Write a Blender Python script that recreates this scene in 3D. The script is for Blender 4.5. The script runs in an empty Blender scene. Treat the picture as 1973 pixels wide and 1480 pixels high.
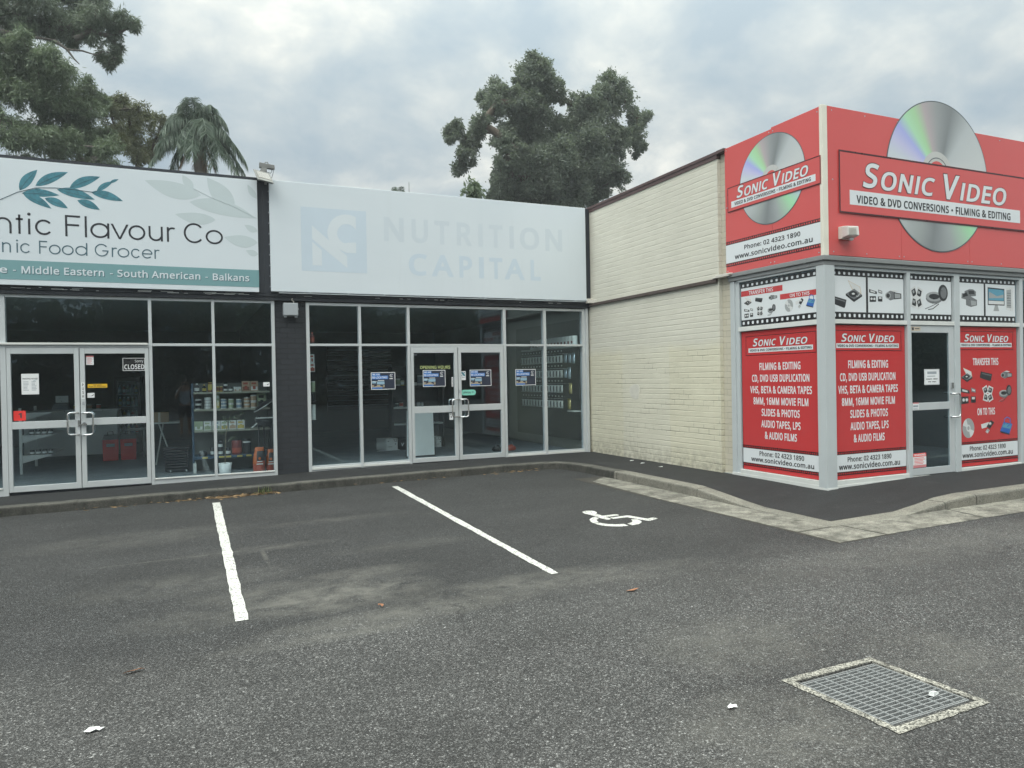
import bpy, bmesh, math, random
import numpy as np
from mathutils import Vector, Matrix

random.seed(7)
rng = np.random.default_rng(7)
sc = bpy.context.scene
COL = sc.collection

# ------------------------------------------------------------------ camera
cam_d = bpy.data.cameras.new('camera')
cam = bpy.data.objects.new('camera', cam_d)
COL.objects.link(cam)
cam_d.sensor_fit = 'HORIZONTAL'
cam_d.sensor_width = 36.0
cam_d.lens = 25.643
cam_d.clip_start = 0.05
cam_d.clip_end = 3000
EYE = 1.62
yaw, pitch, roll = 0.42188367, -0.00855698, -0.01849655
fw = Vector((math.sin(yaw) * math.cos(pitch), math.cos(yaw) * math.cos(pitch), math.sin(pitch)))
rt = Vector((math.cos(yaw), -math.sin(yaw), 0))
up = rt.cross(fw)
r2 = rt * math.cos(roll) + up * math.sin(roll)
u2 = -rt * math.sin(roll) + up * math.cos(roll)
cam.matrix_world = Matrix(((r2.x, u2.x, -fw.x, 0), (r2.y, u2.y, -fw.y, 0), (r2.z, u2.z, -fw.z, EYE), (0, 0, 0, 1)))
sc.camera = cam

# ------------------------------------------------------------------ light, sky, exposure
SUN_EL, SUN_AZ = math.radians(50), math.radians(232)      # azimuth clockwise from +Y: behind the camera, slightly left
sc.view_settings.view_transform = 'Standard'
sc.view_settings.look = 'None'
sc.view_settings.gamma = 1.0
sc.view_settings.exposure = 0.44
world = bpy.data.worlds.new('World')
sc.world = world
world.use_nodes = True
wn, wl = world.node_tree.nodes, world.node_tree.links
wn.clear()
w_out = wn.new('ShaderNodeOutputWorld')
w_bg = wn.new('ShaderNodeBackground')
w_bg.inputs['Strength'].default_value = 0.1
wl.new(w_bg.outputs[0], w_out.inputs[0])
w_sky = wn.new('ShaderNodeTexSky')
w_sky.sky_type = 'NISHITA'
w_sky.sun_disc = False
w_sky.sun_elevation = SUN_EL
w_sky.sun_rotation = SUN_AZ
w_tc = wn.new('ShaderNodeTexCoord')
w_sep = wn.new('ShaderNodeSeparateXYZ')
wl.new(w_tc.outputs['Generated'], w_sep.inputs[0])


def wmath(op, a, b=None, clamp=False):
    n = wn.new('ShaderNodeMath')
    n.operation = op
    n.use_clamp = clamp
    for i, v in enumerate((a, b)):
        if v is None:
            continue
        if isinstance(v, (int, float)):
            n.inputs[i].default_value = v
        else:
            wl.new(v, n.inputs[i])
    return n.outputs[0]


zc = wmath('MAXIMUM', w_sep.outputs[2], 0.0)
den = wmath('ADD', zc, 0.40)
cx, cy = wmath('DIVIDE', w_sep.outputs[0], den), wmath('DIVIDE', w_sep.outputs[1], den)
w_cmb = wn.new('ShaderNodeCombineXYZ')
wl.new(cx, w_cmb.inputs[0])
wl.new(cy, w_cmb.inputs[1])


def wnoise(scale, detail, rough, dist, off):
    m = wn.new('ShaderNodeMapping')
    m.inputs['Location'].default_value = off
    wl.new(w_cmb.outputs[0], m.inputs[0])
    n = wn.new('ShaderNodeTexNoise')
    n.inputs['Scale'].default_value = scale
    n.inputs['Detail'].default_value = detail
    n.inputs['Roughness'].default_value = rough
    n.inputs['Distortion'].default_value = dist
    wl.new(m.outputs[0], n.inputs['Vector'])
    return n.outputs['Fac']


n_big = wnoise(1.5, 4, 0.5, 0.1, (3.1, 1.7, 0))
n_mid = wnoise(4.6, 8, 0.56, 0.18, (0.4, 5.2, 0))
n_mix = wmath('ADD', wmath('MULTIPLY', n_big, 0.42), wmath('MULTIPLY', n_mid, 0.58))
w_ramp = wn.new('ShaderNodeValToRGB')
wl.new(n_mix, w_ramp.inputs[0])
e = w_ramp.color_ramp.elements
e[0].position, e[0].color = 0.40, (2.6, 3.3, 3.9, 1)
e[1].position, e[1].color = 0.63, (6.3, 6.5, 6.25, 1)
m1 = w_ramp.color_ramp.elements.new(0.475)
m1.color = (3.25, 3.85, 4.25, 1)
m2 = w_ramp.color_ramp.elements.new(0.545)
m2.color = (4.25, 4.7, 4.85, 1)
# an overcast dome is brighter overhead and around the veiled sun than near the horizon
zen = wmath('ADD', wmath('MULTIPLY', wmath('POWER', zc, 2.3), 4.6), 0.92)
sd = (math.sin(SUN_AZ) * math.cos(SUN_EL), math.cos(SUN_AZ) * math.cos(SUN_EL), math.sin(SUN_EL))
w_dot = wn.new('ShaderNodeVectorMath')
w_dot.operation = 'DOT_PRODUCT'
wl.new(w_tc.outputs['Generated'], w_dot.inputs[0])
w_dot.inputs[1].default_value = sd
glow = wmath('ADD', wmath('MULTIPLY', wmath('POWER', wmath('MAXIMUM', w_dot.outputs['Value'], 0.0), 3.0), 0.9), 1.0)
gain = wmath('MULTIPLY', zen, glow)
w_mul = wn.new('ShaderNodeVectorMath')
w_mul.operation = 'SCALE'
wl.new(w_ramp.outputs[0], w_mul.inputs[0])
wl.new(gain, w_mul.inputs['Scale'])
w_mix = wn.new('ShaderNodeMix')
w_mix.data_type = 'RGBA'
w_mix.inputs[0].default_value = 0.93
wl.new(w_sky.outputs[0], w_mix.inputs[6])
w_tint = wn.new('ShaderNodeMix')          # warmer tint overhead, takes the blue out of the skylight
w_tint.data_type = 'RGBA'
w_tint.blend_type = 'MULTIPLY'
wl.new(wmath('MULTIPLY', zc, 1.3, True), w_tint.inputs[0])
wl.new(w_mul.outputs[0], w_tint.inputs[6])
w_tint.inputs[7].default_value = (1.10, 1.0, 0.86, 1)
wl.new(w_tint.outputs[2], w_mix.inputs[7])
wl.new(w_mix.outputs[2], w_bg.inputs['Color'])

sun_d = bpy.data.lights.new('sun', 'SUN')
sun_d.energy = 0.9
sun_d.angle = math.radians(40)
sun_d.color = (1.0, 0.95, 0.87)
sun = bpy.data.objects.new('sun', sun_d)
COL.objects.link(sun)
sun.rotation_euler = (Vector((0, 0, -1)).rotation_difference(Vector(sd) * -1)).to_euler()
sun.location = (0, -10, 30)

# ------------------------------------------------------------------ helpers: materials
MATS = {}


def new_mat(name):
    m = bpy.data.materials.new(name)
    m.use_nodes = True
    m.node_tree.nodes.clear()
    return m, m.node_tree.nodes, m.node_tree.links


class G:
    """small shader-graph builder"""

    def __init__(self, name):
        self.m, self.n, self.l = new_mat(name)
        self.out = self.n.new('ShaderNodeOutputMaterial')
        MATS[name] = self.m

    def sock(self, node, key, v):
        if v is None:
            return
        if hasattr(v, 'is_linked') or isinstance(v, bpy.types.NodeSocket):
            self.l.new(v, node.inputs[key])
        else:
            if isinstance(v, (tuple, list)) and len(v) == 3 and node.inputs[key].type == 'RGBA':
                v = (*v, 1)
            node.inputs[key].default_value = v

    def math(self, op, a, b=None, c=None, clamp=False):
        n = self.n.new('ShaderNodeMath')
        n.operation = op
        n.use_clamp = clamp
        for i, v in enumerate((a, b, c)):
            self.sock(n, i, v)
        return n.outputs[0]

    def pos(self):
        return self.n.new('ShaderNodeNewGeometry').outputs['Position']

    def objc(self):
        return self.n.new('ShaderNodeTexCoord').outputs['Object']

    def sep(self, v):
        n = self.n.new('ShaderNodeSeparateXYZ')
        self.l.new(v, n.inputs[0])
        return n.outputs

    def comb(self, x=0.0, y=0.0, z=0.0):
        n = self.n.new('ShaderNodeCombineXYZ')
        for i, v in enumerate((x, y, z)):
            self.sock(n, i, v)
        return n.outputs[0]

    def mapping(self, v, loc=(0, 0, 0), rot=(0, 0, 0), scale=(1, 1, 1)):
        n = self.n.new('ShaderNodeMapping')
        self.l.new(v, n.inputs[0])
        n.inputs['Location'].default_value = loc
        n.inputs['Rotation'].default_value = rot
        n.inputs['Scale'].default_value = scale
        return n.outputs[0]

    def noise(self, v, scale, detail=4, rough=0.5, dist=0.0):
        n = self.n.new('ShaderNodeTexNoise')
        self.l.new(v, n.inputs['Vector'])
        n.inputs['Scale'].default_value = scale
        n.inputs['Detail'].default_value = detail
        n.inputs['Roughness'].default_value = rough
        n.inputs['Distortion'].default_value = dist
        return n.outputs['Fac']

    def voro(self, v, scale, feature='F1'):
        n = self.n.new('ShaderNodeTexVoronoi')
        n.feature = feature
        self.l.new(v, n.inputs['Vector'])
        n.inputs['Scale'].default_value = scale
        return n.outputs

    def ramp(self, f, stops, interp='LINEAR'):
        n = self.n.new('ShaderNodeValToRGB')
        self.sock(n, 0, f)
        cr = n.color_ramp
        cr.interpolation = interp
        while len(cr.elements) < len(stops):
            cr.elements.new(0.5)
        for el, (p, c) in zip(cr.elements, stops):
            el.position = p
            el.color = (c, c, c, 1) if isinstance(c, (int, float)) else (*c, 1)
        return n.outputs[0]

    def mix(self, f, a, b, mode='MIX'):
        n = self.n.new('ShaderNodeMix')
        n.data_type = 'RGBA'
        n.blend_type = mode
        self.sock(n, 0, f)
        self.sock(n, 6, a)
        self.sock(n, 7, b)
        return n.outputs[2]

    def bump(self, h, strength=0.3, dist=0.01):
        n = self.n.new('ShaderNodeBump')
        self.l.new(h, n.inputs['Height'])
        n.inputs['Strength'].default_value = strength
        n.inputs['Distance'].default_value = dist
        return n.outputs[0]

    def pbr(self, col, rough=0.5, metal=0.0, normal=None, spec=0.5, **kw):
        n = self.n.new('ShaderNodeBsdfPrincipled')
        self.sock(n, 'Base Color', col)
        self.sock(n, 'Roughness', rough)
        self.sock(n, 'Metallic', metal)
        self.sock(n, 'Specular IOR Level', spec)
        if normal is not None:
            self.l.new(normal, n.inputs['Normal'])
        for k, v in kw.items():
            self.sock(n, k, v)
        self.l.new(n.outputs[0], self.out.inputs[0])
        return n


def plain(name, col, rough=0.5, metal=0.0, var=0.06, scale=6.0, spec=0.5):
    """a paint / plastic / metal with a little soil in it"""
    g = G(name)
    p = g.pos()
    f = g.noise(p, scale, 5, 0.6)
    c = g.mix(g.math('MULTIPLY', f, 1.0), tuple(x * (1 - var * 1.6) for x in col), tuple(min(1, x * (1 + var * 1.2)) for x in col))
    r = g.math('ADD', g.math('MULTIPLY', g.noise(p, scale * 3, 3), 0.16), rough - 0.08)
    g.pbr(c, r, metal, spec=spec)
    return g.m


def M(name):
    return MATS[name]


# ------------------------------------------------------------------ helpers: meshes
class Plane:
    """a flat sheet's frame: u to the right, v up, w out towards the viewer"""

    def __init__(self, kind, off):
        self.kind, self.off = kind, off

    def __call__(self, u, v, w=0.0):
        if self.kind == 'front':
            return (u, self.off - w, v)
        if self.kind == 'left':
            return (self.off - w, -u, v)
        if self.kind == 'back':                     # faces +Y
            return (-u, self.off + w, v)
        return (u, v, self.off + w)                 # floor


class MB:
    def __init__(self):
        self.v, self.f, self.mi, self.mats, self.sm = [], [], [], [], []

    def mat(self, m):
        if isinstance(m, str):
            m = MATS[m]
        if m not in self.mats:
            self.mats.append(m)
        return self.mats.index(m)

    def add(self, vs, fs, m, smooth=False):
        b = len(self.v)
        k = self.mat(m)
        self.v += [tuple(map(float, p)) for p in vs]
        for f in fs:
            self.f.append(tuple(b + i for i in f))
            self.mi.append(k)
            self.sm.append(smooth)
        return self

    def box(self, x0, x1, y0, y1, z0, z1, m):
        vs = [(x, y, z) for z in (z0, z1) for y in (y0, y1) for x in (x0, x1)]
        return self.add(vs, [(0, 2, 3, 1), (4, 5, 7, 6), (0, 1, 5, 4), (2, 6, 7, 3), (0, 4, 6, 2), (1, 3, 7, 5)], m)

    def hexa(self, p, m):
        return self.add(p, [(0, 3, 2, 1), (4, 5, 6, 7), (0, 1, 5, 4), (1, 2, 6, 5), (2, 3, 7, 6), (3, 0, 4, 7)], m)

    def slab(self, pl, u0, u1, v0, v1, w0, w1, m):
        return self.poly(pl, [(u0, v0), (u1, v0), (u1, v1), (u0, v1)], w0, w1, m)

    def poly(self, pl, pts, w0, w1, m):
        n = len(pts)
        vs = [pl(u, v, w0) for u, v in pts] + [pl(u, v, w1) for u, v in pts]
        fs = [tuple(range(n, 2 * n)), tuple(reversed(range(n)))] + [(i, (i + 1) % n, n + (i + 1) % n, n + i) for i in range(n)]
        return self.add(vs, fs, m)

    def disc(self, pl, cu, cv, r, w0, w1, m, n=48, rv=None):
        rv = rv or r
        return self.poly(pl, [(cu + r * math.cos(2 * math.pi * i / n), cv + rv * math.sin(2 * math.pi * i / n)) for i in range(n)], w0, w1, m)

    def ring(self, pl, cu, cv, ro, ri, w0, w1, m, n=64, a0=0.0, a1=2 * math.pi):
        full = abs(a1 - a0 - 2 * math.pi) < 1e-6
        k = n if full else n + 1
        vs, fs = [], []
        for i in range(k):
            a = a0 + (a1 - a0) * i / n
            c, s = math.cos(a), math.sin(a)
            vs += [pl(cu + ro * c, cv + ro * s, w1), pl(cu + ri * c, cv + ri * s, w1), pl(cu + ri * c, cv + ri * s, w0), pl(cu + ro * c, cv + ro * s, w0)]
        for i in range(n):
            a, b = 4 * i, 4 * ((i + 1) % k)
            fs += [(a, b, b + 1, a + 1), (a + 1, b + 1, b + 2, a + 2), (a + 3, a, b, b + 3)[::-1]]
        return self.add(vs, fs, m)

    def frame(self, pl, u0, u1, v0, v1, t, w0, w1, m):
        self.slab(pl, u0, u1, v1 - t, v1, w0, w1, m)
        self.slab(pl, u0, u1, v0, v0 + t, w0, w1, m)
        self.slab(pl, u0, u0 + t, v0 + t, v1 - t, w0, w1, m)
        self.slab(pl, u1 - t, u1, v0 + t, v1 - t, w0, w1, m)
        return self

    def tube(self, pts, r, m, n=8, closed_ends=True):
        pts = [Vector(p) for p in pts]
        rs = r if isinstance(r, (list, tuple)) else [r] * len(pts)
        vs, fs = [], []
        ref = None
        for i, p in enumerate(pts):
            d = (pts[min(i + 1, len(pts) - 1)] - pts[max(i - 1, 0)]).normalized()
            if ref is None:
                ref = d.orthogonal().normalized()
            else:
                ref = (ref - d * ref.dot(d))
                ref = ref.normalized() if ref.length > 1e-6 else d.orthogonal().normalized()
            b = d.cross(ref)
            for j in range(n):
                a = 2 * math.pi * j / n
                vs.append(p + (ref * math.cos(a) + b * math.sin(a)) * rs[i])
        for i in range(len(pts) - 1):
            for j in range(n):
                fs.append((i * n + j, i * n + (j + 1) % n, (i + 1) * n + (j + 1) % n, (i + 1) * n + j))
        self.add(vs, fs, m, True)
        if closed_ends:
            k = len(pts) - 1
            self.add(vs[:n], [tuple(reversed(range(n)))], m)
            self.add(vs[k * n:], [tuple(range(n))], m)
        return self

    def lathe(self, cx, cy, prof, m, n=20, sx=1.0, sy=1.0):
        vs, fs = [], []
        for r, z in prof:
            for j in range(n):
                a = 2 * math.pi * j / n
                vs.append((cx + r * sx * math.cos(a), cy + r * sy * math.sin(a), z))
        for i in range(len(prof) - 1):
            for j in range(n):
                fs.append((i * n + j, i * n + (j + 1) % n, (i + 1) * n + (j + 1) % n, (i + 1) * n + j))
        self.add(vs, fs, m, True)
        self.add(vs[:n], [tuple(reversed(range(n)))], m)
        self.add(vs[-n:], [tuple(range(n))], m)
        return self

    def text(self, pl, s, u0, u1, v0, v1, w, m, bold=0.0, shear=0.0, t=0.0015, res=3, base=None):
        """lettering fitted to a box; base = (string) fits the height to that string's height instead"""
        vs, fs = glyphs(s, bold, shear, res)
        xs = [p[0] for p in vs]
        ys = [p[1] for p in vs]
        x0, x1 = min(xs), max(xs)
        if base:
            bv = [p[1] for p in glyphs(base, bold, shear, res)[0]]
            y0, y1 = min(bv), max(bv)
        else:
            y0, y1 = min(ys), max(ys)
        zs = [p[2] for p in vs]
        z0, z1 = min(zs), max(zs)
        su, sv = (u1 - u0) / (x1 - x0), (v1 - v0) / (y1 - y0)
        out = [pl(u0 + (p[0] - x0) * su, v0 + (p[1] - y0) * sv, w + t * (p[2] - z0) / max(1e-9, z1 - z0)) for p in vs]
        return self.add(out, fs, m)

    def build(self, name, parent=None, loc=None, bevel=0.0, smooth_all=False):
        me = bpy.data.meshes.new(name)
        off = Vector((0, 0, 0))
        if parent is not None:
            off = world_loc(parent)
        if loc is not None:
            off = Vector(loc)
        me.from_pydata([tuple(Vector(p) - off) for p in self.v], [], self.f)
        for m in self.mats:
            me.materials.append(m)
        me.polygons.foreach_set('material_index', self.mi)
        me.polygons.foreach_set('use_smooth', [True] * len(self.f) if smooth_all else self.sm)
        bm = bmesh.new()
        bm.from_mesh(me)
        bmesh.ops.recalc_face_normals(bm, faces=bm.faces)
        bm.to_mesh(me)
        bm.free()
        me.update()
        o = bpy.data.objects.new(name, me)
        COL.objects.link(o)
        if parent is not None:
            o.parent = parent
            if loc is not None:
                o.location = off - world_loc(parent)
        elif loc is not None:
            o.location = off
        if bevel:
            b = o.modifiers.new('bevel', 'BEVEL')
            b.width = bevel
            b.segments = 2
            b.limit_method = 'ANGLE'
        return o


_GL = {}
# outlines of a plain sans-serif alphabet in thousandths: character, advance, then loops of x, y, x, y ...
ALPHABET = {
    ' ': (260, []),
    '!': (269, [[106,201,81,713,188,713,163,201],[134,-14,110,-10,90,2,76,23,72,54,76,85,90,106,110,117,134,121,157,117,177,106,191,85,196,54,191,23,177,2,157,-10]]),
    '&': (731, [[278,-10,185,3,114,41,68,103,53,186,63,255,94,309,143,354,207,395,147,472,127,517,120,568,132,634,169,683,228,714,304,724,375,714,430,684,465,635,476,570,466,512,436,463,390,421,334,383,526,198,550,231,569,269,596,356,685,356,645,238,618,186,583,142,729,0,610,0,523,84,474,46,418,16,354,-3],[280,435,330,468,364,500,383,533,389,570,383,603,365,629,337,646,301,652,263,647,232,630,212,604,206,569,210,535,225,503],[281,68,340,73,390,89,433,112,467,139,260,341,212,308,175,276,152,237,145,189,154,139,182,101,225,76]]),
    ',': (268, [[41,-129,69,-4,91,116,185,116,192,105,154,-11,106,-129]]),
    '-': (322, [[40,229,40,307,282,307,282,229]]),
    '.': (268, [[133,-14,110,-10,90,2,76,23,72,54,76,85,90,106,110,117,133,121,157,117,177,106,191,85,196,54,191,23,177,2,157,-10]]),
    '0': (571, [[285,-10,211,1,152,33,106,87,63,204,49,357,55,465,72,555,103,627,148,681,208,713,285,724,358,713,417,681,463,628,508,512,522,357,516,251,498,160,467,88,422,34,362,1],[285,65,353,83,399,137,425,229,433,357,425,485,399,576,353,631,285,649,216,631,170,576,145,485,137,357,145,229,170,138,216,83]]),
    '1': (571, [[269,0,269,600,135,504,89,563,282,713,355,713,355,0]]),
    '2': (571, [[48,0,48,73,235,262,326,357,358,399,381,440,396,482,400,528,392,580,365,618,325,640,275,648,226,644,183,630,103,580,56,639,101,671,152,699,210,717,275,723,364,710,432,673,476,613,490,533,485,479,467,429,440,381,403,333,308,231,159,84,519,80,519,0]]),
    '3': (571, [[241,-10,137,-1,90,10,45,29,45,111,142,76,242,64,324,73,380,101,412,146,422,205,409,262,370,301,307,323,223,331,154,331,154,405,224,405,301,415,357,442,391,485,402,540,394,586,367,621,326,642,273,649,219,645,174,632,93,589,49,649,91,677,143,701,204,717,272,723,369,711,438,673,479,616,492,546,482,482,452,432,405,397,345,375,419,353,472,318,504,267,514,203,507,144,485,92,448,49,396,17,327,-3]]),
    '4': (571, [[362,0,362,162,21,162,21,237,356,717,447,717,447,241,551,241,551,162,447,162,447,0],[107,241,362,241,362,600]]),
    '5': (571, [[248,-10,144,0,100,12,63,29,63,112,103,92,150,77,249,65,320,74,376,102,412,150,424,219,414,280,381,326,326,354,246,363,182,358,124,349,80,376,107,713,464,713,464,633,182,633,165,426,211,433,275,437,373,424,449,382,498,316,514,228,497,129,444,53,360,6]]),
    '6': (571, [[298,-10,233,-1,175,24,125,67,87,128,63,207,55,305,58,381,68,456,87,527,117,591,160,645,217,687,290,714,381,723,428,721,469,714,469,639,429,648,383,651,320,645,269,628,228,601,196,565,173,522,158,473,143,362,176,395,213,422,259,440,318,446,401,432,467,390,510,322,524,230,509,130,463,54,391,6],[297,64,354,74,398,104,428,156,437,230,429,291,403,338,360,367,300,377,256,373,218,358,187,336,163,309,149,278,144,247,148,204,161,161,182,123,212,91,250,71]]),
    '8': (571, [[288,-10,186,3,111,40,64,101,49,182,54,227,69,267,93,300,124,329,197,372,149,406,108,445,81,493,72,553,79,604,100,646,133,679,176,703,227,718,285,723,370,712,438,679,483,625,498,552,494,512,480,477,458,447,430,421,362,377,442,330,475,301,500,269,516,230,521,185,505,104,458,42,384,3],[289,411,336,436,376,464,403,501,411,549,403,593,376,626,336,645,284,652,234,645,193,626,167,593,158,549,162,515,175,487,196,464,223,445],[286,60,350,69,397,94,426,134,435,184,425,231,394,270,347,302,286,331,270,337,212,306,169,272,143,231,135,181,144,133,172,94,219,69]]),
    '9': (571, [[192,-10,145,-7,102,0,102,75,143,65,190,62,254,68,305,85,346,112,377,147,401,190,416,239,430,350,398,318,361,291,314,273,255,267,172,281,106,323,64,391,50,482,57,552,78,611,112,659,158,694,213,716,278,723,342,714,400,689,450,645,487,585,511,506,519,408,516,332,506,257,487,186,457,122,414,68,357,26,283,-1],[274,336,318,340,356,355,388,377,411,404,426,435,430,466,426,509,413,551,392,590,362,621,324,642,278,649,221,639,176,608,147,556,137,483,145,422,170,375,213,345]]),
    ':': (268, [[133,413,110,417,90,429,76,450,72,481,76,514,90,534,110,545,133,549,157,545,177,534,191,514,196,481,191,450,177,429,157,417],[133,-14,110,-10,90,2,76,23,72,54,76,85,90,106,110,117,133,121,157,117,177,106,191,85,196,54,191,23,177,2,157,-10]]),
    'A': (638, [[0,0,279,716,359,716,637,0,544,0,458,221,176,221,91,0],[206,301,431,301,318,610]]),
    'B': (649, [[97,0,97,713,301,713,418,703,503,674,554,620,571,536,562,479,536,432,494,398,435,378,478,363,517,348,549,325,574,294,590,253,595,203,579,117,529,53,450,13,348,0],[187,409,319,409,396,417,444,439,470,475,478,526,468,577,437,611,383,630,305,636,187,636],[187,76,331,76,411,85,462,113,490,156,499,210,490,260,461,300,407,326,324,335,187,335]]),
    'C': (631, [[388,-10,289,1,207,35,143,89,97,163,70,253,61,357,71,459,100,548,149,621,217,677,302,711,403,723,509,713,600,681,564,605,491,632,448,641,402,644,300,625,222,567,172,476,156,356,171,238,217,146,265,103,326,78,401,69,490,77,572,97,572,19,490,-3]]),
    'D': (729, [[97,0,97,713,317,713,417,703,503,673,573,624,625,556,657,469,668,363,657,253,624,162,570,91,496,41,404,10,296,0],[187,77,284,77,444,108,541,203,573,360,565,447,542,517,503,570,418,620,304,636,187,636]]),
    'E': (555, [[97,0,97,713,495,713,495,634,187,634,187,411,477,411,477,334,187,334,187,79,495,79,495,0]]),
    'F': (518, [[97,0,97,713,495,713,495,634,187,634,187,381,476,381,476,303,187,303,187,0]]),
    'G': (727, [[402,-10,300,1,216,34,149,88,100,161,71,251,61,356,72,461,105,550,158,623,231,678,322,712,430,723,544,712,643,681,609,603,524,632,475,641,425,644,346,636,280,610,226,567,173,476,155,356,162,276,182,206,218,148,269,104,337,77,423,68,503,73,563,85,563,297,406,297,406,376,653,376,653,27,536,-1]]),
    'H': (740, [[97,0,97,713,187,713,187,411,552,411,552,713,642,713,642,0,552,0,552,333,187,333,187,0]]),
    'I': (280, [[95,0,95,713,185,713,185,0]]),
    'K': (618, [[97,0,97,713,187,713,187,361,248,429,310,497,502,713,607,713,325,402,618,0,512,0,260,341,187,277,187,0]]),
    'L': (523, [[97,0,97,713,187,713,187,80,498,80,498,0]]),
    'M': (906, [[97,0,97,713,230,713,449,129,677,713,809,713,809,0,720,0,720,600,485,0,411,0,180,600,180,0]]),
    'N': (759, [[97,0,97,713,201,713,578,130,578,713,662,713,662,0,557,0,180,580,180,0]]),
    'O': (780, [[390,-10,289,1,206,36,142,91,97,165,70,255,61,358,70,461,97,550,142,623,206,678,289,713,391,724,490,713,571,679,635,624,682,551,710,461,719,357,710,254,682,164,635,91,571,36,490,1],[390,68,464,77,524,102,568,145,610,237,624,357,610,478,568,569,524,611,465,637,391,645,318,637,259,611,213,569,170,478,156,357,170,237,213,145,258,102,317,77]]),
    'P': (604, [[97,0,97,713,286,713,406,699,489,658,537,592,553,503,547,446,527,393,491,346,438,310,364,286,269,278,187,278,187,0],[187,355,259,355,348,363,410,387,448,432,460,499,449,559,416,602,360,628,278,636,187,636]]),
    'R': (621, [[97,0,97,713,294,713,409,700,490,663,537,599,553,510,548,458,532,415,508,381,479,355,410,320,606,0,501,0,329,295,187,295,187,0],[187,370,294,370,369,379,420,405,450,447,460,506,450,566,418,606,365,628,289,635,187,635]]),
    'S': (548, [[247,-10,136,-1,51,24,51,110,140,81,195,71,251,68,321,76,371,99,401,135,411,183,408,215,396,242,376,265,345,286,244,330,164,366,106,410,72,467,60,541,67,594,89,639,123,674,169,701,225,717,288,723,395,712,484,683,456,606,376,633,286,644,227,637,185,616,159,583,151,540,155,507,166,480,185,458,215,437,307,396,413,347,451,318,479,284,496,242,501,191,484,106,432,43,352,3]]),
    'T': (555, [[233,0,233,634,10,634,10,713,544,713,544,634,323,634,323,0]]),
    'U': (730, [[361,-10,245,8,159,62,107,146,90,254,90,713,180,713,180,251,191,174,226,116,284,80,366,68,450,81,507,119,539,178,550,252,550,713,639,713,639,252,632,181,609,118,571,65,518,24,448,-1]]),
    'V': (599, [[255,0,0,713,94,713,255,256,282,173,300,100,318,174,345,258,504,713,599,713,345,0]]),
    'W': (929, [[201,0,12,713,106,713,252,120,414,713,507,713,678,120,822,713,916,713,726,0,635,0,460,600,292,0]]),
    'Y': (565, [[238,0,238,273,0,713,98,713,283,362,468,713,565,713,328,277,328,0]]),
    'a': (560, [[215,-10,148,0,94,28,58,78,46,149,62,220,109,272,189,306,303,320,393,323,393,355,386,411,364,447,330,467,283,473,242,470,203,461,132,432,105,498,188,531,237,541,288,544,373,534,432,501,468,446,479,364,479,0,415,0,398,76,359,38,321,11,275,-5],[235,61,297,70,348,98,381,146,392,214,392,262,314,259,229,249,175,227,146,193,137,148,144,109,164,82,196,66]]),
    'c': (479, [[300,-10,233,-3,173,19,124,56,86,109,63,178,55,265,63,354,88,425,127,479,177,516,238,538,306,545,384,537,446,516,419,443,363,460,304,468,216,446,163,378,146,266,155,180,184,117,232,79,299,66,376,75,437,97,437,19,378,-2]]),
    'd': (614, [[275,-10,185,7,115,59,70,146,55,267,70,388,115,475,186,528,276,545,332,539,377,522,413,497,441,466,444,505,441,545,441,759,529,759,529,0,458,0,445,72,413,40,377,14,332,-4],[289,63,361,75,408,109,434,168,442,250,442,266,434,354,409,419,362,459,288,472,226,458,181,416,155,350,146,265,155,179,181,116,226,76]]),
    'e': (563, [[313,-10,241,-2,178,21,126,60,87,113,63,182,55,264,62,345,84,414,120,470,167,511,225,537,292,545,356,538,410,515,454,479,486,431,506,372,512,304,512,251,146,251,158,171,192,112,246,77,317,65,407,74,488,102,488,25,407,-1],[148,321,420,321,413,382,389,431,349,463,291,473,234,463,191,433,162,385]]),
    'f': (344, [[109,0,109,467,15,467,15,508,109,538,109,569,120,658,155,718,210,753,283,764,341,758,386,746,363,677,327,687,284,692,245,685,218,663,202,625,197,570,197,535,332,535,332,467,197,467,197,0]]),
    'h': (617, [[85,0,85,759,173,759,173,536,168,461,204,497,244,523,290,539,341,544,426,533,487,498,524,437,536,349,536,0,449,0,449,343,436,414,396,457,330,471,254,459,206,421,181,360,173,277,173,0]]),
    'i': (258, [[130,624,110,628,93,638,82,656,78,680,82,705,93,722,110,733,130,736,149,733,165,722,177,705,181,680,177,656,165,638,149,628],[85,0,85,535,173,535,173,0]]),
    'k': (533, [[85,0,85,759,172,759,172,362,171,321,168,276,190,299,214,329,236,355,406,535,509,535,293,307,524,0,418,0,233,250,172,197,172,0]]),
    'l': (258, [[85,0,85,759,173,759,173,0]]),
    'm': (934, [[85,0,85,535,156,535,169,462,203,499,241,525,285,540,332,545,406,535,460,505,495,455,532,495,574,523,622,540,672,545,751,534,808,499,842,438,853,349,853,0,766,0,766,345,754,415,718,457,657,471,590,460,546,426,521,371,512,296,512,0,425,0,425,345,413,415,377,457,316,471,247,459,204,421,180,360,173,278,173,0]]),
    'n': (617, [[85,0,85,535,156,535,169,462,205,499,246,525,293,540,343,545,427,534,487,499,524,438,536,349,536,0,449,0,449,343,436,414,396,457,330,471,254,459,207,421,181,360,173,278,173,0]]),
    'o': (604, [[301,-10,234,-2,174,22,125,62,87,117,63,186,55,269,72,386,122,473,201,527,304,545,372,537,432,513,481,473,519,419,542,351,550,269,533,151,483,63,404,8],[303,63,373,77,421,118,450,184,459,269,450,353,421,417,372,458,302,471,231,458,183,417,155,353,146,269,155,184,183,118,232,77]]),
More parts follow.
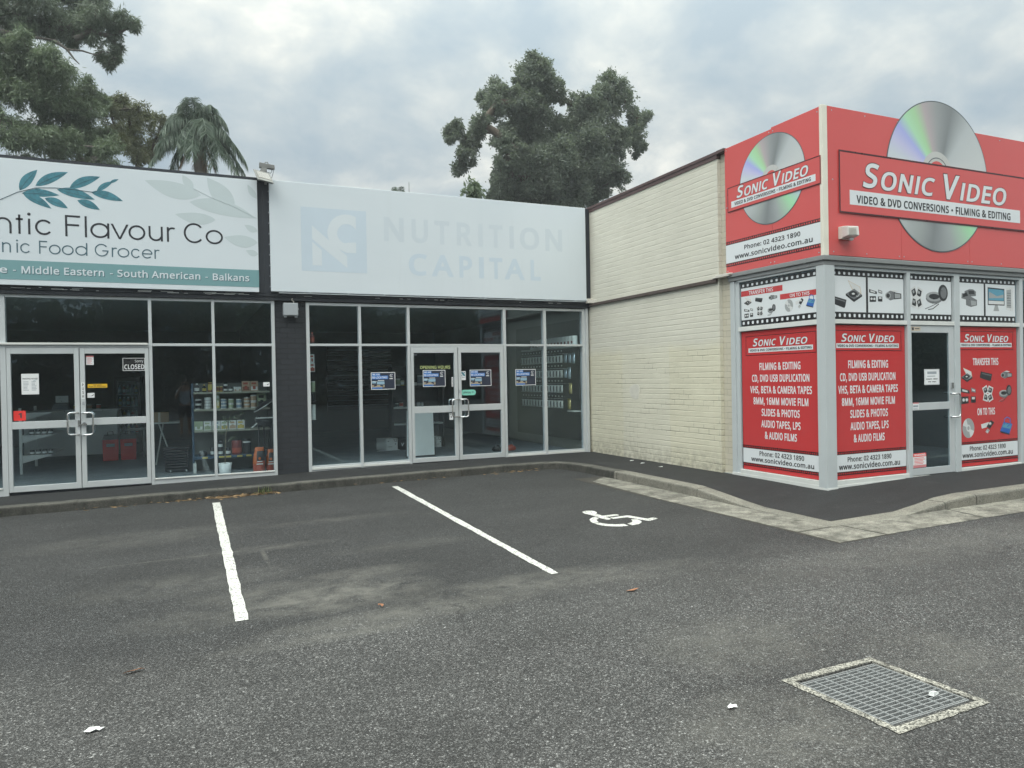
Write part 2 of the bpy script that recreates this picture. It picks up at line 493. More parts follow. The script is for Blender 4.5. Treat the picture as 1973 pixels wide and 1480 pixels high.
    'p': (614, [[85,-240,85,535,157,535,169,462,200,495,236,521,281,539,340,545,429,528,499,476,544,390,559,269,544,148,499,61,429,8,339,-10,282,-4,236,13,200,39,173,68,171,25,173,-20,173,-240],[326,63,370,70,406,90,433,122,453,163,464,213,468,270,459,352,433,416,388,458,324,471,254,460,208,425,183,367,173,286,173,269,181,181,205,116,252,76]]),
    'r': (412, [[85,0,85,535,157,535,167,437,200,478,238,513,282,537,335,545,367,544,397,539,386,458,358,463,329,465,289,460,252,443,219,416,194,380,178,336,173,286,173,0]]),
    's': (478, [[220,-10,123,-1,52,24,52,104,129,74,175,64,222,61,279,66,319,82,341,107,349,140,338,176,298,208,217,244,128,284,95,306,71,332,56,363,51,403,65,464,106,508,170,536,252,545,343,536,422,509,392,439,322,463,246,473,198,469,163,456,142,435,135,408,138,388,148,371,191,341,273,307,359,267,391,245,414,219,429,187,433,148,419,79,375,30,308,0]]),
    't': (360, [[249,-10,208,-6,171,4,139,24,114,55,97,98,92,156,92,467,16,467,16,509,93,544,128,658,180,658,180,535,335,535,335,467,180,467,180,158,186,115,203,85,230,68,264,62,305,65,339,73,339,6,299,-5]]),
    'u': (617, [[274,-10,189,2,128,36,91,97,79,185,79,535,168,535,168,191,181,120,221,77,287,63,362,75,410,113,436,174,444,257,444,535,532,535,532,0,460,0,447,71,412,35,371,9,324,-5]]),
    'v': (507, [[203,0,0,535,94,535,208,220,225,171,241,119,251,78,266,120,283,172,300,220,413,535,507,535,304,0]]),
    'w': (785, [[158,1,11,536,102,536,176,251,197,164,211,91,224,133,237,185,251,235,346,536,441,536,533,235,555,161,569,92,587,161,609,251,684,536,774,536,625,1,522,1,430,303,408,383,393,444,376,383,354,302,258,1]]),
    'y': (509, [[84,-240,42,-237,11,-232,11,-162,37,-166,70,-168,111,-161,144,-142,169,-112,189,-73,217,-2,1,535,95,535,211,231,238,154,256,85,278,150,306,232,414,535,509,535,279,-74,247,-142,206,-195,153,-228]]),
    '•': (380, [[190,240,120,268,92,338,120,408,190,436,260,408,288,338,260,268]]),
}


def embolden(lp, d):
    """push every corner of a closed outline out along its own bisector"""
    n = len(lp)
    out = []
    for i in range(n):
        a, p, c = Vector(lp[i - 1]), Vector(lp[i]), Vector(lp[(i + 1) % n])
        e0, e1 = (p - a).normalized(), (c - p).normalized()
        n0, n1 = Vector((-e0.y, e0.x)), Vector((-e1.y, e1.x))
        b_ = n0 + n1
        k = b_.length
        if k < 1e-4:
            out.append(tuple(p + n0 * d))
            continue
        b_ /= k
        notch = e0.x * e1.y - e0.y * e1.x > 0
        out.append(tuple(p + b_ * d * min(7.0 if notch else 1.6, 1 / max(.1, b_.dot(n0)))))
    return out


def glyphs(s, bold, shear, res):
    key = (s, bold, shear)
    if key not in _GL:
        c = bpy.data.curves.new('lettering', 'CURVE')
        c.dimensions = '2D'
        c.fill_mode = 'BOTH'
        c.extrude = 0.01
        x = 0.0
        for ch in s:
            adv, loops = ALPHABET[ch]
            for lp in loops:
                q = [(u * .001, v * .001) for u, v in zip(lp[0::2], lp[1::2])]
                if bold:
                    q = embolden(q, bold)
                sp = c.splines.new('POLY')
                sp.points.add(len(q) - 1)
                for p, (a, b_) in zip(sp.points, q):
                    p.co = (x + a, b_, 0, 1)
                sp.use_cyclic_u = True
            x += adv * .001 + max(0, bold) * 1.6
        o = bpy.data.objects.new('lettering', c)
        me = o.to_mesh()
        vs = [(v.co.x + shear * v.co.y, v.co.y, v.co.z) for v in me.vertices]
        fs = [tuple(p.vertices) for p in me.polygons]
        o.to_mesh_clear()
        bpy.data.objects.remove(o)
        bpy.data.curves.remove(c)
        _GL[key] = (vs, fs)
    return _GL[key]


def world_loc(o):
    p = Vector((0, 0, 0))
    while o is not None:
        p += Vector(o.location)
        o = o.parent
    return p


def thing(name, label, cat, loc=(0, 0, 0), group=None):
    o = bpy.data.objects.new(name, None)
    COL.objects.link(o)
    o.location = loc
    o.empty_display_size = 0.1
    return tag(o, label, cat, group)


def tag(o, label, cat, group=None):
    o['label'] = label
    o['category'] = cat
    if group:
        o['group'] = group
    return o


def struct(o):
    o['kind'] = 'structure'
    return o


def dup(src, loc, label, group=None, rotz=None, scale=None):
    """a copy of a thing and of each of its parts and sub-parts"""
    c = src.copy()
    COL.objects.link(c)
    c.location = loc
    if rotz is not None:
        c.rotation_euler = (0, 0, rotz)
    if scale is not None:
        c.scale = scale
    c['label'] = label
    if group:
        c['group'] = group
    for ch in list(src.children):
        d = ch.copy()
        COL.objects.link(d)
        d.parent = c
        for g in list(ch.children):
            h = g.copy()
            COL.objects.link(h)
            h.parent = d
    return c


ORD = ['first', 'second', 'third', 'fourth', 'fifth', 'sixth', 'seventh', 'eighth', 'ninth', 'tenth', 'eleventh', 'twelfth', 'thirteenth', 'fourteenth']
FR, LF = 'front', 'left'

# ------------------------------------------------------------------ materials
def asphalt():
    g = G('asphalt')
    p = g.pos()
    x, y, z = g.sep(p)
    flat = g.comb(x, y, 0.0)
    warp = g.noise(flat, 0.55, 4, 0.6)
    # lane surface (near the camera) is older and greyer than the parking bays
    edge = g.math('ADD', y, g.math('MULTIPLY', g.math('SUBTRACT', g.noise(flat, 1.3, 5, 0.65), 0.5), 1.1))
    bay = g.ramp(g.math('MULTIPLY', g.math('SUBTRACT', edge, 4.55), 1.25, clamp=True), [(0, 0.0), (1, 1.0)], 'EASE')
    # the seam runs along the gutter's outer edge out to the right
    v1 = g.voro(flat, 150)
    v2 = g.voro(g.mapping(flat, loc=(3.3, 1.7, 0)), 85)
    rnd = g.sep(v1['Color'])[0]
    rnd2 = g.sep(v2['Color'])[1]
    stone = g.ramp(rnd, [(0.0, 0.34), (0.45, 0.72), (0.72, 1.15), (0.88, 1.6), (0.96, 2.3), (1.0, 3.1)])
    stone2 = g.ramp(rnd2, [(0.0, 0.62), (0.6, 0.95), (0.86, 1.25), (1.0, 2.1)])
    core = g.ramp(g.math('MULTIPLY', v1['Distance'], 150 * 0.007), [(0.0, 1.18), (0.55, 0.98), (0.85, 0.55)])
    grit = g.math('MULTIPLY', g.math('MULTIPLY', stone, stone2), core)
    fine = g.ramp(g.noise(flat, 260, 2, 0.5), [(0.25, 0.62), (0.75, 1.42)])
    grit = g.math('MULTIPLY', grit, fine)
    patch = g.ramp(g.noise(g.mapping(flat, scale=(1, 1.5, 1)), 0.8, 6, 0.62), [(0.3, 0.74), (0.52, 1.0), (0.75, 1.28)])
    tone = g.mix(bay, (0.070, 0.0705, 0.0700), (0.0370, 0.0380, 0.0390))
    col = g.mix(1.0, tone, g.comb(g.math('MULTIPLY', grit, patch), g.math('MULTIPLY', grit, patch), g.math('MULTIPLY', grit, patch)), 'MULTIPLY')
    # tan silt left by puddles where the bays meet the lane, and lighter scuffed patches
    dust = None
    ragged = g.noise(g.mapping(flat, scale=(1.0, 1.3, 1)), 3.6, 9, 0.72, 0.4)
    for cx_, cy_, rx_, ry_, s in [(1.0, 5.62, .62, .30, 1.0), (0.62, 6.0, .55, .22, .55), (1.30, 6.15, .5, .18, .6), (1.5, 4.98, .8, .16, .8), (2.35, 5.2, .85, .22, .75),
                                  (3.2, 5.05, .7, .2, .45), (0.9, 4.78, .6, .10, .6), (0.15, 7.6, .8, .018, .9), (0.66, 7.3, .02, .35, .7), (-0.5, 8.8, .9, .35, .35), (0.6, 7.6, .6, .12, .4), (1.6, 8.7, .7, .12, .35),
                                  (3.05, 3.45, .5, .35, .5), (2.4, 2.5, .4, .35, .55), (3.85, 2.7, .35, .45, .45), (0.0, 6.6, .7, .3, .35), (2.0, 7.0, .6, .15, .3), (0.2, 5.6, .5, .25, .35), (6.5, 4.4, 2.0, .3, .35)]:
        a = g.math('POWER', g.math('DIVIDE', g.math('SUBTRACT', x, cx_), rx_), 2.0)
        b = g.math('POWER', g.math('DIVIDE', g.math('SUBTRACT', y, cy_), ry_), 2.0)
        d = g.math('MULTIPLY', g.math('SUBTRACT', 1.0, g.math('MULTIPLY', g.math('ADD', a, b), 0.45), clamp=True), s)
        dust = d if dust is None else g.math('MAXIMUM', dust, d)
    dust = g.math('MULTIPLY', g.math('MULTIPLY', dust, g.ramp(ragged, [(0.34, 0.0), (0.62, 1.0)])), 0.78, clamp=True)
    lift = g.math('MULTIPLY', dust, g.ramp(fine, [(0.5, 0.8), (1.3, 1.0)]))
    col = g.mix(lift, col, (0.165, 0.162, 0.146))
    # hairline cracks in the old surface, open only here and there
    cr_ = g.n.new('ShaderNodeTexVoronoi')
    cr_.feature = 'DISTANCE_TO_EDGE'
    cw = g.noise(flat, 5, 4, 0.6)
    g.l.new(g.comb(g.math('ADD', x, g.math('MULTIPLY', cw, 0.35)), g.math('ADD', y, g.math('MULTIPLY', cw, -0.3)), 0.0), cr_.inputs['Vector'])
    cr_.inputs['Scale'].default_value = 0.42
    crack = g.math('MULTIPLY', g.ramp(cr_.outputs['Distance'], [(0.0, 1.0), (0.006, 0.0)]), g.ramp(g.noise(flat, 0.7, 3, 0.5), [(0.50, 0.0), (0.58, 0.75)]))
    col = g.mix(crack, col, (0.014, 0.014, 0.015))
    # old tar and oil marks
    oil = g.ramp(g.noise(g.mapping(flat, loc=(11, 4, 0)), 1.9, 5, 0.7), [(0.62, 0.0), (0.78, 0.5)])
    col = g.mix(oil, col, (0.022, 0.023, 0.025))
    h = g.math('ADD', g.math('MULTIPLY', core, 0.8), g.math('MULTIPLY', rnd, 0.8))
    g.pbr(col, g.ramp(rnd2, [(0, 0.62), (1, 0.86)]), normal=g.bump(h, 0.75, 0.006), spec=0.45)


def path_tar():
    g = G('path_bitumen')
    p = g.pos()
    x, y, z = g.sep(p)
    flat = g.comb(x, y, 0.0)
    v = g.voro(flat, 170)
    r = g.sep(v['Color'])[0]
    st = g.ramp(r, [(0, 0.55), (0.6, 1.0), (0.93, 1.5), (1, 2.6)])
    pa = g.ramp(g.noise(g.mapping(flat, scale=(1, 3, 1)), 1.6, 6, 0.6), [(0.3, 0.78), (0.7, 1.25)])
    k = g.math('MULTIPLY', st, pa)
    c = g.mix(1.0, (0.0155, 0.0165, 0.018), g.comb(k, k, k), 'MULTIPLY')
    dust = g.ramp(g.noise(g.mapping(flat, loc=(5, 9, 0)), 3.1, 7, 0.7), [(0.58, 0.0), (0.8, 0.28)])
    c = g.mix(dust, c, (0.11, 0.11, 0.105))
    g.pbr(c, 0.78, normal=g.bump(r, 0.35, 0.004), spec=0.4)


def concrete(name, light, dark, moss, amt):
    g = G(name)
    p = g.pos()
    n1 = g.noise(p, 2.2, 7, 0.66)
    n2 = g.noise(p, 34, 4, 0.6)
    sp = g.sep(g.voro(p, 120)['Color'])[0]
    c = g.mix(g.ramp(n1, [(0.32, 0.0), (0.68, 1.0)]), dark, light)
    k = g.math('ADD', g.math('MULTIPLY', n2, 0.5), g.math('MULTIPLY', sp, 0.5))
    k = g.ramp(k, [(0.15, 0.62), (0.85, 1.36)])
    c = g.mix(1.0, c, g.comb(k, k, k), 'MULTIPLY')
    st = g.ramp(g.noise(g.mapping(p, scale=(1, 1, 0.5), loc=(7, 3, 1)), 5.5, 7, 0.72), [(0.62 - amt, 0.0), (0.86 - amt, 0.92)])
    c = g.mix(st, c, moss)
    g.pbr(c, 0.88, normal=g.bump(g.math('ADD', n2, g.math('MULTIPLY', sp, 0.5)), 0.5, 0.004), spec=0.35)


def road_paint():
    g = G('road_paint')
    p = g.pos()
    v = g.voro(p, 95)
    n = g.noise(p, 9, 6, 0.7)
    r = g.math('ADD', g.math('MULTIPLY', g.sep(v['Color'])[0], 0.55), g.math('MULTIPLY', n, 0.6))
    worn = g.ramp(r, [(0.66, 0.0), (0.78, 0.8)])
    soil = g.ramp(g.noise(p, 3.0, 6, 0.65), [(0.3, 0.0), (0.75, 0.35)])
    c = g.mix(soil, (0.62, 0.63, 0.61), (0.47, 0.455, 0.39))
    c = g.mix(worn, c, (0.07, 0.07, 0.07))
    g.pbr(c, 0.7, normal=g.bump(v['Distance'], 0.5, 0.004))


def brick(name, front, cols, mortar, bump, soil=None, lower=False):
    g = G(name)
    p = g.pos()
    x, y, z = g.sep(p)
    hor = x if front else y
    v = g.comb(hor, g.math('SUBTRACT', z, 0.10), 0.0)
    wob = g.math('MULTIPLY', g.math('SUBTRACT', g.noise(p, 7, 3, 0.5), 0.5), 0.010)
    v = g.comb(hor, g.math('ADD', g.math('SUBTRACT', z, 0.10), wob), 0.0)
    b = g.n.new('ShaderNodeTexBrick')
    b.offset = 0.5
    g.l.new(v, b.inputs['Vector'])
    b.inputs['Scale'].default_value = 1.0
    b.inputs['Brick Width'].default_value = 0.24
    b.inputs['Row Height'].default_value = 0.086
    b.inputs['Mortar Size'].default_value = 0.005
    b.inputs['Mortar Smooth'].default_value = 0.6
    b.inputs['Color1'].default_value = (0.25, 0.25, 0.25, 1)
    b.inputs['Color2'].default_value = (0.85, 0.85, 0.85, 1)
    b.inputs['Mortar'].default_value = (0.5, 0.5, 0.5, 1)
    tone = g.sep(b.outputs['Color'])[0]
    joint = b.outputs['Fac']
    c = g.mix(tone, cols[0], cols[1])
    fr_ = g.math('FRACT', g.math('DIVIDE', g.sep(v)[1], 0.086))
    bed = g.ramp(g.math('MULTIPLY', g.math('ABSOLUTE', g.math('SUBTRACT', fr_, 0.5)), 2.0), [(0.72, 0.0), (0.97, 1.0)], 'EASE')
    rough_n = g.noise(p, 22, 5, 0.65)
    big = g.noise(p, 1.4, 6, 0.62)
    if lower:
        lump = g.noise(g.mapping(p, scale=(1, 0.45, 1)), 13, 4, 0.6)
        h = g.math('SUBTRACT', g.math('ADD', g.math('MULTIPLY', tone, 0.22), g.math('ADD', g.math('MULTIPLY', rough_n, 0.25), g.math('MULTIPLY', lump, 0.9))), g.math('ADD', g.math('MULTIPLY', joint, 0.22), g.math('MULTIPLY', g.math('MULTIPLY', bed, g.ramp(g.noise(g.mapping(p, scale=(1, 0.5, 1.4)), 3.2, 5, 0.6), [(0.38, 0.15), (0.66, 1.0)])), 0.44)))
    else:
        h = g.math('SUBTRACT', g.math('ADD', g.math('MULTIPLY', tone, 0.35), g.math('MULTIPLY', rough_n, 0.30)), g.math('MULTIPLY', joint, 1.0))
    if lower:
        # below about 2 m the wall is an older, yellower coat over rough joints; above it was repainted greyer
        edge = g.math('ADD', z, g.math('MULTIPLY', g.math('SUBTRACT', g.noise(p, 2.2, 4, 0.6), 0.5), 0.22))
        low = g.ramp(g.math('MULTIPLY', g.math('SUBTRACT', 2.16, edge), 6.0, clamp=True), [(0, 0.0), (1, 1.0)])
        c = g.mix(low, c, g.mix(tone, (0.577, 0.556, 0.442), (0.610, 0.590, 0.474)))
        # a rectangle repainted paler
        inx = g.math('MULTIPLY', g.math('GREATER_THAN', y, 9.85), g.math('LESS_THAN', y, 11.25))
        inz = g.math('LESS_THAN', edge, 2.1)
        c = g.mix(g.math('MULTIPLY', g.math('MULTIPLY', inx, inz), 0.6), c, (0.60, 0.59, 0.51))
        # joints show in runs where the filler has fallen out
        runs = g.ramp(g.noise(g.mapping(p, scale=(1, 0.55, 1.8), loc=(2, 5, 3)), 2.4, 5, 0.65), [(0.5, 0.0), (0.63, 1.0)])
        jm = g.math('ADD', g.math('MULTIPLY', joint, g.math('MULTIPLY', g.math('MULTIPLY', low, runs), 0.95)), g.math('MULTIPLY', joint, 0.05))
        c = g.mix(jm, c, mortar)
        crack = g.ramp(g.noise(g.mapping(p, scale=(1, 1, 0.5), loc=(1, 8, 2)), 6.0, 8, 0.75), [(0.64, 0.0), (0.70, 0.55)])
        c = g.mix(g.math('MULTIPLY', crack, low), c, (0.36, 0.34, 0.27))
        # splash dirt along the foot
        foot = g.math('MULTIPLY', g.math('SUBTRACT', 0.52, z), 2.6, clamp=True)
        fm = g.math('MULTIPLY', foot, g.ramp(g.noise(p, 11, 6, 0.7), [(0.38, 0.0), (0.68, 0.9)]))
        c = g.mix(fm, c, (0.20, 0.19, 0.15))
    else:
        c = g.mix(g.math('MULTIPLY', joint, 0.5), c, mortar)
    s = g.ramp(big, [(0.3, 0.94), (0.7, 1.04)])
    c = g.mix(1.0, c, g.comb(s, s, s), 'MULTIPLY')
    if soil:
        c = g.mix(g.ramp(g.noise(g.mapping(p, scale=(1, 1, 3)), 8, 7, 0.75), [(0.60, 0.0), (0.8, soil[1])]), c, soil[0])
    g.pbr(c, 0.72, normal=g.bump(h, bump, 0.012))


def glass():
    g = G('shop_glass')
    tr = g.n.new('ShaderNodeBsdfTransparent')
    tr.inputs[0].default_value = (0.915, 0.965, 0.985, 1)
    gl = g.n.new('ShaderNodeBsdfGlossy')
    gl.inputs['Roughness'].default_value = 0.0
    gl.inputs['Color'].default_value = (0.74, 0.91, 1.0, 1)
    fr = g.n.new('ShaderNodeFresnel')
    geo_ = g.n.new('ShaderNodeNewGeometry')          # same reflectance on both faces of the sheet
    g.l.new(g.math('ADD', g.math('MULTIPLY', geo_.outputs['Backfacing'], 1 / 1.52 - 1.52), 1.52), fr.inputs[0])
    mx = g.n.new('ShaderNodeMixShader')
    g.l.new(fr.outputs[0], mx.inputs[0])
    g.l.new(tr.outputs[0], mx.inputs[1])
    g.l.new(gl.outputs[0], mx.inputs[2])
    g.l.new(mx.outputs[0], g.out.inputs[0])


def leaf_mat(name, cols, trans=0.35):
    g = G(name)
    geo = g.n.new('ShaderNodeNewGeometry')
    c = g.ramp(geo.outputs['Random Per Island'], [(0.0, cols[0]), (0.5, cols[1]), (1.0, cols[2])])
    big = g.noise(geo.outputs['Position'], 0.9, 3, 0.5)
    k = g.ramp(big, [(0.3, 0.75), (0.7, 1.2)])
    c = g.mix(1.0, c, g.comb(k, k, k), 'MULTIPLY')
    d = g.n.new('ShaderNodeBsdfPrincipled')
    g.l.new(c, d.inputs['Base Color'])
    d.inputs['Roughness'].default_value = 0.5
    t = g.n.new('ShaderNodeBsdfTranslucent')
    g.l.new(g.mix(0.5, c, (0.11, 0.15, 0.03)), t.inputs[0])
    mx = g.n.new('ShaderNodeMixShader')
    mx.inputs[0].default_value = trans
    g.l.new(d.outputs[0], mx.inputs[1])
    g.l.new(t.outputs[0], mx.inputs[2])
    g.l.new(mx.outputs[0], g.out.inputs[0])


def bark(name, a, b):
    g = G(name)
    p = g.pos()
    f = g.noise(g.mapping(p, scale=(6, 6, 1.2)), 2.0, 6, 0.65)
    g.pbr(g.mix(f, a, b), 0.85, normal=g.bump(f, 0.6, 0.03))


def disc_print(name, centre, front, r):
    """the rainbow wedge print of an optical disc: colour set by the angle round the disc's own centre"""
    g = G(name)
    x, y, z = g.sep(g.pos())
    u = g.math('SUBTRACT', x, centre[0]) if front else g.math('SUBTRACT', centre[0], y)
    v = g.math('SUBTRACT', z, centre[1])
    a = g.math('ADD', g.math('DIVIDE', g.math('ARCTAN2', v, u), 2 * math.pi), 0.5)    # 0 at the left, counter-clockwise
    si, gr, dk = (0.44, 0.48, 0.50), (0.30, 0.33, 0.34), (0.17, 0.19, 0.20)
    stops = [(0.0, (0.56, 0.62, 0.66)), (0.09, (0.45, 0.49, 0.50)), (0.17, (0.30, 0.33, 0.33)), (0.225, dk), (0.29, gr), (0.335, (0.34, 0.50, 0.38)), (0.37, (0.32, 0.68, 0.38)),
             (0.42, (0.42, 0.50, 0.62)), (0.47, (0.50, 0.53, 0.56)), (0.55, (0.52, 0.55, 0.56)), (0.64, si), (0.705, dk), (0.755, (0.27, 0.29, 0.30)),
             (0.80, (0.42, 0.36, 0.38)), (0.835, (0.36, 0.62, 0.34)), (0.865, (0.38, 0.68, 0.44)), (0.895, (0.36, 0.40, 0.76)), (0.925, (0.50, 0.50, 0.74)), (0.96, (0.54, 0.60, 0.66)), (1.0, (0.56, 0.62, 0.66))]
    # the wedge names above run from the left edge downwards; photographs show the bright wedge at upper left and its mirror at lower right
    c = g.ramp(a, stops[:20])
    f = g.noise(g.pos(), 2.5, 4, 0.6)
    c = g.mix(g.math('MULTIPLY', f, 0.12), c, (0.6, 0.62, 0.63))
    g.pbr(c, 0.30, spec=0.5)


asphalt()
path_tar()
concrete('gutter_concrete', (0.305, 0.297, 0.255), (0.165, 0.162, 0.142), (0.065, 0.063, 0.055), 0.2)
concrete('kerb_concrete', (0.20, 0.192, 0.165), (0.12, 0.117, 0.103), (0.05, 0.05, 0.046), 0.08)
concrete('kerb_old', (0.125, 0.122, 0.108), (0.066, 0.066, 0.06), (0.025, 0.027, 0.024), 0.14)
concrete('kerb_top', (0.235, 0.228, 0.195), (0.15, 0.147, 0.127), (0.06, 0.06, 0.055), 0.06)
concrete('mossy_kerb', (0.075, 0.073, 0.064), (0.042, 0.042, 0.038), (0.016, 0.018, 0.016), 0.16)
def collar():
    g = G('drain_collar')
    p = g.pos()
    v = g.voro(p, 130)
    r = g.sep(v['Color'])[0]
    c = g.ramp(r, [(0.0, (0.06, 0.06, 0.055)), (0.35, (0.20, 0.195, 0.17)), (0.6, (0.36, 0.35, 0.31)), (1.0, (0.52, 0.505, 0.45))])
    n_ = g.ramp(g.noise(p, 7, 6, 0.65), [(0.35, 0.55), (0.65, 1.05)])
    g.pbr(g.mix(1.0, c, g.comb(n_, n_, n_), 'MULTIPLY'), 0.9, normal=g.bump(r, 0.6, 0.004))


collar()
concrete('shop_floor', (0.26, 0.29, 0.31), (0.20, 0.23, 0.25), (0.16, 0.18, 0.20), 0.0)
road_paint()
brick('cream_brick', False, ((0.565, 0.555, 0.482), (0.585, 0.575, 0.505)), (0.20, 0.19, 0.15), 0.62, lower=True)
brick('cream_nib_brick', False, ((0.47, 0.44, 0.36), (0.53, 0.50, 0.41)), (0.25, 0.23, 0.18), 0.5)
brick('navy_brick', True, ((0.011, 0.0145, 0.020), (0.017, 0.021, 0.028)), (0.006, 0.008, 0.012), 1.0, soil=((0.075, 0.085, 0.10), 0.35))
glass()
plain('aluminium', (0.55, 0.585, 0.605), 0.42, 0.25, 0.07, 3.0)
plain('grey_frame_paint', (0.46, 0.50, 0.52), 0.45, 0.0, 0.05, 3.0)
plain('white_frame', (0.62, 0.64, 0.63), 0.5, 0.0, 0.09, 5.0)
plain('chrome', (0.62, 0.63, 0.64), 0.22, 0.95, 0.03, 8)
plain('brown_trim', (0.085, 0.052, 0.052), 0.55, 0.0, 0.16, 2.5)
plain('brown_rail', (0.075, 0.055, 0.048), 0.6, 0.0, 0.2, 3)
plain('black_paint', (0.016, 0.021, 0.030), 0.6, 0.0, 0.2, 3)
def banner():
    g = G('banner_white')
    p = g.pos()
    runs = g.noise(g.mapping(p, scale=(9, 9, 0.5)), 1.0, 5, 0.6)
    blot = g.noise(p, 0.9, 5, 0.55)
    c = g.mix(g.ramp(blot, [(0.3, 0.0), (0.7, 1.0)]), (0.585, 0.648, 0.70), (0.615, 0.675, 0.722))
    c = g.mix(g.ramp(runs, [(0.58, 0.0), (0.80, 0.16)]), c, (0.45, 0.50, 0.53))
    fold = g.noise(g.mapping(p, scale=(0.8, 1, 1.7)), 1.3, 3, 0.5, 0.8)
    g.pbr(c, 0.42, normal=g.bump(fold, 0.10, 0.03))


banner()
plain('faded_blue', (0.525, 0.615, 0.70), 0.45, 0.0, 0.04, 2)
plain('faded_grey_blue', (0.55, 0.617, 0.675), 0.45, 0.0, 0.03, 2)
plain('teal_band', (0.16, 0.31, 0.335), 0.45, 0.0, 0.03, 2)
plain('teal_leaf', (0.05, 0.205, 0.265), 0.5, 0.0, 0.45, 16)
plain('teal_stem', (0.05, 0.10, 0.13), 0.5)
plain('ghost_leaf', (0.49, 0.565, 0.595), 0.5, 0.0, 0.03, 6)
plain('slate_text', (0.055, 0.115, 0.15), 0.5)
plain('black_text', (0.012, 0.014, 0.022), 0.5)
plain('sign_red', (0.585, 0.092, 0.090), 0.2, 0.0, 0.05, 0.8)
plain('film_red', (0.50, 0.045, 0.048), 0.16, 0.0, 0.05, 1.5)
plain('sign_white', (0.66, 0.70, 0.73), 0.35, 0.0, 0.02, 2)
plain('film_black', (0.016, 0.016, 0.018), 0.3)
plain('sign_dark_red', (0.06, 0.010, 0.012), 0.3)
plain('patch_cream', (0.60, 0.59, 0.53), 0.8, 0.0, 0.12, 9)
plain('trim_cream', (0.70, 0.68, 0.60), 0.4)
plain('soffit_grey', (0.22, 0.23, 0.235), 0.5)
plain('ring_grey', (0.50, 0.51, 0.50), 0.3)
plain('disc_edge', (0.09, 0.11, 0.12), 0.4)
plain('box_grey', (0.33, 0.36, 0.39), 0.5)
plain('lamp_beige', (0.62, 0.60, 0.55), 0.5)
plain('lamp_face', (0.62, 0.61, 0.59), 0.4)
plain('lamp_metal', (0.20, 0.205, 0.20), 0.5, 0.4, 0.15, 12)
plain('lamp_glass', (0.20, 0.215, 0.21), 0.15, 0.0, 0.1, 10)
plain('grate_steel', (0.27, 0.285, 0.29), 0.55, 0.3, 0.2, 14)
plain('pit_dark', (0.045, 0.042, 0.036), 0.9, 0.0, 0.3, 8)
plain('paper', (0.74, 0.76, 0.78), 0.6)
plain('paper_grey', (0.30, 0.34, 0.38), 0.6)
plain('ink', (0.03, 0.035, 0.045), 0.6)
plain('notice_red', (0.78, 0.035, 0.03), 0.55)
plain('notice_yellow', (0.72, 0.44, 0.01), 0.5)
plain('notice_pink', (0.60, 0.22, 0.24), 0.5)
plain('mint', (0.22, 0.62, 0.50), 0.4)
plain('lime_text', (0.50, 0.58, 0.24), 0.5)
plain('poster_navy', (0.022, 0.030, 0.055), 0.35)
plain('poster_blue', (0.03, 0.17, 0.52), 0.35)
plain('poster_sky', (0.26, 0.42, 0.55), 0.4)
plain('poster_sand', (0.40, 0.34, 0.24), 0.4)
plain('wall_dark', (0.10, 0.105, 0.11), 0.8)
plain('wall_grey', (0.20, 0.205, 0.195), 0.8)
plain('ceiling_paint', (0.24, 0.25, 0.26), 0.9)
plain('roof_metal', (0.30, 0.31, 0.32), 0.5, 0.3)
plain('skin', (0.50, 0.30, 0.21), 0.5)
plain('shirt_blue', (0.50, 0.56, 0.66), 0.85)
plain('shorts_dark', (0.03, 0.035, 0.05), 0.9)
plain('hair_grey', (0.20, 0.18, 0.16), 0.8)
plain('shoe_black', (0.03, 0.03, 0.03), 0.6)
plain('scrap_white', (0.70, 0.72, 0.72), 0.7)
plain('leaf_orange', (0.30, 0.14, 0.075), 0.7, 0.0, 0.3, 20)
plain('leaf_straw', (0.30, 0.20, 0.10), 0.8, 0.0, 0.3, 20)

# ------------------------------------------------------------------ ground, path, kerbs, markings
def zg(x, y=0.0):
    return 0.012 * (max(-14.0, min(16.0, x)) - 2.7)


m = MB()
GX, GY = 3.174, 2.588            # drain centre
OW, OD = 0.293, 0.278            # half size of the pit opening
xs = [-120, -40, -14, -8, -4, 0, GX - OW, GX + OW, 6, 9, 16, 40, 120]
ys = [-120, -40, -15, -5, 0, GY - OD, GY + OD, 5, 8, 12, 30, 140]
vs = [(x, y, zg(x)) for y in ys for x in xs]
fs = []
for j in range(len(ys) - 1):
    for i in range(len(xs) - 1):
        if i == 6 and j == 5:
            continue
        a = j * len(xs) + i
        fs.append((a, a + 1, a + 1 + len(xs), a + len(xs)))
m.add(vs, fs, 'asphalt')
struct(m.build('car_park_ground'))

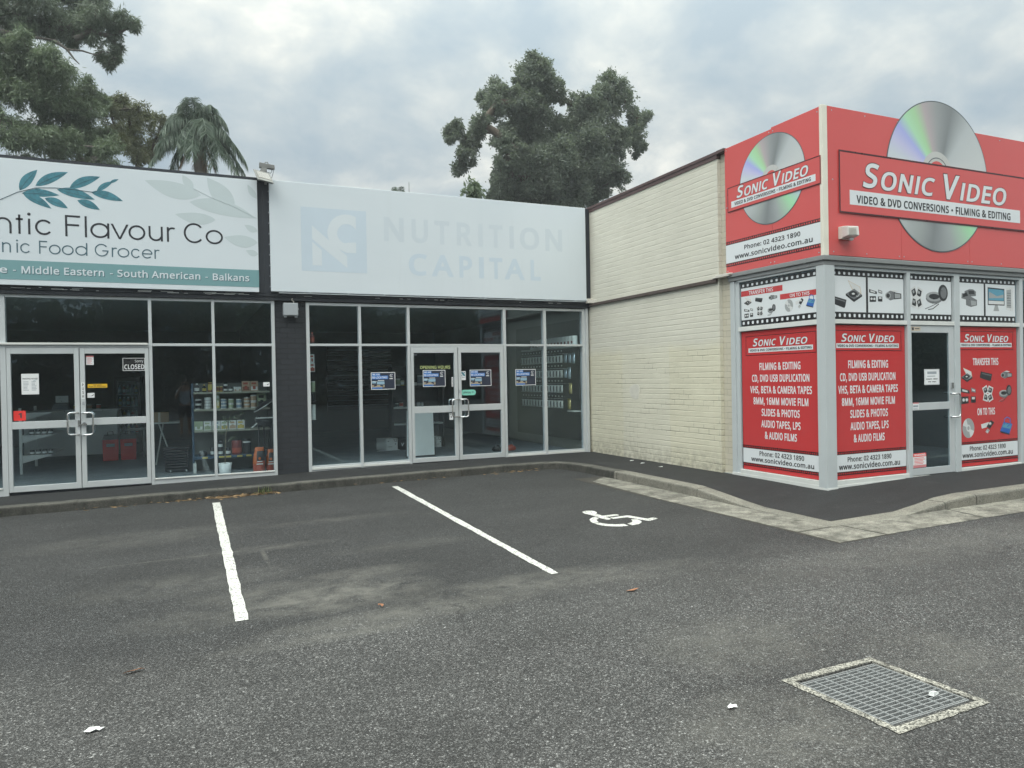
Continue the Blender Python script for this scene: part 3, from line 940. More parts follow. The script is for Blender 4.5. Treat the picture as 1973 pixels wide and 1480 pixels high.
# kerb: one sweep from the grocery round the bay corner, down the ramp and up again past the video shop
# (front x, front y, back x, back y, top height above the ground)
KS = [(-12, 11.30, -12, 11.50, .125), (-2.3, 11.30, -2.3, 11.50, .120), (0, 11.29, 0, 11.49, .115), (2.9, 11.28, 2.9, 11.47, .115), (4.9, 11.27, 4.9, 11.46, .113), (5.5, 11.22, 5.56, 11.41, .113),
      (5.78, 11.08, 5.90, 11.24, .116), (5.92, 10.8, 6.09, 10.9, .118), (5.96, 10.3, 6.15, 10.32, .12), (5.97, 9.55, 6.17, 9.55, .122), (5.975, 8.6, 6.17, 8.6, .122), (5.975, 7.68, 6.175, 7.7, .118),
      (5.975, 7.25, 6.18, 7.28, .078), (5.975, 6.9, 6.18, 6.92, .038), (5.975, 6.55, 6.18, 6.58, .007), (5.975, 6.1, 6.18, 6.1, .006), (5.975, 5.43, 6.18, 5.635, .006), (6.6, 5.43, 6.6, 5.635, .006),
      (7.12, 5.43, 7.12, 5.635, .008), (7.5, 5.43, 7.48, 5.63, .055), (7.8, 5.43, 7.76, 5.63, .10), (8.1, 5.42, 8.08, 5.625, .120), (9.3, 5.40, 9.3, 5.60, .122), (12, 5.38, 12, 5.58, .125), (30, 5.3, 30, 5.5, .13)]


def densify(st, step=0.25):
    out = []
    for a, b in zip(st[:-1], st[1:]):
        n = max(1, int(math.dist(a[:2], b[:2]) / step)) if math.dist(a[:2], b[:2]) < 12 else 6
        for k in range(n):
            out.append(tuple(a[i] + (b[i] - a[i]) * k / n for i in range(5)))
    return out + [st[-1]]


def kerb_mesh(st, mat_front, mat_top, wob, places=()):
    st, cuts = with_joints(st, places)
    vs, fs, mt = [], [], []
    for fx, fy, bx, by, h in st:
        z = zg(fx) - 0.03
        w = wob * (random.random() - .5)
        dx, dy = bx - fx, by - fy
        L = math.hypot(dx, dy)
        dx, dy = dx / L, dy / L
        hh = max(.004, h + w * .5)
        r = min(.022, hh * .45)
        for o, zz in ((0.0 + w, z), (0.006 + w, zg(fx) + hh - r), (r * .35 + .006 + w, zg(fx) + hh - r * .3), (r + .006 + w, zg(fx) + hh), (L, zg(fx) + hh + .001), (L, z)):
            vs.append((fx + dx * o, fy + dy * o, zz))
    k = 6
    b = MB()
    for i in range(len(st) - 1):
        for j in range(k - 1):
            q = [(0, 0, 0)] * 4
            b.add([vs[i * k + j], vs[i * k + j + 1], vs[(i + 1) * k + j + 1], vs[(i + 1) * k + j]], [(0, 1, 2, 3)], 'pit_dark' if i in cuts else (mat_front if j < 2 else mat_top), False)
    return b


def with_joints(st, places):
    """two stations a centimetre apart at each expansion joint"""
    out = [st[0]]
    cuts = []
    for a, c in zip(st[:-1], st[1:]):
        L = math.dist(a[:2], c[:2])
        hits = []
        for px_, py_ in places:
            t_ = ((px_ - a[0]) * (c[0] - a[0]) + (py_ - a[1]) * (c[1] - a[1])) / (L * L)
            if 0.05 < t_ < .95 and math.dist((px_, py_), (a[0] + (c[0] - a[0]) * t_, a[1] + (c[1] - a[1]) * t_)) < .15:
                hits.append(t_)
        for t_ in sorted(hits):
            for k, q in enumerate((t_ - .006 / L, t_ + .006 / L)):
                if k == 1:
                    cuts.append(len(out) - 1)
                out.append(tuple(a[i] + (c[i] - a[i]) * q for i in range(5)))
        out.append(c)
    return out, cuts


KD = densify(KS)
cut = next(i for i, s in enumerate(KD) if s[1] < 9.56)
struct(kerb_mesh(KD[:cut + 1], 'mossy_kerb', 'kerb_old', .016, ((-1.35, 11.3), (.41, 11.29), (2.24, 11.28), (4.13, 11.27))).build('kerb'))
struct(kerb_mesh(KD[cut:], 'kerb_concrete', 'kerb_top', .005, ((5.97, 9.48), (5.975, 7.58), (7.70, 5.43), (8.22, 5.42), (9.82, 5.40))).build('kerb'))

# footpath: strip between the kerb's back edge and the shop walls
PS = [((-12, 11.50), .12, (-12, 12.7), .00), ((-2.3, 11.50), .119, (-2.3, 12.7), .071), ((0, 11.49), .115, (0, 12.7), .100), ((1.4, 11.48), .115, (1.4, 12.7), .108), ((2.0, 11.47), .114, (2.0, 12.7), .132), ((2.9, 11.47), .114, (2.9, 12.7), .140),
      ((4.9, 11.46), .112, (4.9, 12.7), .147), ((5.56, 11.41), .112, (5.7, 12.7), .147), ((5.90, 11.24), .115, (6.6, 12.7), .145), ((6.09, 10.9), .117, (7.5, 12.7), .142), ((6.15, 10.32), .12, (7.5, 11.2), .144),
      ((6.17, 9.55), .121, (7.5, 9.8), .150), ((6.17, 8.6), .121, (7.5, 8.7), .152), ((6.175, 7.7), .117, (7.5, 7.9), .150), ((6.18, 7.28), .077, (7.5, 7.4), .149), ((6.18, 6.92), .038, (7.5, 7.1), .147),
      ((6.18, 6.58), .007, (7.5, 6.9), .149), ((6.18, 6.1), .006, (7.5, 6.85), .153), ((6.18, 5.635), .006, (7.5, 6.82), .156), ((6.6, 5.635), .006, (7.7, 6.82), .163), ((7.12, 5.635), .008, (8.0, 6.82), .170),
      ((7.48, 5.63), .055, (8.3, 6.82), .178), ((7.76, 5.63), .10, (8.5, 6.82), .184), ((8.08, 5.625), .119, (8.8, 6.82), .190), ((9.3, 5.60), .121, (9.7, 6.82), .200), ((12, 5.58), .124, (12, 6.82), .235), ((30, 5.5), .13, (30, 6.82), .40)]


def path_pt(s, t):
    (kx, ky), kh, (wx, wy), wz = s
    kz = zg(kx) + kh + .0005
    e = t * t * (3 - 2 * t) if kh < .1 else t
    return (kx + (wx - kx) * t, ky + (wy - ky) * t, kz + (wz - kz) * e)


m = MB()
NT = 8
vs = [path_pt(s, j / NT) for s in PS for j in range(NT + 1)]
fs = [(i * (NT + 1) + j, i * (NT + 1) + j + 1, (i + 1) * (NT + 1) + j + 1, (i + 1) * (NT + 1) + j) for i in range(len(PS) - 1) for j in range(NT)]
m.add(vs, fs, 'path_bitumen', True)
struct(m.build('footpath'))

# concrete gutter apron in front of the kerb, with its joints
m = MB()


def gsheet(pts, dz, mat):
    m.add([(x, y, zg(x) + dz) for x, y in pts], [tuple(range(len(pts)))], mat)


gsheet([(5.985, 9.85), (5.985, 7.72), (5.50, 7.72), (5.56, 9.50)], .004, 'gutter_concrete')
gsheet([(5.985, 7.695), (5.985, 5.45), (5.52, 5.45), (5.50, 7.695)], .004, 'gutter_concrete')
gsheet([(5.985, 5.425), (6.09, 5.425), (6.13, 4.935), (5.505, 4.92), (5.52, 5.43)], .004, 'gutter_concrete')
gsheet([(6.115, 5.44), (7.715, 5.44), (7.615, 4.94), (6.155, 4.935)], .004, 'gutter_concrete')
gsheet([(7.74, 5.44), (9.9, 5.43), (9.75, 4.88), (7.64, 4.94)], .004, 'gutter_concrete')
gsheet([(9.91, 5.43), (30, 5.35), (30, 4.75), (9.76, 4.88)], .004, 'gutter_concrete')
gsheet([(5.46, 9.9), (6.0, 9.9), (6.0, 4.9), (5.48, 4.9)], .0015, 'pit_dark')
gsheet([(6.0, 5.45), (30, 5.36), (30, 4.74), (6.0, 4.905)], .0018, 'pit_dark')
struct(m.build('gutter'))

# painted bay lines and the wheelchair symbol
for x0, x1, xa, xb, y0, y1 in ((.315, .415, .288, .372, 10.84, 5.37), (2.832, 2.925, 2.708, 2.782, 10.83, 5.327)):
    m = MB()
    n = 40
    L, R = [], []
    for i in range(n + 1):
        t = i / n
        y = y0 + (y1 - y0) * t
        a, b = x0 + (xa - x0) * t + rng.normal(0, .0035), x1 + (xb - x1) * t + rng.normal(0, .0035)
        L.append((a, y, zg(a) + .004))
        R.append((b, y, zg(b) + .004))
    m.add(L + R, [(i, i + 1, n + 2 + i, n + 1 + i) for i in range(n)], 'road_paint')
    struct(m.build('parking_line'))
m = MB()
for pts in ([(4.234, 7.477), (4.255, 7.52), (4.285, 7.54), (4.32, 7.545), (4.351, 7.537), (4.38, 7.51), (4.392, 7.47), (4.385, 7.41), (4.36, 7.36), (4.33, 7.335), (4.330, 7.187), (4.490, 7.185), (4.51, 7.165), (4.51, 7.12), (4.490, 7.103), (4.327, 7.100), (4.318, 6.983), (4.285, 6.96), (4.25, 6.975), (4.237, 7.10), (4.237, 7.32), (4.222, 7.40)],
            [(4.338, 7.05), (4.56, 7.05), (4.589, 7.035), (4.661, 6.775), (4.74, 6.80), (4.775, 6.73), (4.614, 6.657), (4.59, 6.70), (4.515, 6.965), (4.338, 6.965)],
            [(4.222, 7.173), (4.167, 7.153), (4.10, 7.085), (4.050, 6.98), (4.031, 6.893), (4.105, 6.893), (4.13, 6.975), (4.17, 7.04), (4.222, 7.085)],
            [(4.031, 6.870), (4.105, 6.870), (4.14, 6.765), (4.203, 6.705), (4.290, 6.68), (4.28, 6.575), (4.216, 6.575), (4.13, 6.625), (4.063, 6.695), (4.038, 6.777)],
            [(4.33, 6.675), (4.40, 6.70), (4.455, 6.76), (4.485, 6.838), (4.546, 6.80), (4.530, 6.70), (4.48, 6.63), (4.415, 6.585), (4.325, 6.572)]):
    m.add([(x, y, zg(x) + .004) for x, y in pts], [tuple(range(len(pts)))], 'road_paint')
struct(m.build('wheelchair_symbol_marking'))

# ------------------------------------------------------------------ shop buildings
AF = Plane('front', 12.40)       # face of the two shopfronts' frames
SF = Plane('front', 6.70)        # face of the video shop's frames, front
SL = Plane('left', 7.28)         # face of the video shop's frames, side


def pane(parent, pl, u0, u1, v0, v1, w=-0.05):
    return MB().slab(pl, u0, u1, v0, v1, w - .006, w, 'shop_glass').build('window_pane', parent)


def glazed_door(parent, pl, u0, u1, v0, v1, g0, g1, gtop, gbot, rail, hinge_left, mat='aluminium', push=None, pull=None, w=0.012):
    d = MB()
    d.slab(pl, u0, g0, v0, v1, -.045, w, mat)
    d.slab(pl, g1, u1, v0, v1, -.045, w, mat)
    d.slab(pl, g0, g1, gtop, v1, -.045, w - .001, mat)
    d.slab(pl, g0, g1, v0, gbot, -.045, w - .001, mat)
    d.slab(pl, g0, g1, rail[0], rail[1], -.043, w - .002, mat)
    door = d.build('door', parent, bevel=.003)
    MB().slab(pl, g0 - .005, g1 + .005, gbot - .005, gtop + .005, -.026, -.02, 'shop_glass').build('door_pane', door)
    return door


def d_handle(door, pl, ua, ub, v0, v1, w=.012):
    """D-shaped pull: two stand-offs at ua, the grip bowed out at ub"""
    b = MB()
    for side, w0, w1 in ((1, w, w + .062), (-1, -.045, -.107)):
        r = .035
        s = 1 if ub > ua else -1
        pts = [(ua, v1, w0), (ua, v1, w1), (ub - s * r, v1, w1), (ub - s * r * .3, v1 - r * .3, w1), (ub, v1 - r, w1), (ub, v0 + r, w1), (ub - s * r * .3, v0 + r * .3, w1), (ub - s * r, v0, w1), (ua, v0, w1), (ua, v0, w0)]
        b.tube([pl(*p) for p in pts], .0125, 'chrome', 10)
    return b.build('door_handle', door)


# --- grocery
gro = thing('grocery_shop', 'grocery shopfront with paired glass doors under the leaf-sprig banner', 'shop', (-1.5, 12.4, .08))
b = MB()
for u0, u1 in ((-2.38, -2.308), (-.486, -.440), (.407, .450), (1.306, 1.357), (-4.6, -4.55)):
    b.slab(AF, u0, u1, .04, 2.945, -.10, 0.004, 'aluminium')
for u0, u1 in ((-4.55, -2.38), (-2.308, -.486), (-.44, .407), (.45, 1.306)):
    b.slab(AF, u0, u1, 2.902, 2.943, -.10, 0, 'aluminium')
for u0, u1 in ((-4.55, -2.38), (-.44, .407), (.45, 1.306)):
    b.slab(AF, u0, u1, 2.205, 2.245, -.10, 0, 'aluminium')
    b.slab(AF, u0, u1, .060, .165, -.10, -.004, 'aluminium')
    b.slab(AF, u0 + .0, u1, .165, .185, -.03, .012, 'white_frame')
b.slab(AF, -2.308, -.486, 2.180, 2.245, -.10, 0, 'aluminium')
b.slab(AF, -2.40, -.50, 2.222, 2.252, -.01, .045, 'white_frame')
b.slab(AF, -2.308, -.486, .05, .10, -.09, -.03, 'black_paint')
fr = b.build('window_frame', gro, bevel=.003)
for u0, u1 in ((-4.55, -2.38), (-.44, .407), (.45, 1.306)):
    pane(gro, AF, u0, u1, .165, 2.205)
for u0, u1 in ((-4.55, -2.38), (-2.308, -.486), (-.44, .407), (.45, 1.306)):
    pane(gro, AF, u0, u1, 2.245, 2.902)
dA = glazed_door(gro, AF, -2.303, -1.410, .115, 2.176, -2.253, -1.475, 2.092, .198, (1.014, 1.120), True)
dB = glazed_door(gro, AF, -1.400, -.491, .118, 2.174, -1.337, -.543, 2.092, .205, (1.036, 1.138), False)
d_handle(dA, AF, -1.430, -1.563, .905, 1.226)
d_handle(dB, AF, -1.376, -1.240, .897, 1.220)
MB().slab(AF, -1.440, -1.410, 1.02, 1.115, .012, .03, 'chrome').slab(AF, -1.412, -1.322, 1.04, 1.06, .03, .045, 'chrome').disc(AF, -1.355, 1.06, .022, .03, .055, 'chrome', 20).build('lock', dA)
MB().slab(AF, -1.388, -1.343, 1.422, 1.666, .012, .0145, 'paper').text(AF, 'P', -1.376, -1.355, 1.612, 1.652, .0146, 'ink', .02).text(AF, 'U', -1.376, -1.355, 1.556, 1.596, .0146, 'ink', .02).text(AF, 'S', -1.376, -1.355, 1.500, 1.540, .0146, 'ink', .02).text(AF, 'H', -1.376, -1.355, 1.444, 1.484, .0146, 'ink', .02).slab(AF, -1.378, -1.352, 1.335, 1.385, .012, .016, 'box_grey').build('push_plate', dB)
MB().box(-4.6, 1.36, 12.52, 22, .06, .098, 'shop_floor').box(-4.6, 1.36, 12.45, 12.53, .03, .095, 'black_paint').build('floor', gro)
MB().box(-4.7, 1.45, 22, 22.2, 0, 3.3, 'wall_dark').box(-4.8, -4.6, 12.42, 22, 0, 3.3, 'wall_dark').build('wall', gro)
MB().box(-4.7, 1.36, 12.6, 22, 3.06, 3.12, 'ceiling_paint').build('ceiling', gro)
MB().box(1.358, 1.853, 12.425, 12.75, .02, 2.948, 'navy_brick').box(1.45, 1.76, 12.75, 22, .02, 3.3, 'wall_dark').build('brick_pier', gro)
b = MB()
b.box(-7, 1.205, 12.33, 12.6, 3.052, 4.885, 'black_paint')
b.box(-7, 1.205, 12.30, 12.62, 4.846, 4.893, 'black_paint')
b.build('parapet', gro)
b = MB()
b.box(-7, 1.70, 12.355, 12.55, 2.946, 3.008, 'black_paint').box(-7, 1.70, 12.335, 12.55, 3.0085, 3.051, 'black_paint')
for i in range(26):
    x = -2.3 + random.random() * 3.2
    l = .03 + random.random() * .16
    z = 3.013 + random.random() * .026
    b.slab(Plane('front', 12.335), x, x + l, z, z + .004 + random.random() * .006, 0, .0012, 'white_frame')
b.build('lintel_beam', gro)
MB().box(-7, 1.36, 12.6, 22.2, 3.30, 3.40, 'roof_metal').build('roof', gro)

# --- vacant supplement shop
sup = thing('supplement_shop', 'vacated shopfront with relocation posters under the faded blank banner', 'shop', (4.5, 12.4, .14))
b = MB()
for u0, u1 in ((1.854, 1.907), (2.721, 2.767), (3.574, 3.622), (5.406, 5.462), (6.240, 6.298)):
    b.slab(AF, u0, u1, .09, 2.93, -.10, 0.004, 'aluminium')
b.slab(AF, 7.086, 7.148, .09, 2.93, -.10, 0.002, 'aluminium').slab(AF, 7.150, 7.205, .09, 2.945, -.10, .03, 'aluminium')
for u0, u1 in ((1.907, 2.721), (2.767, 3.574), (3.622, 5.406), (5.462, 6.240), (6.298, 7.086)):
    b.slab(AF, u0, u1, 2.885, 2.93, -.10, 0, 'aluminium')
    b.slab(AF, u0, u1, 2.208, 2.246, -.10, 0, 'aluminium')
    if u1 - u0 < 1:
        b.slab(AF, u0, u1, .10, .215, -.10, -.004, 'aluminium')
        b.slab(AF, u0, u1, .150, .188, -.03, .012, 'white_frame')
b.slab(AF, 3.622, 5.406, 2.188, 2.208, -.10, -.004, 'aluminium')
b.build('window_frame', sup, bevel=.003)
for u0, u1 in ((1.907, 2.721), (2.767, 3.574), (5.462, 6.240), (6.298, 7.086)):
    pane(sup, AF, u0, u1, .215, 2.208)
for u0, u1 in ((1.907, 2.721), (2.767, 3.574), (3.622, 5.406), (5.462, 6.240), (6.298, 7.086)):
    pane(sup, AF, u0, u1, 2.246, 2.885)
dC = glazed_door(sup, AF, 3.628, 4.494, .155, 2.184, 3.678, 4.430, 2.088, .232, (1.024, 1.142), True)
dD = glazed_door(sup, AF, 4.506, 5.398, .155, 2.186, 4.563, 5.335, 2.092, .240, (1.037, 1.148), False)
d_handle(dC, AF, 4.488, 4.360, .938, 1.248)
d_handle(dD, AF, 4.522, 4.664, .932, 1.249)
MB().slab(AF, 4.512, 4.535, 1.36, 1.42, .012, .018, 'box_grey').build('lock', dD)
MB().box(1.77, 7.25, 12.52, 22, .08, .138, 'shop_floor').box(1.86, 7.25, 12.45, 12.53, .05, .135, 'black_paint').build('floor', sup)
MB().box(1.77, 7.25, 21.9, 22.1, 0, 3.3, 'wall_dark').box(7.20, 7.44, 12.65, 22, 0, 3.3, 'wall_grey').build('wall', sup)
MB().box(1.77, 7.20, 12.6, 21.9, 3.06, 3.12, 'ceiling_paint').build('ceiling', sup)
b = MB()
b.box(1.207, 7.245, 12.33, 12.6, 3.052, 4.868, 'black_paint')
b.build('parapet', sup)
b = MB()
b.box(1.702, 7.245, 12.355, 12.55, 2.946, 3.008, 'black_paint').box(1.702, 7.245, 12.335, 12.55, 3.0085, 3.051, 'black_paint')
for i in range(18):
    x = 1.8 + random.random() * 5
    b.slab(Plane('front', 12.335), x, x + .02 + random.random() * .08, 3.02, 3.023 + random.random() * .006, 0, .0012, 'white_frame')
b.build('lintel_beam', sup)
MB().box(1.36, 7.25, 12.6, 22.2, 3.30, 3.40, 'roof_metal').build('roof', sup)
MB().box(7.13, 7.245, 12.24, 12.33, 3.035, 3.12, 'lamp_beige').box(7.235, 7.25, 12.12, 12.34, 3.02, 3.10, 'lamp_beige').build('downpipe_bracket', sup, bevel=.006)

# --- video shop
vid = thing('video_shop', 'corner video shop with red printed windows and a cream painted brick flank wall', 'shop', (9.4, 8.5, .16))
bw = MB().box(7.25, 7.46, 8.60, 12.62, .02, 4.80, 'cream_brick').build('brick_wall', vid)
MB().box(7.225, 7.50, 8.585, 12.62, 4.862, 4.905, 'brown_trim').box(7.236, 7.49, 8.595, 12.62, 4.80, 4.8615, 'brown_trim').box(7.225, 7.50, 8.43, 8.584, 4.866, 4.909, 'brown_trim').build('capping', bw)
MB().box(7.205, 7.2495, 8.62, 12.33, 2.978, 3.032, 'brown_rail').build('rail', bw, bevel=.006)
b = MB()
pl = Plane('left', 7.25)
for k in range(5):           # the bare round patch low on the wall
    pass
n = 14
pts = [(-(10.86 + (.155 + .025 * math.sin(3 * a + 1)) * math.cos(a)), 1.335 + (.155 + .02 * math.cos(2 * a)) * math.sin(a)) for a in [2 * math.pi * i / n for i in range(n)]]
b.poly(pl, pts, 0, .003, 'patch_cream')
b.build('plaster_patch', bw)
MB().box(7.31, 7.46, 8.40, 8.598, .02, 4.86, 'cream_nib_brick').build('brick_nib', vid)
MB().box(7.19, 7.30, 8.33, 8.70, 3.036, 3.05, 'lamp_beige').box(7.19, 7.33, 8.30, 8.62, 3.051, 3.078, 'lamp_beige').build('flashing', vid, bevel=.004)
b = MB()
# corner post and side frames
b.box(7.265, 7.440, 6.668, 6.80, .17, 2.952, 'grey_frame_paint')
b.slab(SL, -8.40, -8.31, .15, 2.95, -.10, .0, 'grey_frame_paint').slab(SL, -8.31, -8.235, .15, 2.95, -.10, -.02, 'grey_frame_paint')
b.slab(SL, -8.235, -6.80, 2.925, 2.952, -.10, 0, 'grey_frame_paint')
b.slab(SL, -8.235, -6.80, 2.222, 2.285, -.10, .002, 'white_frame')
b.slab(SL, -8.235, -6.80, .19, .247, -.10, .004, 'white_frame')
b.slab(SL, -8.40, -6.80, .05, .189, -.10, .010, 'white_frame')
# front frames
for u0, u1 in ((8.787, 8.852), (9.737, 9.846), (11.172, 11.252), (12.6, 12.66)):
    b.slab(SF, u0, u1, .17, 2.952, -.10, 0.003, 'grey_frame_paint')
for u0, u1 in ((7.44, 8.787), (8.852, 9.737), (9.846, 11.172), (11.252, 12.6)):
    b.slab(SF, u0, u1, 2.915, 2.951, -.10, 0, 'grey_frame_paint')
    b.slab(SF, u0, u1, 2.228, 2.283, -.10, .001, 'white_frame')
for u0, u1 in ((7.44, 8.787), (9.846, 11.172), (11.252, 12.6)):
    b.slab(SF, u0, u1, .19, .245, -.10, .006, 'white_frame')
    b.slab(SF, u0, u1, .05, .189, -.10, .014, 'white_frame')
b.slab(SF, 7.264, 7.44, .05, .169, -.10, .044, 'white_frame')
b.slab(SF, 8.852, 9.737, .12, .195, -.09, -.01, 'white_frame')
b.build('window_frame', vid, bevel=.003)
for u0, u1 in ((7.44, 8.787), (9.846, 11.172), (11.252, 12.6)):
    pane(vid, SF, u0, u1, .245, 2.228, -.045)
for u0, u1 in ((7.44, 8.787), (8.852, 9.737), (9.846, 11.172), (11.252, 12.6)):
    pane(vid, SF, u0, u1, 2.283, 2.915, -.045)
pane(vid, SL, -8.235, -6.80, .247, 2.222, -.045)
pane(vid, SL, -8.235, -6.80, 2.285, 2.925, -.045)
dE = glazed_door(vid, SF, 8.856, 9.735, .205, 2.225, 8.887, 9.632, 2.128, .298, (1.080, 1.180), True, w=-.015)
d_handle(dE, SF, 9.655, 9.765, .970, 1.290, w=-.015)
MB().slab(SF, 9.66, 9.70, 1.36, 1.44, -.015, .004, 'chrome').build('lock', dE)
MB().box(7.28, 13, 6.86, 13, .10, .155, 'shop_floor').build('floor', vid)
MB().box(7.47, 14, 12.4, 12.6, 0, 4.7, 'wall_dark').box(13, 13.2, 6.8, 12.4, 0, 4.7, 'wall_dark').box(7.47, 7.6, 8.61, 12.4, 0, 4.7, 'wall_dark').build('wall', vid)
MB().box(7.48, 13, 6.9, 12.4, 2.96, 3.02, 'ceiling_paint').build('ceiling', vid)
MB().box(7.40, 14, 6.95, 12.6, 4.70, 4.78, 'roof_metal').build('roof', vid)
b = MB()
b.box(7.262, 13.2, 6.672, 6.90, 2.954, 3.010, 'soffit_grey').box(7.262, 7.42, 6.9005, 8.42, 2.954, 3.010, 'soffit_grey')
b.box(7.236, 13.2, 6.645, 6.92, 3.0105, 3.070, 'soffit_grey').box(7.236, 7.42, 6.9205, 8.42, 3.0105, 3.070, 'soffit_grey')
b.build('soffit', vid, bevel=.008)
b = MB().box(9.0, 9.55, 7.6, 8.1, .155, 1.1, 'wall_grey').box(8.8, 10.6, 8.6, 9.0, .155, .95, 'wall_grey')
b.build('counter', vid)

# ------------------------------------------------------------------ shop signs
# grocery banner
GS = Plane('front', 12.28)
t = thing('shop_sign', 'white banner with teal leaf sprig, dark lettering and a teal strip', 'sign', (-1.5, 12.28, 3.06))
MB().slab(GS, -6.6, 1.118, 3.062, 4.843, -.048, 0, 'banner_white').build('banner', t, bevel=.004)
MB().slab(GS, -6.6, 1.1185, 3.138, 3.412, .0002, .0025, 'teal_band').build('strip', t)


def geo(b, pl, ch, u0, u1, zb, xh, cap, t, w, mat):
    """thin geometric letters drawn as rings and bars"""
    r = (u1 - u0) / 2
    cu, cz = (u0 + u1) / 2, zb + xh / 2
    rv = xh / 2
    h0, h1 = w, w + .002

    def arc(a0, a1, cu_=cu, cz_=cz, ru=r, rz=rv):
        n = 28
        P_ = [(math.radians(a0 + (a1 - a0) * i / n)) for i in range(n + 1)]
        o_ = [(cu_ + ru * math.cos(a), cz_ + rz * math.sin(a)) for a in P_]
        i_ = [(cu_ + (ru - t) * math.cos(a), cz_ + (rz - t) * math.sin(a)) for a in P_]
        for k in range(n):
            b.add([pl(*o_[k], h1), pl(*o_[k + 1], h1), pl(*i_[k + 1], h1), pl(*i_[k], h1)], [(0, 1, 2, 3)], mat)

    def bar_(x0, x1, z0, z1):
        b.slab(pl, x0, x1, z0, z1, h0, h1 + .0002, mat)
    if ch in 'oad':
        arc(0, 360)
    if ch == 'a':
        bar_(u1 - t, u1, zb, zb + xh)
    if ch == 'd':
        bar_(u1 - t, u1, zb, cap)
    if ch == 'c':
        arc(38, 322)
    if ch == 'e':
        arc(0, 318)
        bar_(u0 + t * .6, u1 - t * .3, cz - t / 2, cz + t / 2)
    if ch in 'CG':
        arc(40 if ch == 'C' else 38, 320 if ch == 'C' else 360, cu, (zb + cap) / 2, r, (cap - zb) / 2)
        if ch == 'G':
            bar_(cu + r * .1, u1, (zb + cap) / 2 - t, (zb + cap) / 2)
    if ch == 'n':
        bar_(u0, u0 + t, zb, zb + xh)
        arc(0, 180, cu, zb + xh - r, r, r)
        bar_(u1 - t, u1, zb, zb + xh - r)
    if ch == 'u':
        bar_(u0, u0 + t, zb + r, zb + xh)
        arc(180, 360, cu, zb + r, r, r)
        bar_(u1 - t, u1, zb, zb + xh)
    if ch == 'r':
        bar_(u0, u0 + t, zb, zb + xh)
        arc(62, 180, u0 + r * 1.55, zb + xh - r * 1.5, r * 1.55, r * 1.5)
    if ch == 'i':
        bar_(cu - t / 2, cu + t / 2, zb, zb + xh)
        b.disc(pl, cu, cap - t * .8, t * .78, h0, h1, mat, 16)
    if ch == 'l':
        bar_(cu - t / 2, cu + t / 2, zb, cap)
    if ch == 't':
        bar_(cu - t / 2, cu + t / 2, zb, cap)
        bar_(u0, u1, zb + xh - t, zb + xh)
    if ch == 'v':
        for s_ in (-1, 1):
            b.poly(pl, [(cu + s_ * (r - t * .55), zb + xh), (cu + s_ * (r + t * .55), zb + xh), (cu + s_ * t * .5, zb), (cu - s_ * t * .5, zb)], h0, h1 + (.0001 if s_ > 0 else 0), mat)
    if ch == 'F':
        bar_(u0, u0 + t, zb, cap)
        bar_(u0 + t, u1, cap - t, cap)
        bar_(u0 + t, u1 - r * .15, zb + (cap - zb) * .50, zb + (cap - zb) * .50 + t)


b = MB()
for ch, u0, u1 in (('n', -2.380, -2.180), ('t', -2.130, -2.045), ('i', -1.99, -1.95), ('c', -1.900, -1.685), ('F', -1.530, -1.340), ('l', -1.288, -1.252), ('a', -1.214, -.969), ('v', -.935, -.731),
                   ('o', -.718, -.492), ('u', -.448, -.255), ('r', -.199, -.098), ('C', .036, .325), ('o', .345, .595)):
    geo(b, GS, ch, u0, u1, 3.788, .222, 4.096 if ch != 't' else 4.06, .027, .0003, 'black_text')
for ch, u0, u1 in (('n', -2.298, -2.195), ('i', -2.135, -2.105), ('c', -2.085, -1.957), ('F', -1.857, -1.757), ('o', -1.737, -1.592), ('o', -1.578, -1.430), ('d', -1.410, -1.257), ('G', -1.163, -.985), ('r', -.943, -.880),
                   ('o', -.868, -.712), ('c', -.690, -.562), ('e', -.545, -.402), ('r', -.375, -.312)):
    geo(b, GS, ch, u0, u1, 3.518, .140, 3.704, .0165, .0003, 'slate_text')
for dx, dz, w, mt in ((.008, -.008, .0027, 'slate_text'), (0, 0, .0045, 'banner_white')):
    for s, u0, u1, z0, z1 in (('e', -2.335, -2.244, 3.226, 3.302), ('-', -2.176, -2.142, 3.262, 3.274), ('Middle Eastern', -2.075, -1.049, 3.226, 3.338), ('-', -.973, -.936, 3.262, 3.274),
                              ('South American', -.877, .257, 3.226, 3.338), ('-', .330, .365, 3.262, 3.274), ('Balkans', .435, .972, 3.226, 3.338)):
        b.text(GS, s, u0 + dx, u1 + dx, z0 + dz, z1 + dz, w, mt, bold=.02, t=.0016)
b.build('lettering', t)


def leaf2d(b, pl, p, q, w, w0, w1, mat, n=10):
    p, q = Vector(p), Vector(q)
    d = q - p
    L = d.length
    d.normalize()
    nrm = Vector((-d.y, d.x))
    top, bot = [], []
    for i in range(n + 1):
        s = i / n
        h = w * .5 * (math.sin(math.pi * s ** .85)) ** .9
        c = p + d * L * s + nrm * .04 * L * math.sin(math.pi * s)
        top.append(tuple(c + nrm * h))
        bot.append(tuple(c - nrm * h))
    b.poly(pl, top[:-1] + [tuple(q)] + bot[1:-1][::-1], w0, w1, mat)


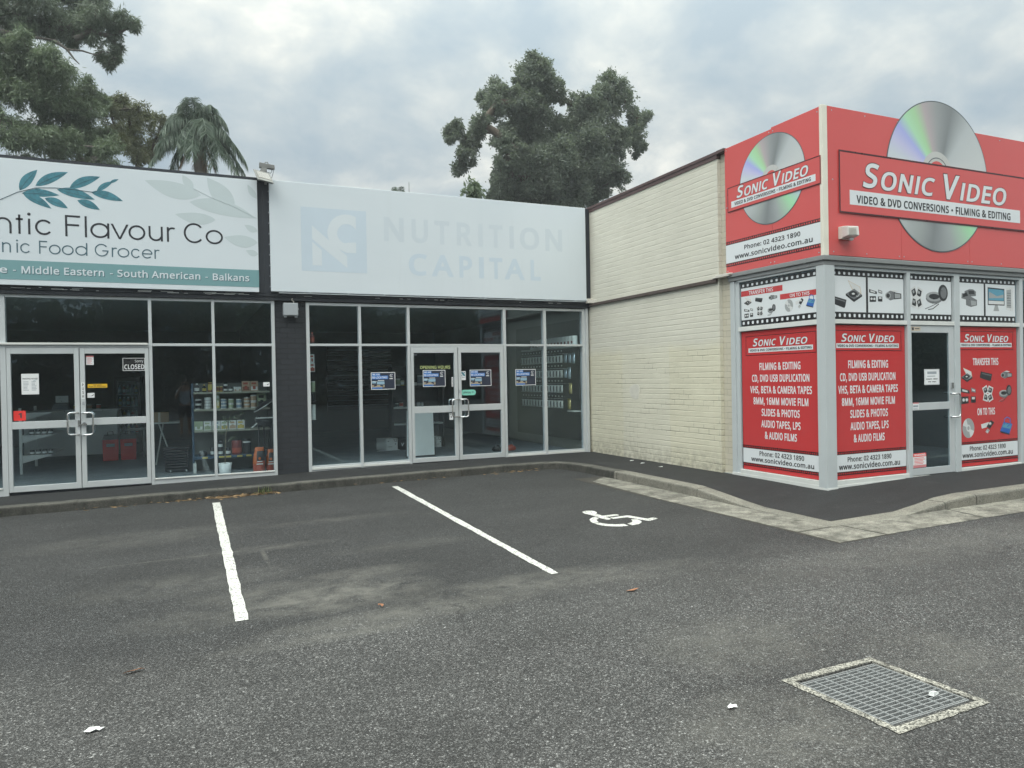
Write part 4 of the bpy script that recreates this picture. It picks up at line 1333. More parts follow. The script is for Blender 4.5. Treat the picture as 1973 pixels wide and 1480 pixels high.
b = MB()
LV = [(-2.075, 4.404, -1.855, 4.716, .13), (-1.883, 4.483, -1.478, 4.718, .13), (-1.465, 4.489, -1.070, 4.690, .13), (-1.121, 4.471, -.90, 4.640, .075), (-.95, 4.61, -.831, 4.675, .04), (-2.050, 4.365, -1.593, 4.374, .11), (-2.033, 4.356, -1.695, 4.174, .11),
      (-1.892, 4.441, -1.770, 4.389, .05), (-1.772, 4.317, -1.489, 4.194, .11), (-1.618, 4.455, -1.147, 4.348, .13), (-1.368, 4.319, -1.085, 4.204, .11), (-1.191, 4.454, -.781, 4.357, .12)]
for i, (x0, y0, x1, y1, w) in enumerate(LV):
    leaf2d(b, GS, (x0, y0), (x1, y1), w, .0003, .0012 + .0001 * i, 'teal_leaf')
    b.tube([GS(x0, y0, .0022), GS((x0 + x1) / 2 - .01, (y0 + y1) / 2 + .008, .0024), GS(x1 * .93 + x0 * .07, y1 * .93 + y0 * .07, .0022)], .0022, 'teal_stem', 4)
stem = [(-2.60, 4.05), (-2.45, 4.17), (-2.309, 4.252), (-2.102, 4.375), (-1.875, 4.457), (-1.644, 4.477), (-1.447, 4.474), (-1.173, 4.456), (-1.12, 4.468)]
b.tube([GS(x, z, .002) for x, z in stem], .0045, 'teal_stem', 5)
b.build('leaf_sprig', t)
b = MB()
for i, (x0, y0, x1, y1, w) in enumerate([(.294, 4.535, -.485, 4.696, .25), (.183, 4.632, .034, 4.823, .12), (.774, 4.405, .383, 4.815, .27), (.127, 4.420, 1.094, 4.235, .24), (.494, 4.169, -.079, 4.216, .18), (1.110, 3.85, .615, 3.906, .19), (1.112, 4.029, .918, 4.119, .10), (1.112, 3.66, .932, 3.719, .10), (1.113, 4.55, .975, 4.765, .09)]):
    leaf2d(b, GS, (x0, y0), (x1, y1), w, .0002, .0008 + .0001 * i, 'ghost_leaf', 14)
b.tube([GS(.183, 4.632, .001), GS(.42, 4.52, .001), GS(.76, 4.40, .001), GS(1.112, 4.235, .001)], .004, 'ghost_leaf', 4)
b.build('faded_leaves', t)
b = MB()
for i in range(10):
    b.slab(GS, 1.285, 1.297, 3.15 + .17 * i, 3.165 + .17 * i, -.04, .004, 'box_grey')
b.build('eyelet_lacing', t)

# faded supplement banner
t = thing('shop_sign', 'blank white banner with ghosted pale blue square logo and faded capitals', 'sign', (4.2, 12.28, 3.08))
b = MB()
NU_, NV_ = 30, 10
vs, fs = [], []
for j in range(NV_ + 1):
    for i in range(NU_ + 1):
        u, v = 1.300 + (7.128 - 1.300) * i / NU_, 3.082 + (4.872 - 3.082) * j / NV_
        vs.append(GS(u, v, 0.0))
b.slab(GS, 1.300, 7.128, 3.082, 4.872, -.048, 0, 'banner_white')
b.build('banner', t, bevel=.006)
b = MB()
b.slab(GS, 1.785, 2.860, 3.434, 4.480, .0003, .0012, 'faded_blue')
b.poly(GS, [(1.960, 4.185), (2.528, 3.705), (2.528, 3.507), (1.960, 3.965)], .0012, .002, 'banner_white')
b.poly(GS, [(1.960, 3.915), (2.112, 3.785), (2.112, 3.530), (1.960, 3.530)], .0012, .002, 'banner_white')
cc = (2.535, 4.08)
ro, ri = .325, .165
arc = [(cc[0] + ro * math.cos(a), cc[1] + ro * math.sin(a)) for a in np.linspace(math.radians(62), math.radians(222), 20)]
arc2 = [(cc[0] + ri * math.cos(a), cc[1] + ri * math.sin(a)) for a in np.linspace(math.radians(270), math.radians(28), 20)]
b.poly(GS, arc + [(2.515, 3.765), (2.682, 3.765), (2.682, 3.945), (2.55, 3.935)] + arc2[1:], .0012, .0024, 'banner_white')
b.build('ghosted_logo', t)
b = MB()
for s, u0, u1 in (('N', 3.164, 3.515), ('U', 3.652, 3.950), ('T', 4.070, 4.350), ('R', 4.486, 4.776), ('I', 4.900, 4.985), ('T', 5.105, 5.375), ('I', 5.515, 5.602), ('O', 5.728, 6.125), ('N', 6.255, 6.612)):
    b.text(GS, s, u0, u1, 4.0, 4.415, .0003, 'faded_grey_blue', bold=.035, t=.0008)
for s, u0, u1 in (('C', 3.590, 3.925), ('A', 4.000, 4.417), ('P', 4.523, 4.768), ('I', 4.900, 4.995), ('T', 5.105, 5.361), ('A', 5.400, 5.815), ('L', 5.934, 6.145)):
    b.text(GS, s, u0, u1, 3.430, 3.815, .0003, 'faded_blue', bold=.035, t=.0008)
b.build('ghosted_lettering', t)
b = MB()
for i in range(9):
    x = 1.9 + i * .62
    b.box(x, x + .02, 12.26, 12.30, 3.055, 3.080, 'box_grey')
b.slab(GS, 1.42, 7.10, 3.058, 3.066, -.02, .0, 'banner_white')
b.build('eyelet_lacing', t)

# --- video shop fascia
FP = Plane('front', 6.66)
LP = Plane('left', 7.25)


def film_strip(b, pl, u0, u1, v0, v1, w, n, hole='sign_white', body='film_black', ratio=.5, hh=.55):
    b.slab(pl, u0, u1, v0, v1, w, w + .0008, body)
    s = (u1 - u0) / n
    h = (v1 - v0) * hh
    m_ = (v0 + v1) / 2
    for i in range(n):
        c = u0 + (i + .5) * s
        a, e_ = s * ratio / 2, h / 2
        k = min(a, e_) * .4
        b.poly(pl, [(c - a + k, m_ - e_), (c + a - k, m_ - e_), (c + a, m_ - e_ + k), (c + a, m_ + e_ - k), (c + a - k, m_ + e_), (c - a + k, m_ + e_), (c - a, m_ + e_ - k), (c - a, m_ - e_ + k)], w + .0008, w + .0014, hole)


def logo(parent, pl, u0, u1, v0, v1, w, strip, title, text, red, outline, th, part='logo_plate', lift=.004):
    """red plate with dark outline, slanted small-cap title and a white strip of black capitals"""
    b = MB()
    b.slab(pl, u0, u1, v0, v1, w, w + lift, red)
    b.frame(pl, u0, u1, v0, v1, th, w + lift, w + lift + .0012, outline)
    plate = b.build(part, parent)
    b = MB()
    w1 = w + lift + .0003
    b.slab(pl, strip[0], strip[1], strip[2], strip[3], w1, w1 + .001, 'sign_white')
    b.text(pl, 'VIDEO & DVD CONVERSIONS \u2022 FILMING & EDITING', text[0], text[1], text[2], text[3], w1 + .001, 'film_black', bold=.032, base='VIDEO DVD')
    for d, mt, ww in ((.07, outline, 0), (.0, 'sign_white', .0016)):
        for s, a, e_, z0, z1 in title:
            k = (z1 - z0)
            b.text(pl, s, a - d * k * .5, e_ + d * k * .5, z0 - d * k * .5, z1 + d * k * .5, w1 + ww + .0003, mt, bold=.028 + d * .30, shear=.20)
    b.build('lettering', plate)
    return plate


def add_disc_print(name, c, front, r):
    disc_print(name, c, front, r)


disc_print('disc_print_front', (9.39, 4.236), True, 1.02)
disc_print('disc_print_side', (7.526, 4.229), False, .602)

t = thing('shop_sign', 'large red fascia sign facing the lane with a silver disc rising above its top edge', 'sign', (9.4, 6.68, 3.08))
b = MB()
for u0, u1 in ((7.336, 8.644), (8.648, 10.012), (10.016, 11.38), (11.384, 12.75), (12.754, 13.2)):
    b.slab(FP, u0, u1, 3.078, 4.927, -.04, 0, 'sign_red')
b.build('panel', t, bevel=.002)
MB().box(7.246, 7.334, 6.652, 6.70, 3.06, 4.93, 'trim_cream').build('corner_trim', t, bevel=.004)
b = MB().disc(FP, 9.39, 4.236, 1.02, .002, .006, 'disc_edge', 96).disc(FP, 9.39, 4.236, 1.005, .006, .0075, 'disc_print_front', 96)
b.disc(FP, 9.39, 4.236, 1.012, -.02, .0015, 'disc_edge', 96)
dsc = b.build('disc', t)
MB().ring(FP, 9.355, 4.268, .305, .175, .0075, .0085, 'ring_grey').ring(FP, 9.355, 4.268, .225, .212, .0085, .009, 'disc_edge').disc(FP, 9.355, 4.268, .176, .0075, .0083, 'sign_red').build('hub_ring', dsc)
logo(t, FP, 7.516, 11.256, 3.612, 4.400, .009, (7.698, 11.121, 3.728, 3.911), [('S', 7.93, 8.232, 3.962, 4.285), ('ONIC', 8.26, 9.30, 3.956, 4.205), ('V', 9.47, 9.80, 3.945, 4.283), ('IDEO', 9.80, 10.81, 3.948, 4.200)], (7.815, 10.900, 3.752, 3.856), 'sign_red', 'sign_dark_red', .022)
b = MB()
for u in (7.42, 8.0, 8.60, 8.69, 9.35, 9.97, 10.06, 10.7, 11.3):
    for v in (3.12, 4.02, 4.88):
        b.disc(FP, u, v + (.0 if u != 9.35 else -.06), .009, .0, .003, 'box_grey', 8)
b.build('rivets', t)

t = thing('shop_sign', 'red fascia sign on the side wall with silver disc, phone number and web address', 'sign', (7.26, 7.55, 3.08))
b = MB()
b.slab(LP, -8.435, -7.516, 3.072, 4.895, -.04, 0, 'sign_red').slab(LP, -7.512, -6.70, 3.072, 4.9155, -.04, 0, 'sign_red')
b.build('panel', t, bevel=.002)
b = MB().disc(LP, -7.526, 4.229, .602, .001, .003, 'disc_edge', 72).disc(LP, -7.526, 4.229, .592, .003, .004, 'disc_print_side', 72)
dsc = b.build('disc', t)
MB().ring(LP, -7.52, 4.243, .17, .10, .004, .005, 'ring_grey', 40).disc(LP, -7.52, 4.243, .101, .004, .0048, 'sign_red', 40).build('hub_ring', dsc)
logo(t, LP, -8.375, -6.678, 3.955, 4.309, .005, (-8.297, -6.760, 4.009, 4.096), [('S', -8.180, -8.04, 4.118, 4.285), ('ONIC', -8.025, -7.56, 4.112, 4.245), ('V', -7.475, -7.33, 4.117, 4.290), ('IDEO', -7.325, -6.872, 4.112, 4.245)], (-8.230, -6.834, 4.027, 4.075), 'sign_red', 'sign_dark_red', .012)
b = MB()
b.slab(LP, -8.434, -6.70, 3.224, 3.486, .001, .002, 'sign_white')
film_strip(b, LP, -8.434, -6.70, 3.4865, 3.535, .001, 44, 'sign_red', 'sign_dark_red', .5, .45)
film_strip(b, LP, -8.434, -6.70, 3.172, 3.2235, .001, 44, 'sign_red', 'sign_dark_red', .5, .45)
b.text(LP, 'Phone: 02 4323 1890', -8.052, -7.025, 3.370, 3.436, .0022, 'film_black', bold=.022)
b.text(LP, 'www.sonicvideo.com.au', -8.250, -6.826, 3.260, 3.334, .0022, 'film_black', bold=.022)
b.build('contact_strip', t)
b = MB()
for u in (-8.40, -7.55, -7.48, -6.73):
    for v in (3.11, 4.03, 4.86):
        b.disc(LP, u, v, .009, 0, .003, 'box_grey', 8)
b.build('rivets', t)

# ------------------------------------------------------------------ printed window signs of the video shop
plain('icon_dark', (0.025, 0.027, 0.030), 0.3)
plain('icon_grey', (0.16, 0.17, 0.18), 0.3)
plain('icon_mid', (0.33, 0.35, 0.36), 0.3)
plain('icon_light', (0.62, 0.64, 0.65), 0.3)
plain('icon_wood', (0.58, 0.50, 0.40), 0.3)
plain('icon_blue', (0.03, 0.12, 0.42), 0.3)
plain('icon_teal', (0.10, 0.30, 0.42), 0.3)


class Icon:
    """draws in a unit square mapped to a box on the sheet, each stroke a hair above the last"""

    def __init__(self, b, pl, u0, u1, v0, v1, w):
        self.b, self.pl, self.u0, self.v0, self.su, self.sv, self.w, self.k = b, pl, u0, v0, u1 - u0, v1 - v0, w, 0

    def pt(self, p):
        return self.u0 + p[0] * self.su, self.v0 + p[1] * self.sv

    def poly(self, pts, mat):
        self.b.poly(self.pl, [self.pt(p) for p in pts], self.w, self.w + .0006 + .0002 * self.k, 'icon_' + mat)
        self.k += 1

    def ell(self, x, y, rx, ry, mat, n=18):
        self.poly([(x + rx * math.cos(2 * math.pi * i / n), y + ry * math.sin(2 * math.pi * i / n)) for i in range(n)], mat)

    def rot(self, x, y, w, h, deg, mat):
        c, s = math.cos(math.radians(deg)), math.sin(math.radians(deg))
        self.poly([(x + a * c - b_ * s, y + a * s + b_ * c) for a, b_ in ((-w, -h), (w, -h), (w, h), (-w, h))], mat)

    def line(self, pts, t, mat):
        for a, c in zip(pts[:-1], pts[1:]):
            d = Vector((c[0] - a[0], c[1] - a[1]))
            n_ = Vector((-d.y, d.x)).normalized() * t
            self.poly([(a[0] + n_.x, a[1] + n_.y), (a[0] - n_.x, a[1] - n_.y), (c[0] - n_.x, c[1] - n_.y), (c[0] + n_.x, c[1] + n_.y)], mat)


def i_turntable(k):
    k.poly([(.15, .97), (.88, .70), (.96, .34), (.42, .52)], 'wood')
    k.poly([(.19, .93), (.84, .69), (.90, .42), (.45, .56)], 'light')
    k.poly([(.02, .36), (.52, .60), (.98, .34), (.50, .05)], 'grey')
    k.poly([(.02, .36), (.50, .12), (.98, .34), (.98, .26), (.50, 0), (.02, .28)], 'dark')
    k.ell(.46, .36, .26, .14, 'dark')
    k.ell(.46, .37, .09, .045, 'light')
    k.line([(.86, .40), (.72, .26), (.62, .28)], .012, 'light')


def i_deck(k):
    k.poly([(.08, .92), (.98, .66), (.90, .18), (.0, .46)], 'dark')
    k.poly([(.0, .46), (.90, .18), (.82, .0), (.02, .32)], 'dark')
    k.poly([(.16, .78), (.90, .56), (.88, .48), (.15, .70)], 'grey')


def i_camcorder(k):
    k.poly([(.08, .72), (.30, .90), (.62, .82), (.66, .28), (.30, .12), (.10, .30)], 'grey')
    k.ell(.17, .50, .17, .26, 'mid')
    k.ell(.17, .50, .11, .18, 'dark')
    k.poly([(.52, .78), (.98, .70), (.98, .30), (.54, .22)], 'dark')
    k.poly([(.57, .70), (.93, .64), (.93, .36), (.58, .30)], 'mid')
    k.poly([(.28, .90), (.55, .98), (.80, .84), (.62, .80)], 'light')


def i_tapes(k):
    k.poly([(.0, .90), (.58, .74), (.58, .56), (.0, .66)], 'dark')
    k.poly([(.10, .83), (.45, .73), (.45, .64), (.10, .71)], 'light')
    k.poly([(.68, .90), (.98, .80), (.98, .60), (.70, .66)], 'grey')
    k.poly([(.74, .82), (.94, .76), (.94, .68), (.75, .72)], 'light')
    k.poly([(.03, .40), (.50, .42), (.50, .02), (.03, .0)], 'dark')
    k.ell(.17, .22, .08, .09, 'light')
    k.ell(.38, .22, .08, .09, 'light')
    k.poly([(.66, .40), (.98, .40), (.98, .05), (.66, .05)], 'dark')
    k.poly([(.72, .36), (.92, .36), (.92, .24), (.72, .24)], 'light')


def i_slides(k):
    for x, y, d in ((.30, .72, 25), (.72, .70, -20), (.32, .28, -15), (.70, .26, 24)):
        k.rot(x, y, .22, .24, d, 'light')
        k.rot(x, y, .15, .15, d, 'dark')
        k.rot(x - .03, y + .03, .07, .06, d, 'mid')


def i_reel(k):
    k.line([(.55, .25), (.25, .10), (.02, .0)], .015, 'grey')
    k.line([(.60, .22), (.35, .02), (.15, -.02)], .015, 'dark')
    k.ell(.40, .42, .34, .20, 'grey')
    k.ell(.40, .50, .34, .19, 'mid')
    k.ell(.40, .50, .22, .11, 'dark')
    k.ell(.78, .66, .20, .33, 'dark')
    k.ell(.80, .66, .13, .23, 'grey')


def i_disc(k):
    k.ell(.5, .5, .48, .5, 'mid', 30)
    k.poly([(.5, .5), (.05, .66), (.16, .86), (.34, .97)], 'light')
    k.poly([(.5, .5), (.95, .34), (.84, .14), (.66, .03)], 'light')
    k.ell(.5, .5, .17, .18, 'light')
    k.ell(.5, .5, .09, .10, 'mid')


def i_usb(k):
    k.rot(.32, .62, .32, .17, 12, 'light')
    k.rot(.74, .66, .17, .30, -38, 'dark')
    k.ell(.72, .74, .10, .10, 'light')
    k.rot(.50, .18, .12, .15, -38, 'mid')
    k.rot(.47, .12, .06, .06, -38, 'light')


def i_drive(k):
    k.poly([(.28, .72), (.98, .58), (.74, .02), (.0, .22)], 'blue')
    k.poly([(.30, .66), (.90, .55), (.80, .30), (.18, .42)], 'teal')
    k.line([(.35, .55), (.34, .88), (.56, .99), (.80, .90), (.82, .56), (.55, .44)], .03, 'blue')
    k.poly([(.0, .22), (.74, .02), (.74, -.05), (.0, .14)], 'dark')


def i_videocam(k):
    k.poly([(.22, .86), (.52, .98), (.74, .98), (.92, .86), (.92, .62), (.60, .58), (.98, .40), (.98, .10), (.60, .0), (.30, .10), (.30, .40), (.02, .46), (.05, .74), (.22, .74)], 'grey')
    k.poly([(.10, .70), (.34, .80), (.44, .62), (.12, .52)], 'dark')
    k.poly([(.45, .90), (.80, .90), (.82, .72), (.48, .70)], 'dark')
    k.poly([(.60, .36), (.92, .32), (.92, .12), (.62, .08)], 'mid')


def i_monitor(k):
    k.poly([(.02, .98), (.98, .94), (.98, .24), (.02, .24)], 'dark')
    k.poly([(.06, .92), (.94, .89), (.94, .44), (.06, .44)], 'teal')
    k.poly([(.10, .80), (.55, .62), (.92, .70), (.92, .56), (.08, .52)], 'mid')
    k.poly([(.06, .42), (.94, .42), (.94, .28), (.06, .28)], 'light')
    k.poly([(.42, .24), (.58, .24), (.66, .0), (.34, .0)], 'mid')


def i_tower(k):
    k.poly([(.0, .94), (.80, 1.0), (1.0, .98), (1.0, .05), (.85, .0), (.0, .06)], 'light')
    k.poly([(.10, .86), (.74, .90), (.74, .12), (.10, .14)], 'mid')
    for i in range(6):
        k.poly([(.14, .22 + .1 * i), (.70, .22 + .1 * i), (.70, .25 + .1 * i), (.14, .25 + .1 * i)], 'grey')


def draw(t, pl, items, w, name='picture'):
    for fn, u0, u1, v0, v1 in items:
        b = MB()
        fn(Icon(b, pl, u0, u1, v0, v1, w))
        b.build(name, t)


def lower_film(t, pl, u0, u1, v0, v1, w, lg, strip, title, stext, lines, bands, phone, www, extra=None):
    MB().slab(pl, u0, u1, v0, v1, w - .004, w, 'film_red').slab(pl, u0 - .012, u1 + .012, v0 - .006, v1 + .01, w - .008, w - .0045, 'film_black').build('film', t)
    logo(t, pl, *lg, w + .0002, strip, title, stext, 'film_red', 'sign_dark_red', .008, lift=.0006)
    b = MB()
    for s, a, e_, z0, z1 in lines:
        b.text(pl, s, a, e_, z0, z1, w + .0003, 'sign_white', bold=.03, base='FILM')
    b.build('lettering', t)
    b = MB()
    y1, y2, y3, y4 = bands
    film_strip(b, pl, u0, u1, y2, y1, w + .0002, 40, 'film_red', 'sign_dark_red', .45, .4)
    b.slab(pl, u0, u1, y3, y2 - .0005, w + .0002, w + .001, 'sign_white')
    film_strip(b, pl, u0, u1, y4, y3 - .0005, w + .0002, 40, 'film_red', 'sign_dark_red', .45, .4)
    b.text(pl, 'Phone: 02 4323 1890', *phone, w + .0012, 'film_black', bold=.022)
    b.text(pl, 'www.sonicvideo.com.au', *www, w + .0012, 'film_black', bold=.022)
    b.build('contact_strip', t)


WORDS = ['FILMING & EDITING', 'CD, DVD USB DUPLICATION', 'VHS, BETA & CAMERA TAPES', '8MM, 16MM MOVIE FILM', 'SLIDES & PHOTOS', 'AUDIO TAPES, LPS', '& AUDIO FILMS']
ZL = [(1.662, 1.762), (1.499, 1.599), (1.340, 1.440), (1.183, 1.283), (1.026, 1.126), (.868, .968), (.710, .810)]
WF = -.036
t = thing('window_sign', 'red printed window sheet listing services, on the side window left of the corner post', 'sign', (7.32, 7.5, .25))
UL = [(-7.864, -7.123), (-8.013, -6.977), (-8.052, -6.938), (-7.990, -7.000), (-7.835, -7.147), (-7.845, -7.136), (-7.779, -7.201)]
lower_film(t, SL, -8.212, -6.822, .252, 2.212, WF, (-8.128, -6.856, 1.870, 2.144), (-8.074, -6.910, 1.911, 1.973), [('S', -7.984, -7.885, 1.997, 2.108), ('ONIC', -7.875, -7.54, 1.994, 2.085), ('V', -7.475, -7.37, 1.992, 2.108), ('IDEO', -7.36, -6.998, 1.990, 2.080)], (-8.05, -6.93, 1.925, 1.958),
           [(s, a, e_, z0, z1) for s, (a, e_), (z0, z1) in zip(WORDS, UL, ZL)], (.600, .556, .350, .304), (-7.887, -7.083, .466, .536), (-8.052, -6.920, .378, .448))
t = thing('window_sign', 'red printed window sheet listing services, between the corner post and glass door', 'sign', (8.1, 6.74, .25))
UM = [(7.730, 8.455), (7.583, 8.590), (7.549, 8.634), (7.610, 8.575), (7.755, 8.440), (7.755, 8.450), (7.811, 8.373)]
lower_film(t, SF, 7.472, 8.778, .252, 2.212, WF, (7.472, 8.711, 1.884, 2.150), (7.525, 8.663, 1.920, 1.980), [('S', 7.612, 7.715, 2.000, 2.106), ('ONIC', 7.725, 8.05, 1.998, 2.085), ('V', 8.11, 8.215, 1.998, 2.106), ('IDEO', 8.225, 8.577, 1.996, 2.085)], (7.545, 8.645, 1.934, 1.966),
           [(s, a, e_, z0, z1) for s, (a, e_), (z0, z1) in zip(WORDS, UM, ZL)], (.602, .562, .346, .298), (7.696, 8.493, .464, .532), (7.542, 8.654, .370, .446))
t = thing('window_sign', 'red printed window sheet with pictures of devices, right of the glass door', 'sign', (10.5, 6.74, .25))
lower_film(t, SF, 9.858, 11.150, .256, 2.218, WF, (9.858, 11.071, 1.893, 2.158), (9.90, 11.035, 1.932, 1.992), [('S', 9.985, 10.09, 2.010, 2.116), ('ONIC', 10.10, 10.42, 2.008, 2.095), ('V', 10.485, 10.59, 2.008, 2.116), ('IDEO', 10.60, 10.955, 2.006, 2.095)], (9.92, 11.02, 1.946, 1.978),
           [('TRANSFER THIS', 10.165, 10.727, 1.676, 1.776), ('ON TO THIS', 10.250, 10.638, .965, 1.064)], (.598, .560, .350, .302), (10.075, 10.87, .468, .536), (9.915, 11.03, .374, .450))
draw(t, SF, [(i_turntable, 9.915, 10.158, 1.440, 1.651), (i_deck, 10.315, 10.593, 1.443, 1.600), (i_camcorder, 10.781, 11.043, 1.459, 1.594), (i_tapes, 9.900, 10.223, 1.136, 1.387), (i_slides, 10.361, 10.605, 1.152, 1.384),
             (i_reel, 10.721, 11.029, 1.147, 1.386), (i_disc, 9.918, 10.185, .653, .931), (i_usb, 10.333, 10.603, .698, .887), (i_drive, 10.749, 11.038, .665, .917)], WF + .0003)


def upper_film(name, loc, label, pl, u0, u1, divs, items, n, tags=()):
    t = thing(name, label, 'sign', loc)
    MB().slab(pl, u0, u1, 2.293, 2.908, WF - .004, WF, 'sign_white').build('film', t)
    b = MB()
    film_strip(b, pl, u0, u1, 2.836, 2.908, WF + .0002, n, 'sign_white', 'film_black', .42, .48)
    film_strip(b, pl, u0, u1, 2.293, 2.380, WF + .0002, n, 'sign_white', 'film_black', .42, .48)
    for d in divs:
        b.slab(pl, d - .018, d + .018, 2.3805, 2.8355, WF + .0002, WF + .001, 'film_black')
    b.build('film_strip', t)
    if tags:
        b = MB()
        for s, a, e_, z0, z1, x0, x1 in tags:
            b.slab(pl, a, e_, z0, z1, WF + .0002, WF + .001, 'film_red')
            b.text(pl, s, x0, x1, z0 + .012, z1 - .012, WF + .0012, 'sign_white', bold=.012)
        b.build('lettering', t)
    draw(t, pl, items, WF + .0003)
    return t


upper_film('window_sign', (7.32, 7.5, 2.29), 'film-strip transom sheet reading transfer this on to this, on the side window', SL, -8.208, -6.826, (), [
    (i_turntable, -8.15, -8.00, 2.585, 2.70), (i_deck, -7.93, -7.78, 2.60, 2.685), (i_camcorder, -7.67, -7.51, 2.605, 2.69), (i_tapes, -8.15, -7.97, 2.41, 2.555), (i_slides, -7.91, -7.77, 2.41, 2.56), (i_reel, -7.70, -7.54, 2.41, 2.555),
    (i_disc, -7.38, -7.23, 2.425, 2.59), (i_usb, -7.19, -7.06, 2.455, 2.585), (i_drive, -7.01, -6.86, 2.45, 2.61)], 15, (('TRANSFER THIS', -8.207, -7.414, 2.718, 2.795, -8.05, -7.585), ('ON TO THIS', -7.461, -6.8265, 2.600, 2.672, -7.285, -6.955)))
upper_film('window_sign', (8.1, 6.74, 2.29), 'film-strip transom sheet picturing a turntable, tapes and a camcorder', SF, 7.466, 8.768, (8.085,), [
    (i_deck, 7.480, 7.721, 2.429, 2.589), (i_turntable, 7.699, 8.001, 2.510, 2.794), (i_tapes, 8.125, 8.369, 2.519, 2.704), (i_camcorder, 8.422, 8.731, 2.528, 2.693)], 15)
upper_film('window_sign', (9.3, 6.74, 2.29), 'film-strip transom sheet picturing slides and a reel above the glass door', SF, 8.886, 9.722, (), [
    (i_slides, 8.895, 9.147, 2.450, 2.752), (i_reel, 9.177, 9.662, 2.450, 2.796)], 10)
upper_film('window_sign', (10.5, 6.74, 2.29), 'film-strip transom sheet picturing a video camera, monitor and computer tower', SF, 9.838, 11.130, (10.441,), [
    (i_videocam, 9.931, 10.279, 2.498, 2.754), (i_monitor, 10.502, 10.895, 2.453, 2.797), (i_tower, 10.918, 11.082, 2.456, 2.811)], 14)

# ------------------------------------------------------------------ things fixed to the buildings
t = thing('meter_box', 'small grey plastic junction box high on the navy brick pier', 'box', (1.605, 12.42, 2.69))
MB().box(1.488, 1.722, 12.315, 12.424, 2.697, 2.908, 'box_grey').build('case', t, bevel=.012)
MB().box(1.495, 1.715, 12.303, 12.314, 2.706, 2.900, 'box_grey').build('lid', t, bevel=.005)
MB().box(1.50, 1.54, 12.33, 12.36, 2.672, 2.696, 'box_grey').box(1.665, 1.71, 12.33, 12.36, 2.672, 2.696, 'box_grey').box(1.722, 1.735, 12.36, 12.39, 2.80, 2.83, 'box_grey').build('latch', t)
MB().tube([(1.66, 12.37, 2.905), (1.655, 12.36, 2.935), (1.62, 12.35, 2.96), (1.63, 12.33, 2.975)], .008, 'lamp_beige', 6).build('cable', t)

t = thing('floodlight', 'weathered floodlight on a short arm above the black strip between banners', 'floodlight', (1.24, 12.3, 4.88))
b = MB()
F0 = [(1.052, 12.17, 4.990), (1.300, 12.17, 4.945), (1.352, 12.03, 4.752), (1.106, 12.03, 4.800)]
F1 = [(1.075, 12.26, 4.975), (1.300, 12.26, 4.935), (1.340, 12.13, 4.765), (1.118, 12.13, 4.806)]
b.hexa([F1[0], F1[1], F1[2], F1[3], F0[0], F0[1], F0[2], F0[3]], 'lamp_metal')
head = b.build('lamp_head', t, bevel=.006)


def lerp(a, c, s):
    return tuple(a[i] + (c[i] - a[i]) * s for i in range(3))


def bil(q, s, r):
    return lerp(lerp(q[0], q[1], s), lerp(q[3], q[2], s), r)


b = MB()
off = Vector((0, -.010, -.006))
q = [bil(F0, s, r) for s, r in ((.16, .08), (.93, .08), (.93, .92), (.16, .92))]
b.add([Vector(p) + off for p in q], [(0, 1, 2, 3)], 'lamp_glass')
for i in range(14):
    s = .20 + .052 * i
    b.tube([Vector(bil(F0, s, .10)) + off * 1.3, Vector(bil(F0, s, .62)) + off * 1.3], .0028, 'lamp_face', 4)
b.tube([Vector(bil(F0, .16, .66)) + off * 1.4, Vector(bil(F0, .93, .66)) + off * 1.4], .006, 'lamp_beige', 5)
b.build('lens', head)
b = MB()
b.hexa([(1.158, 12.23, 5.046), (1.392, 12.23, 5.036), (1.392, 12.31, 5.036), (1.158, 12.31, 5.046), (1.158, 12.23, 5.124), (1.388, 12.23, 5.100), (1.388, 12.31, 5.100), (1.158, 12.31, 5.124)], 'lamp_metal')
b.build('mounting_bar', t, bevel=.005)
b = MB()
b.hexa([(1.15, 12.22, 4.965), (1.235, 12.22, 4.95), (1.235, 12.30, 4.95), (1.15, 12.30, 4.965), (1.19, 12.23, 5.046), (1.275, 12.23, 5.042), (1.275, 12.30, 5.042), (1.19, 12.30, 5.046)], 'lamp_metal')
b.box(1.235, 1.275, 12.31, 12.36, 4.80, 5.10, 'lamp_metal')
b.tube([(1.24, 12.27, 5.118), (1.25, 12.27, 5.142), (1.285, 12.27, 5.145), (1.30, 12.27, 5.112)], .008, 'lamp_metal', 6)
b.build('arm', t)
MB().tube([(1.335, 12.25, 5.04), (1.345, 12.22, 4.99), (1.32, 12.2, 4.955), (1.27, 12.2, 4.965)], .005, 'ink', 5).tube([(1.355, 12.25, 5.04), (1.372, 12.24, 5.0), (1.35, 12.24, 4.92), (1.335, 12.25, 4.88)], .004, 'ink', 5).build('cable', t)

t = thing('sensor_light', 'square beige security lamp fixed low on the red front fascia near its corner', 'lamp', (7.56, 6.66, 3.28))
MB().box(7.50, 7.70, 6.60, 6.6585, 3.275, 3.43, 'lamp_beige').build('back_plate', t, bevel=.006)
b = MB().hexa([(7.488, 6.49, 3.300), (7.640, 6.46, 3.300), (7.70, 6.60, 3.285), (7.50, 6.60, 3.285), (7.488, 6.50, 3.415), (7.640, 6.47, 3.415), (7.70, 6.60, 3.432), (7.50, 6.60, 3.432)], 'lamp_face')
hd = b.build('lamp_head', t, bevel=.008)
b = MB()
for i in range(7):
    z = 3.312 + .014 * i
    b.tube([(7.492, 6.488, z), (7.600, 6.465, z)], .0035, 'lamp_beige', 4)
b.build('louvre', hd)
MB().lathe(7.60, 6.55, [(.012, 3.284), (.03, 3.272), (.028, 3.255), (.004, 3.245)], 'sign_white', 14).build('sensor', t)

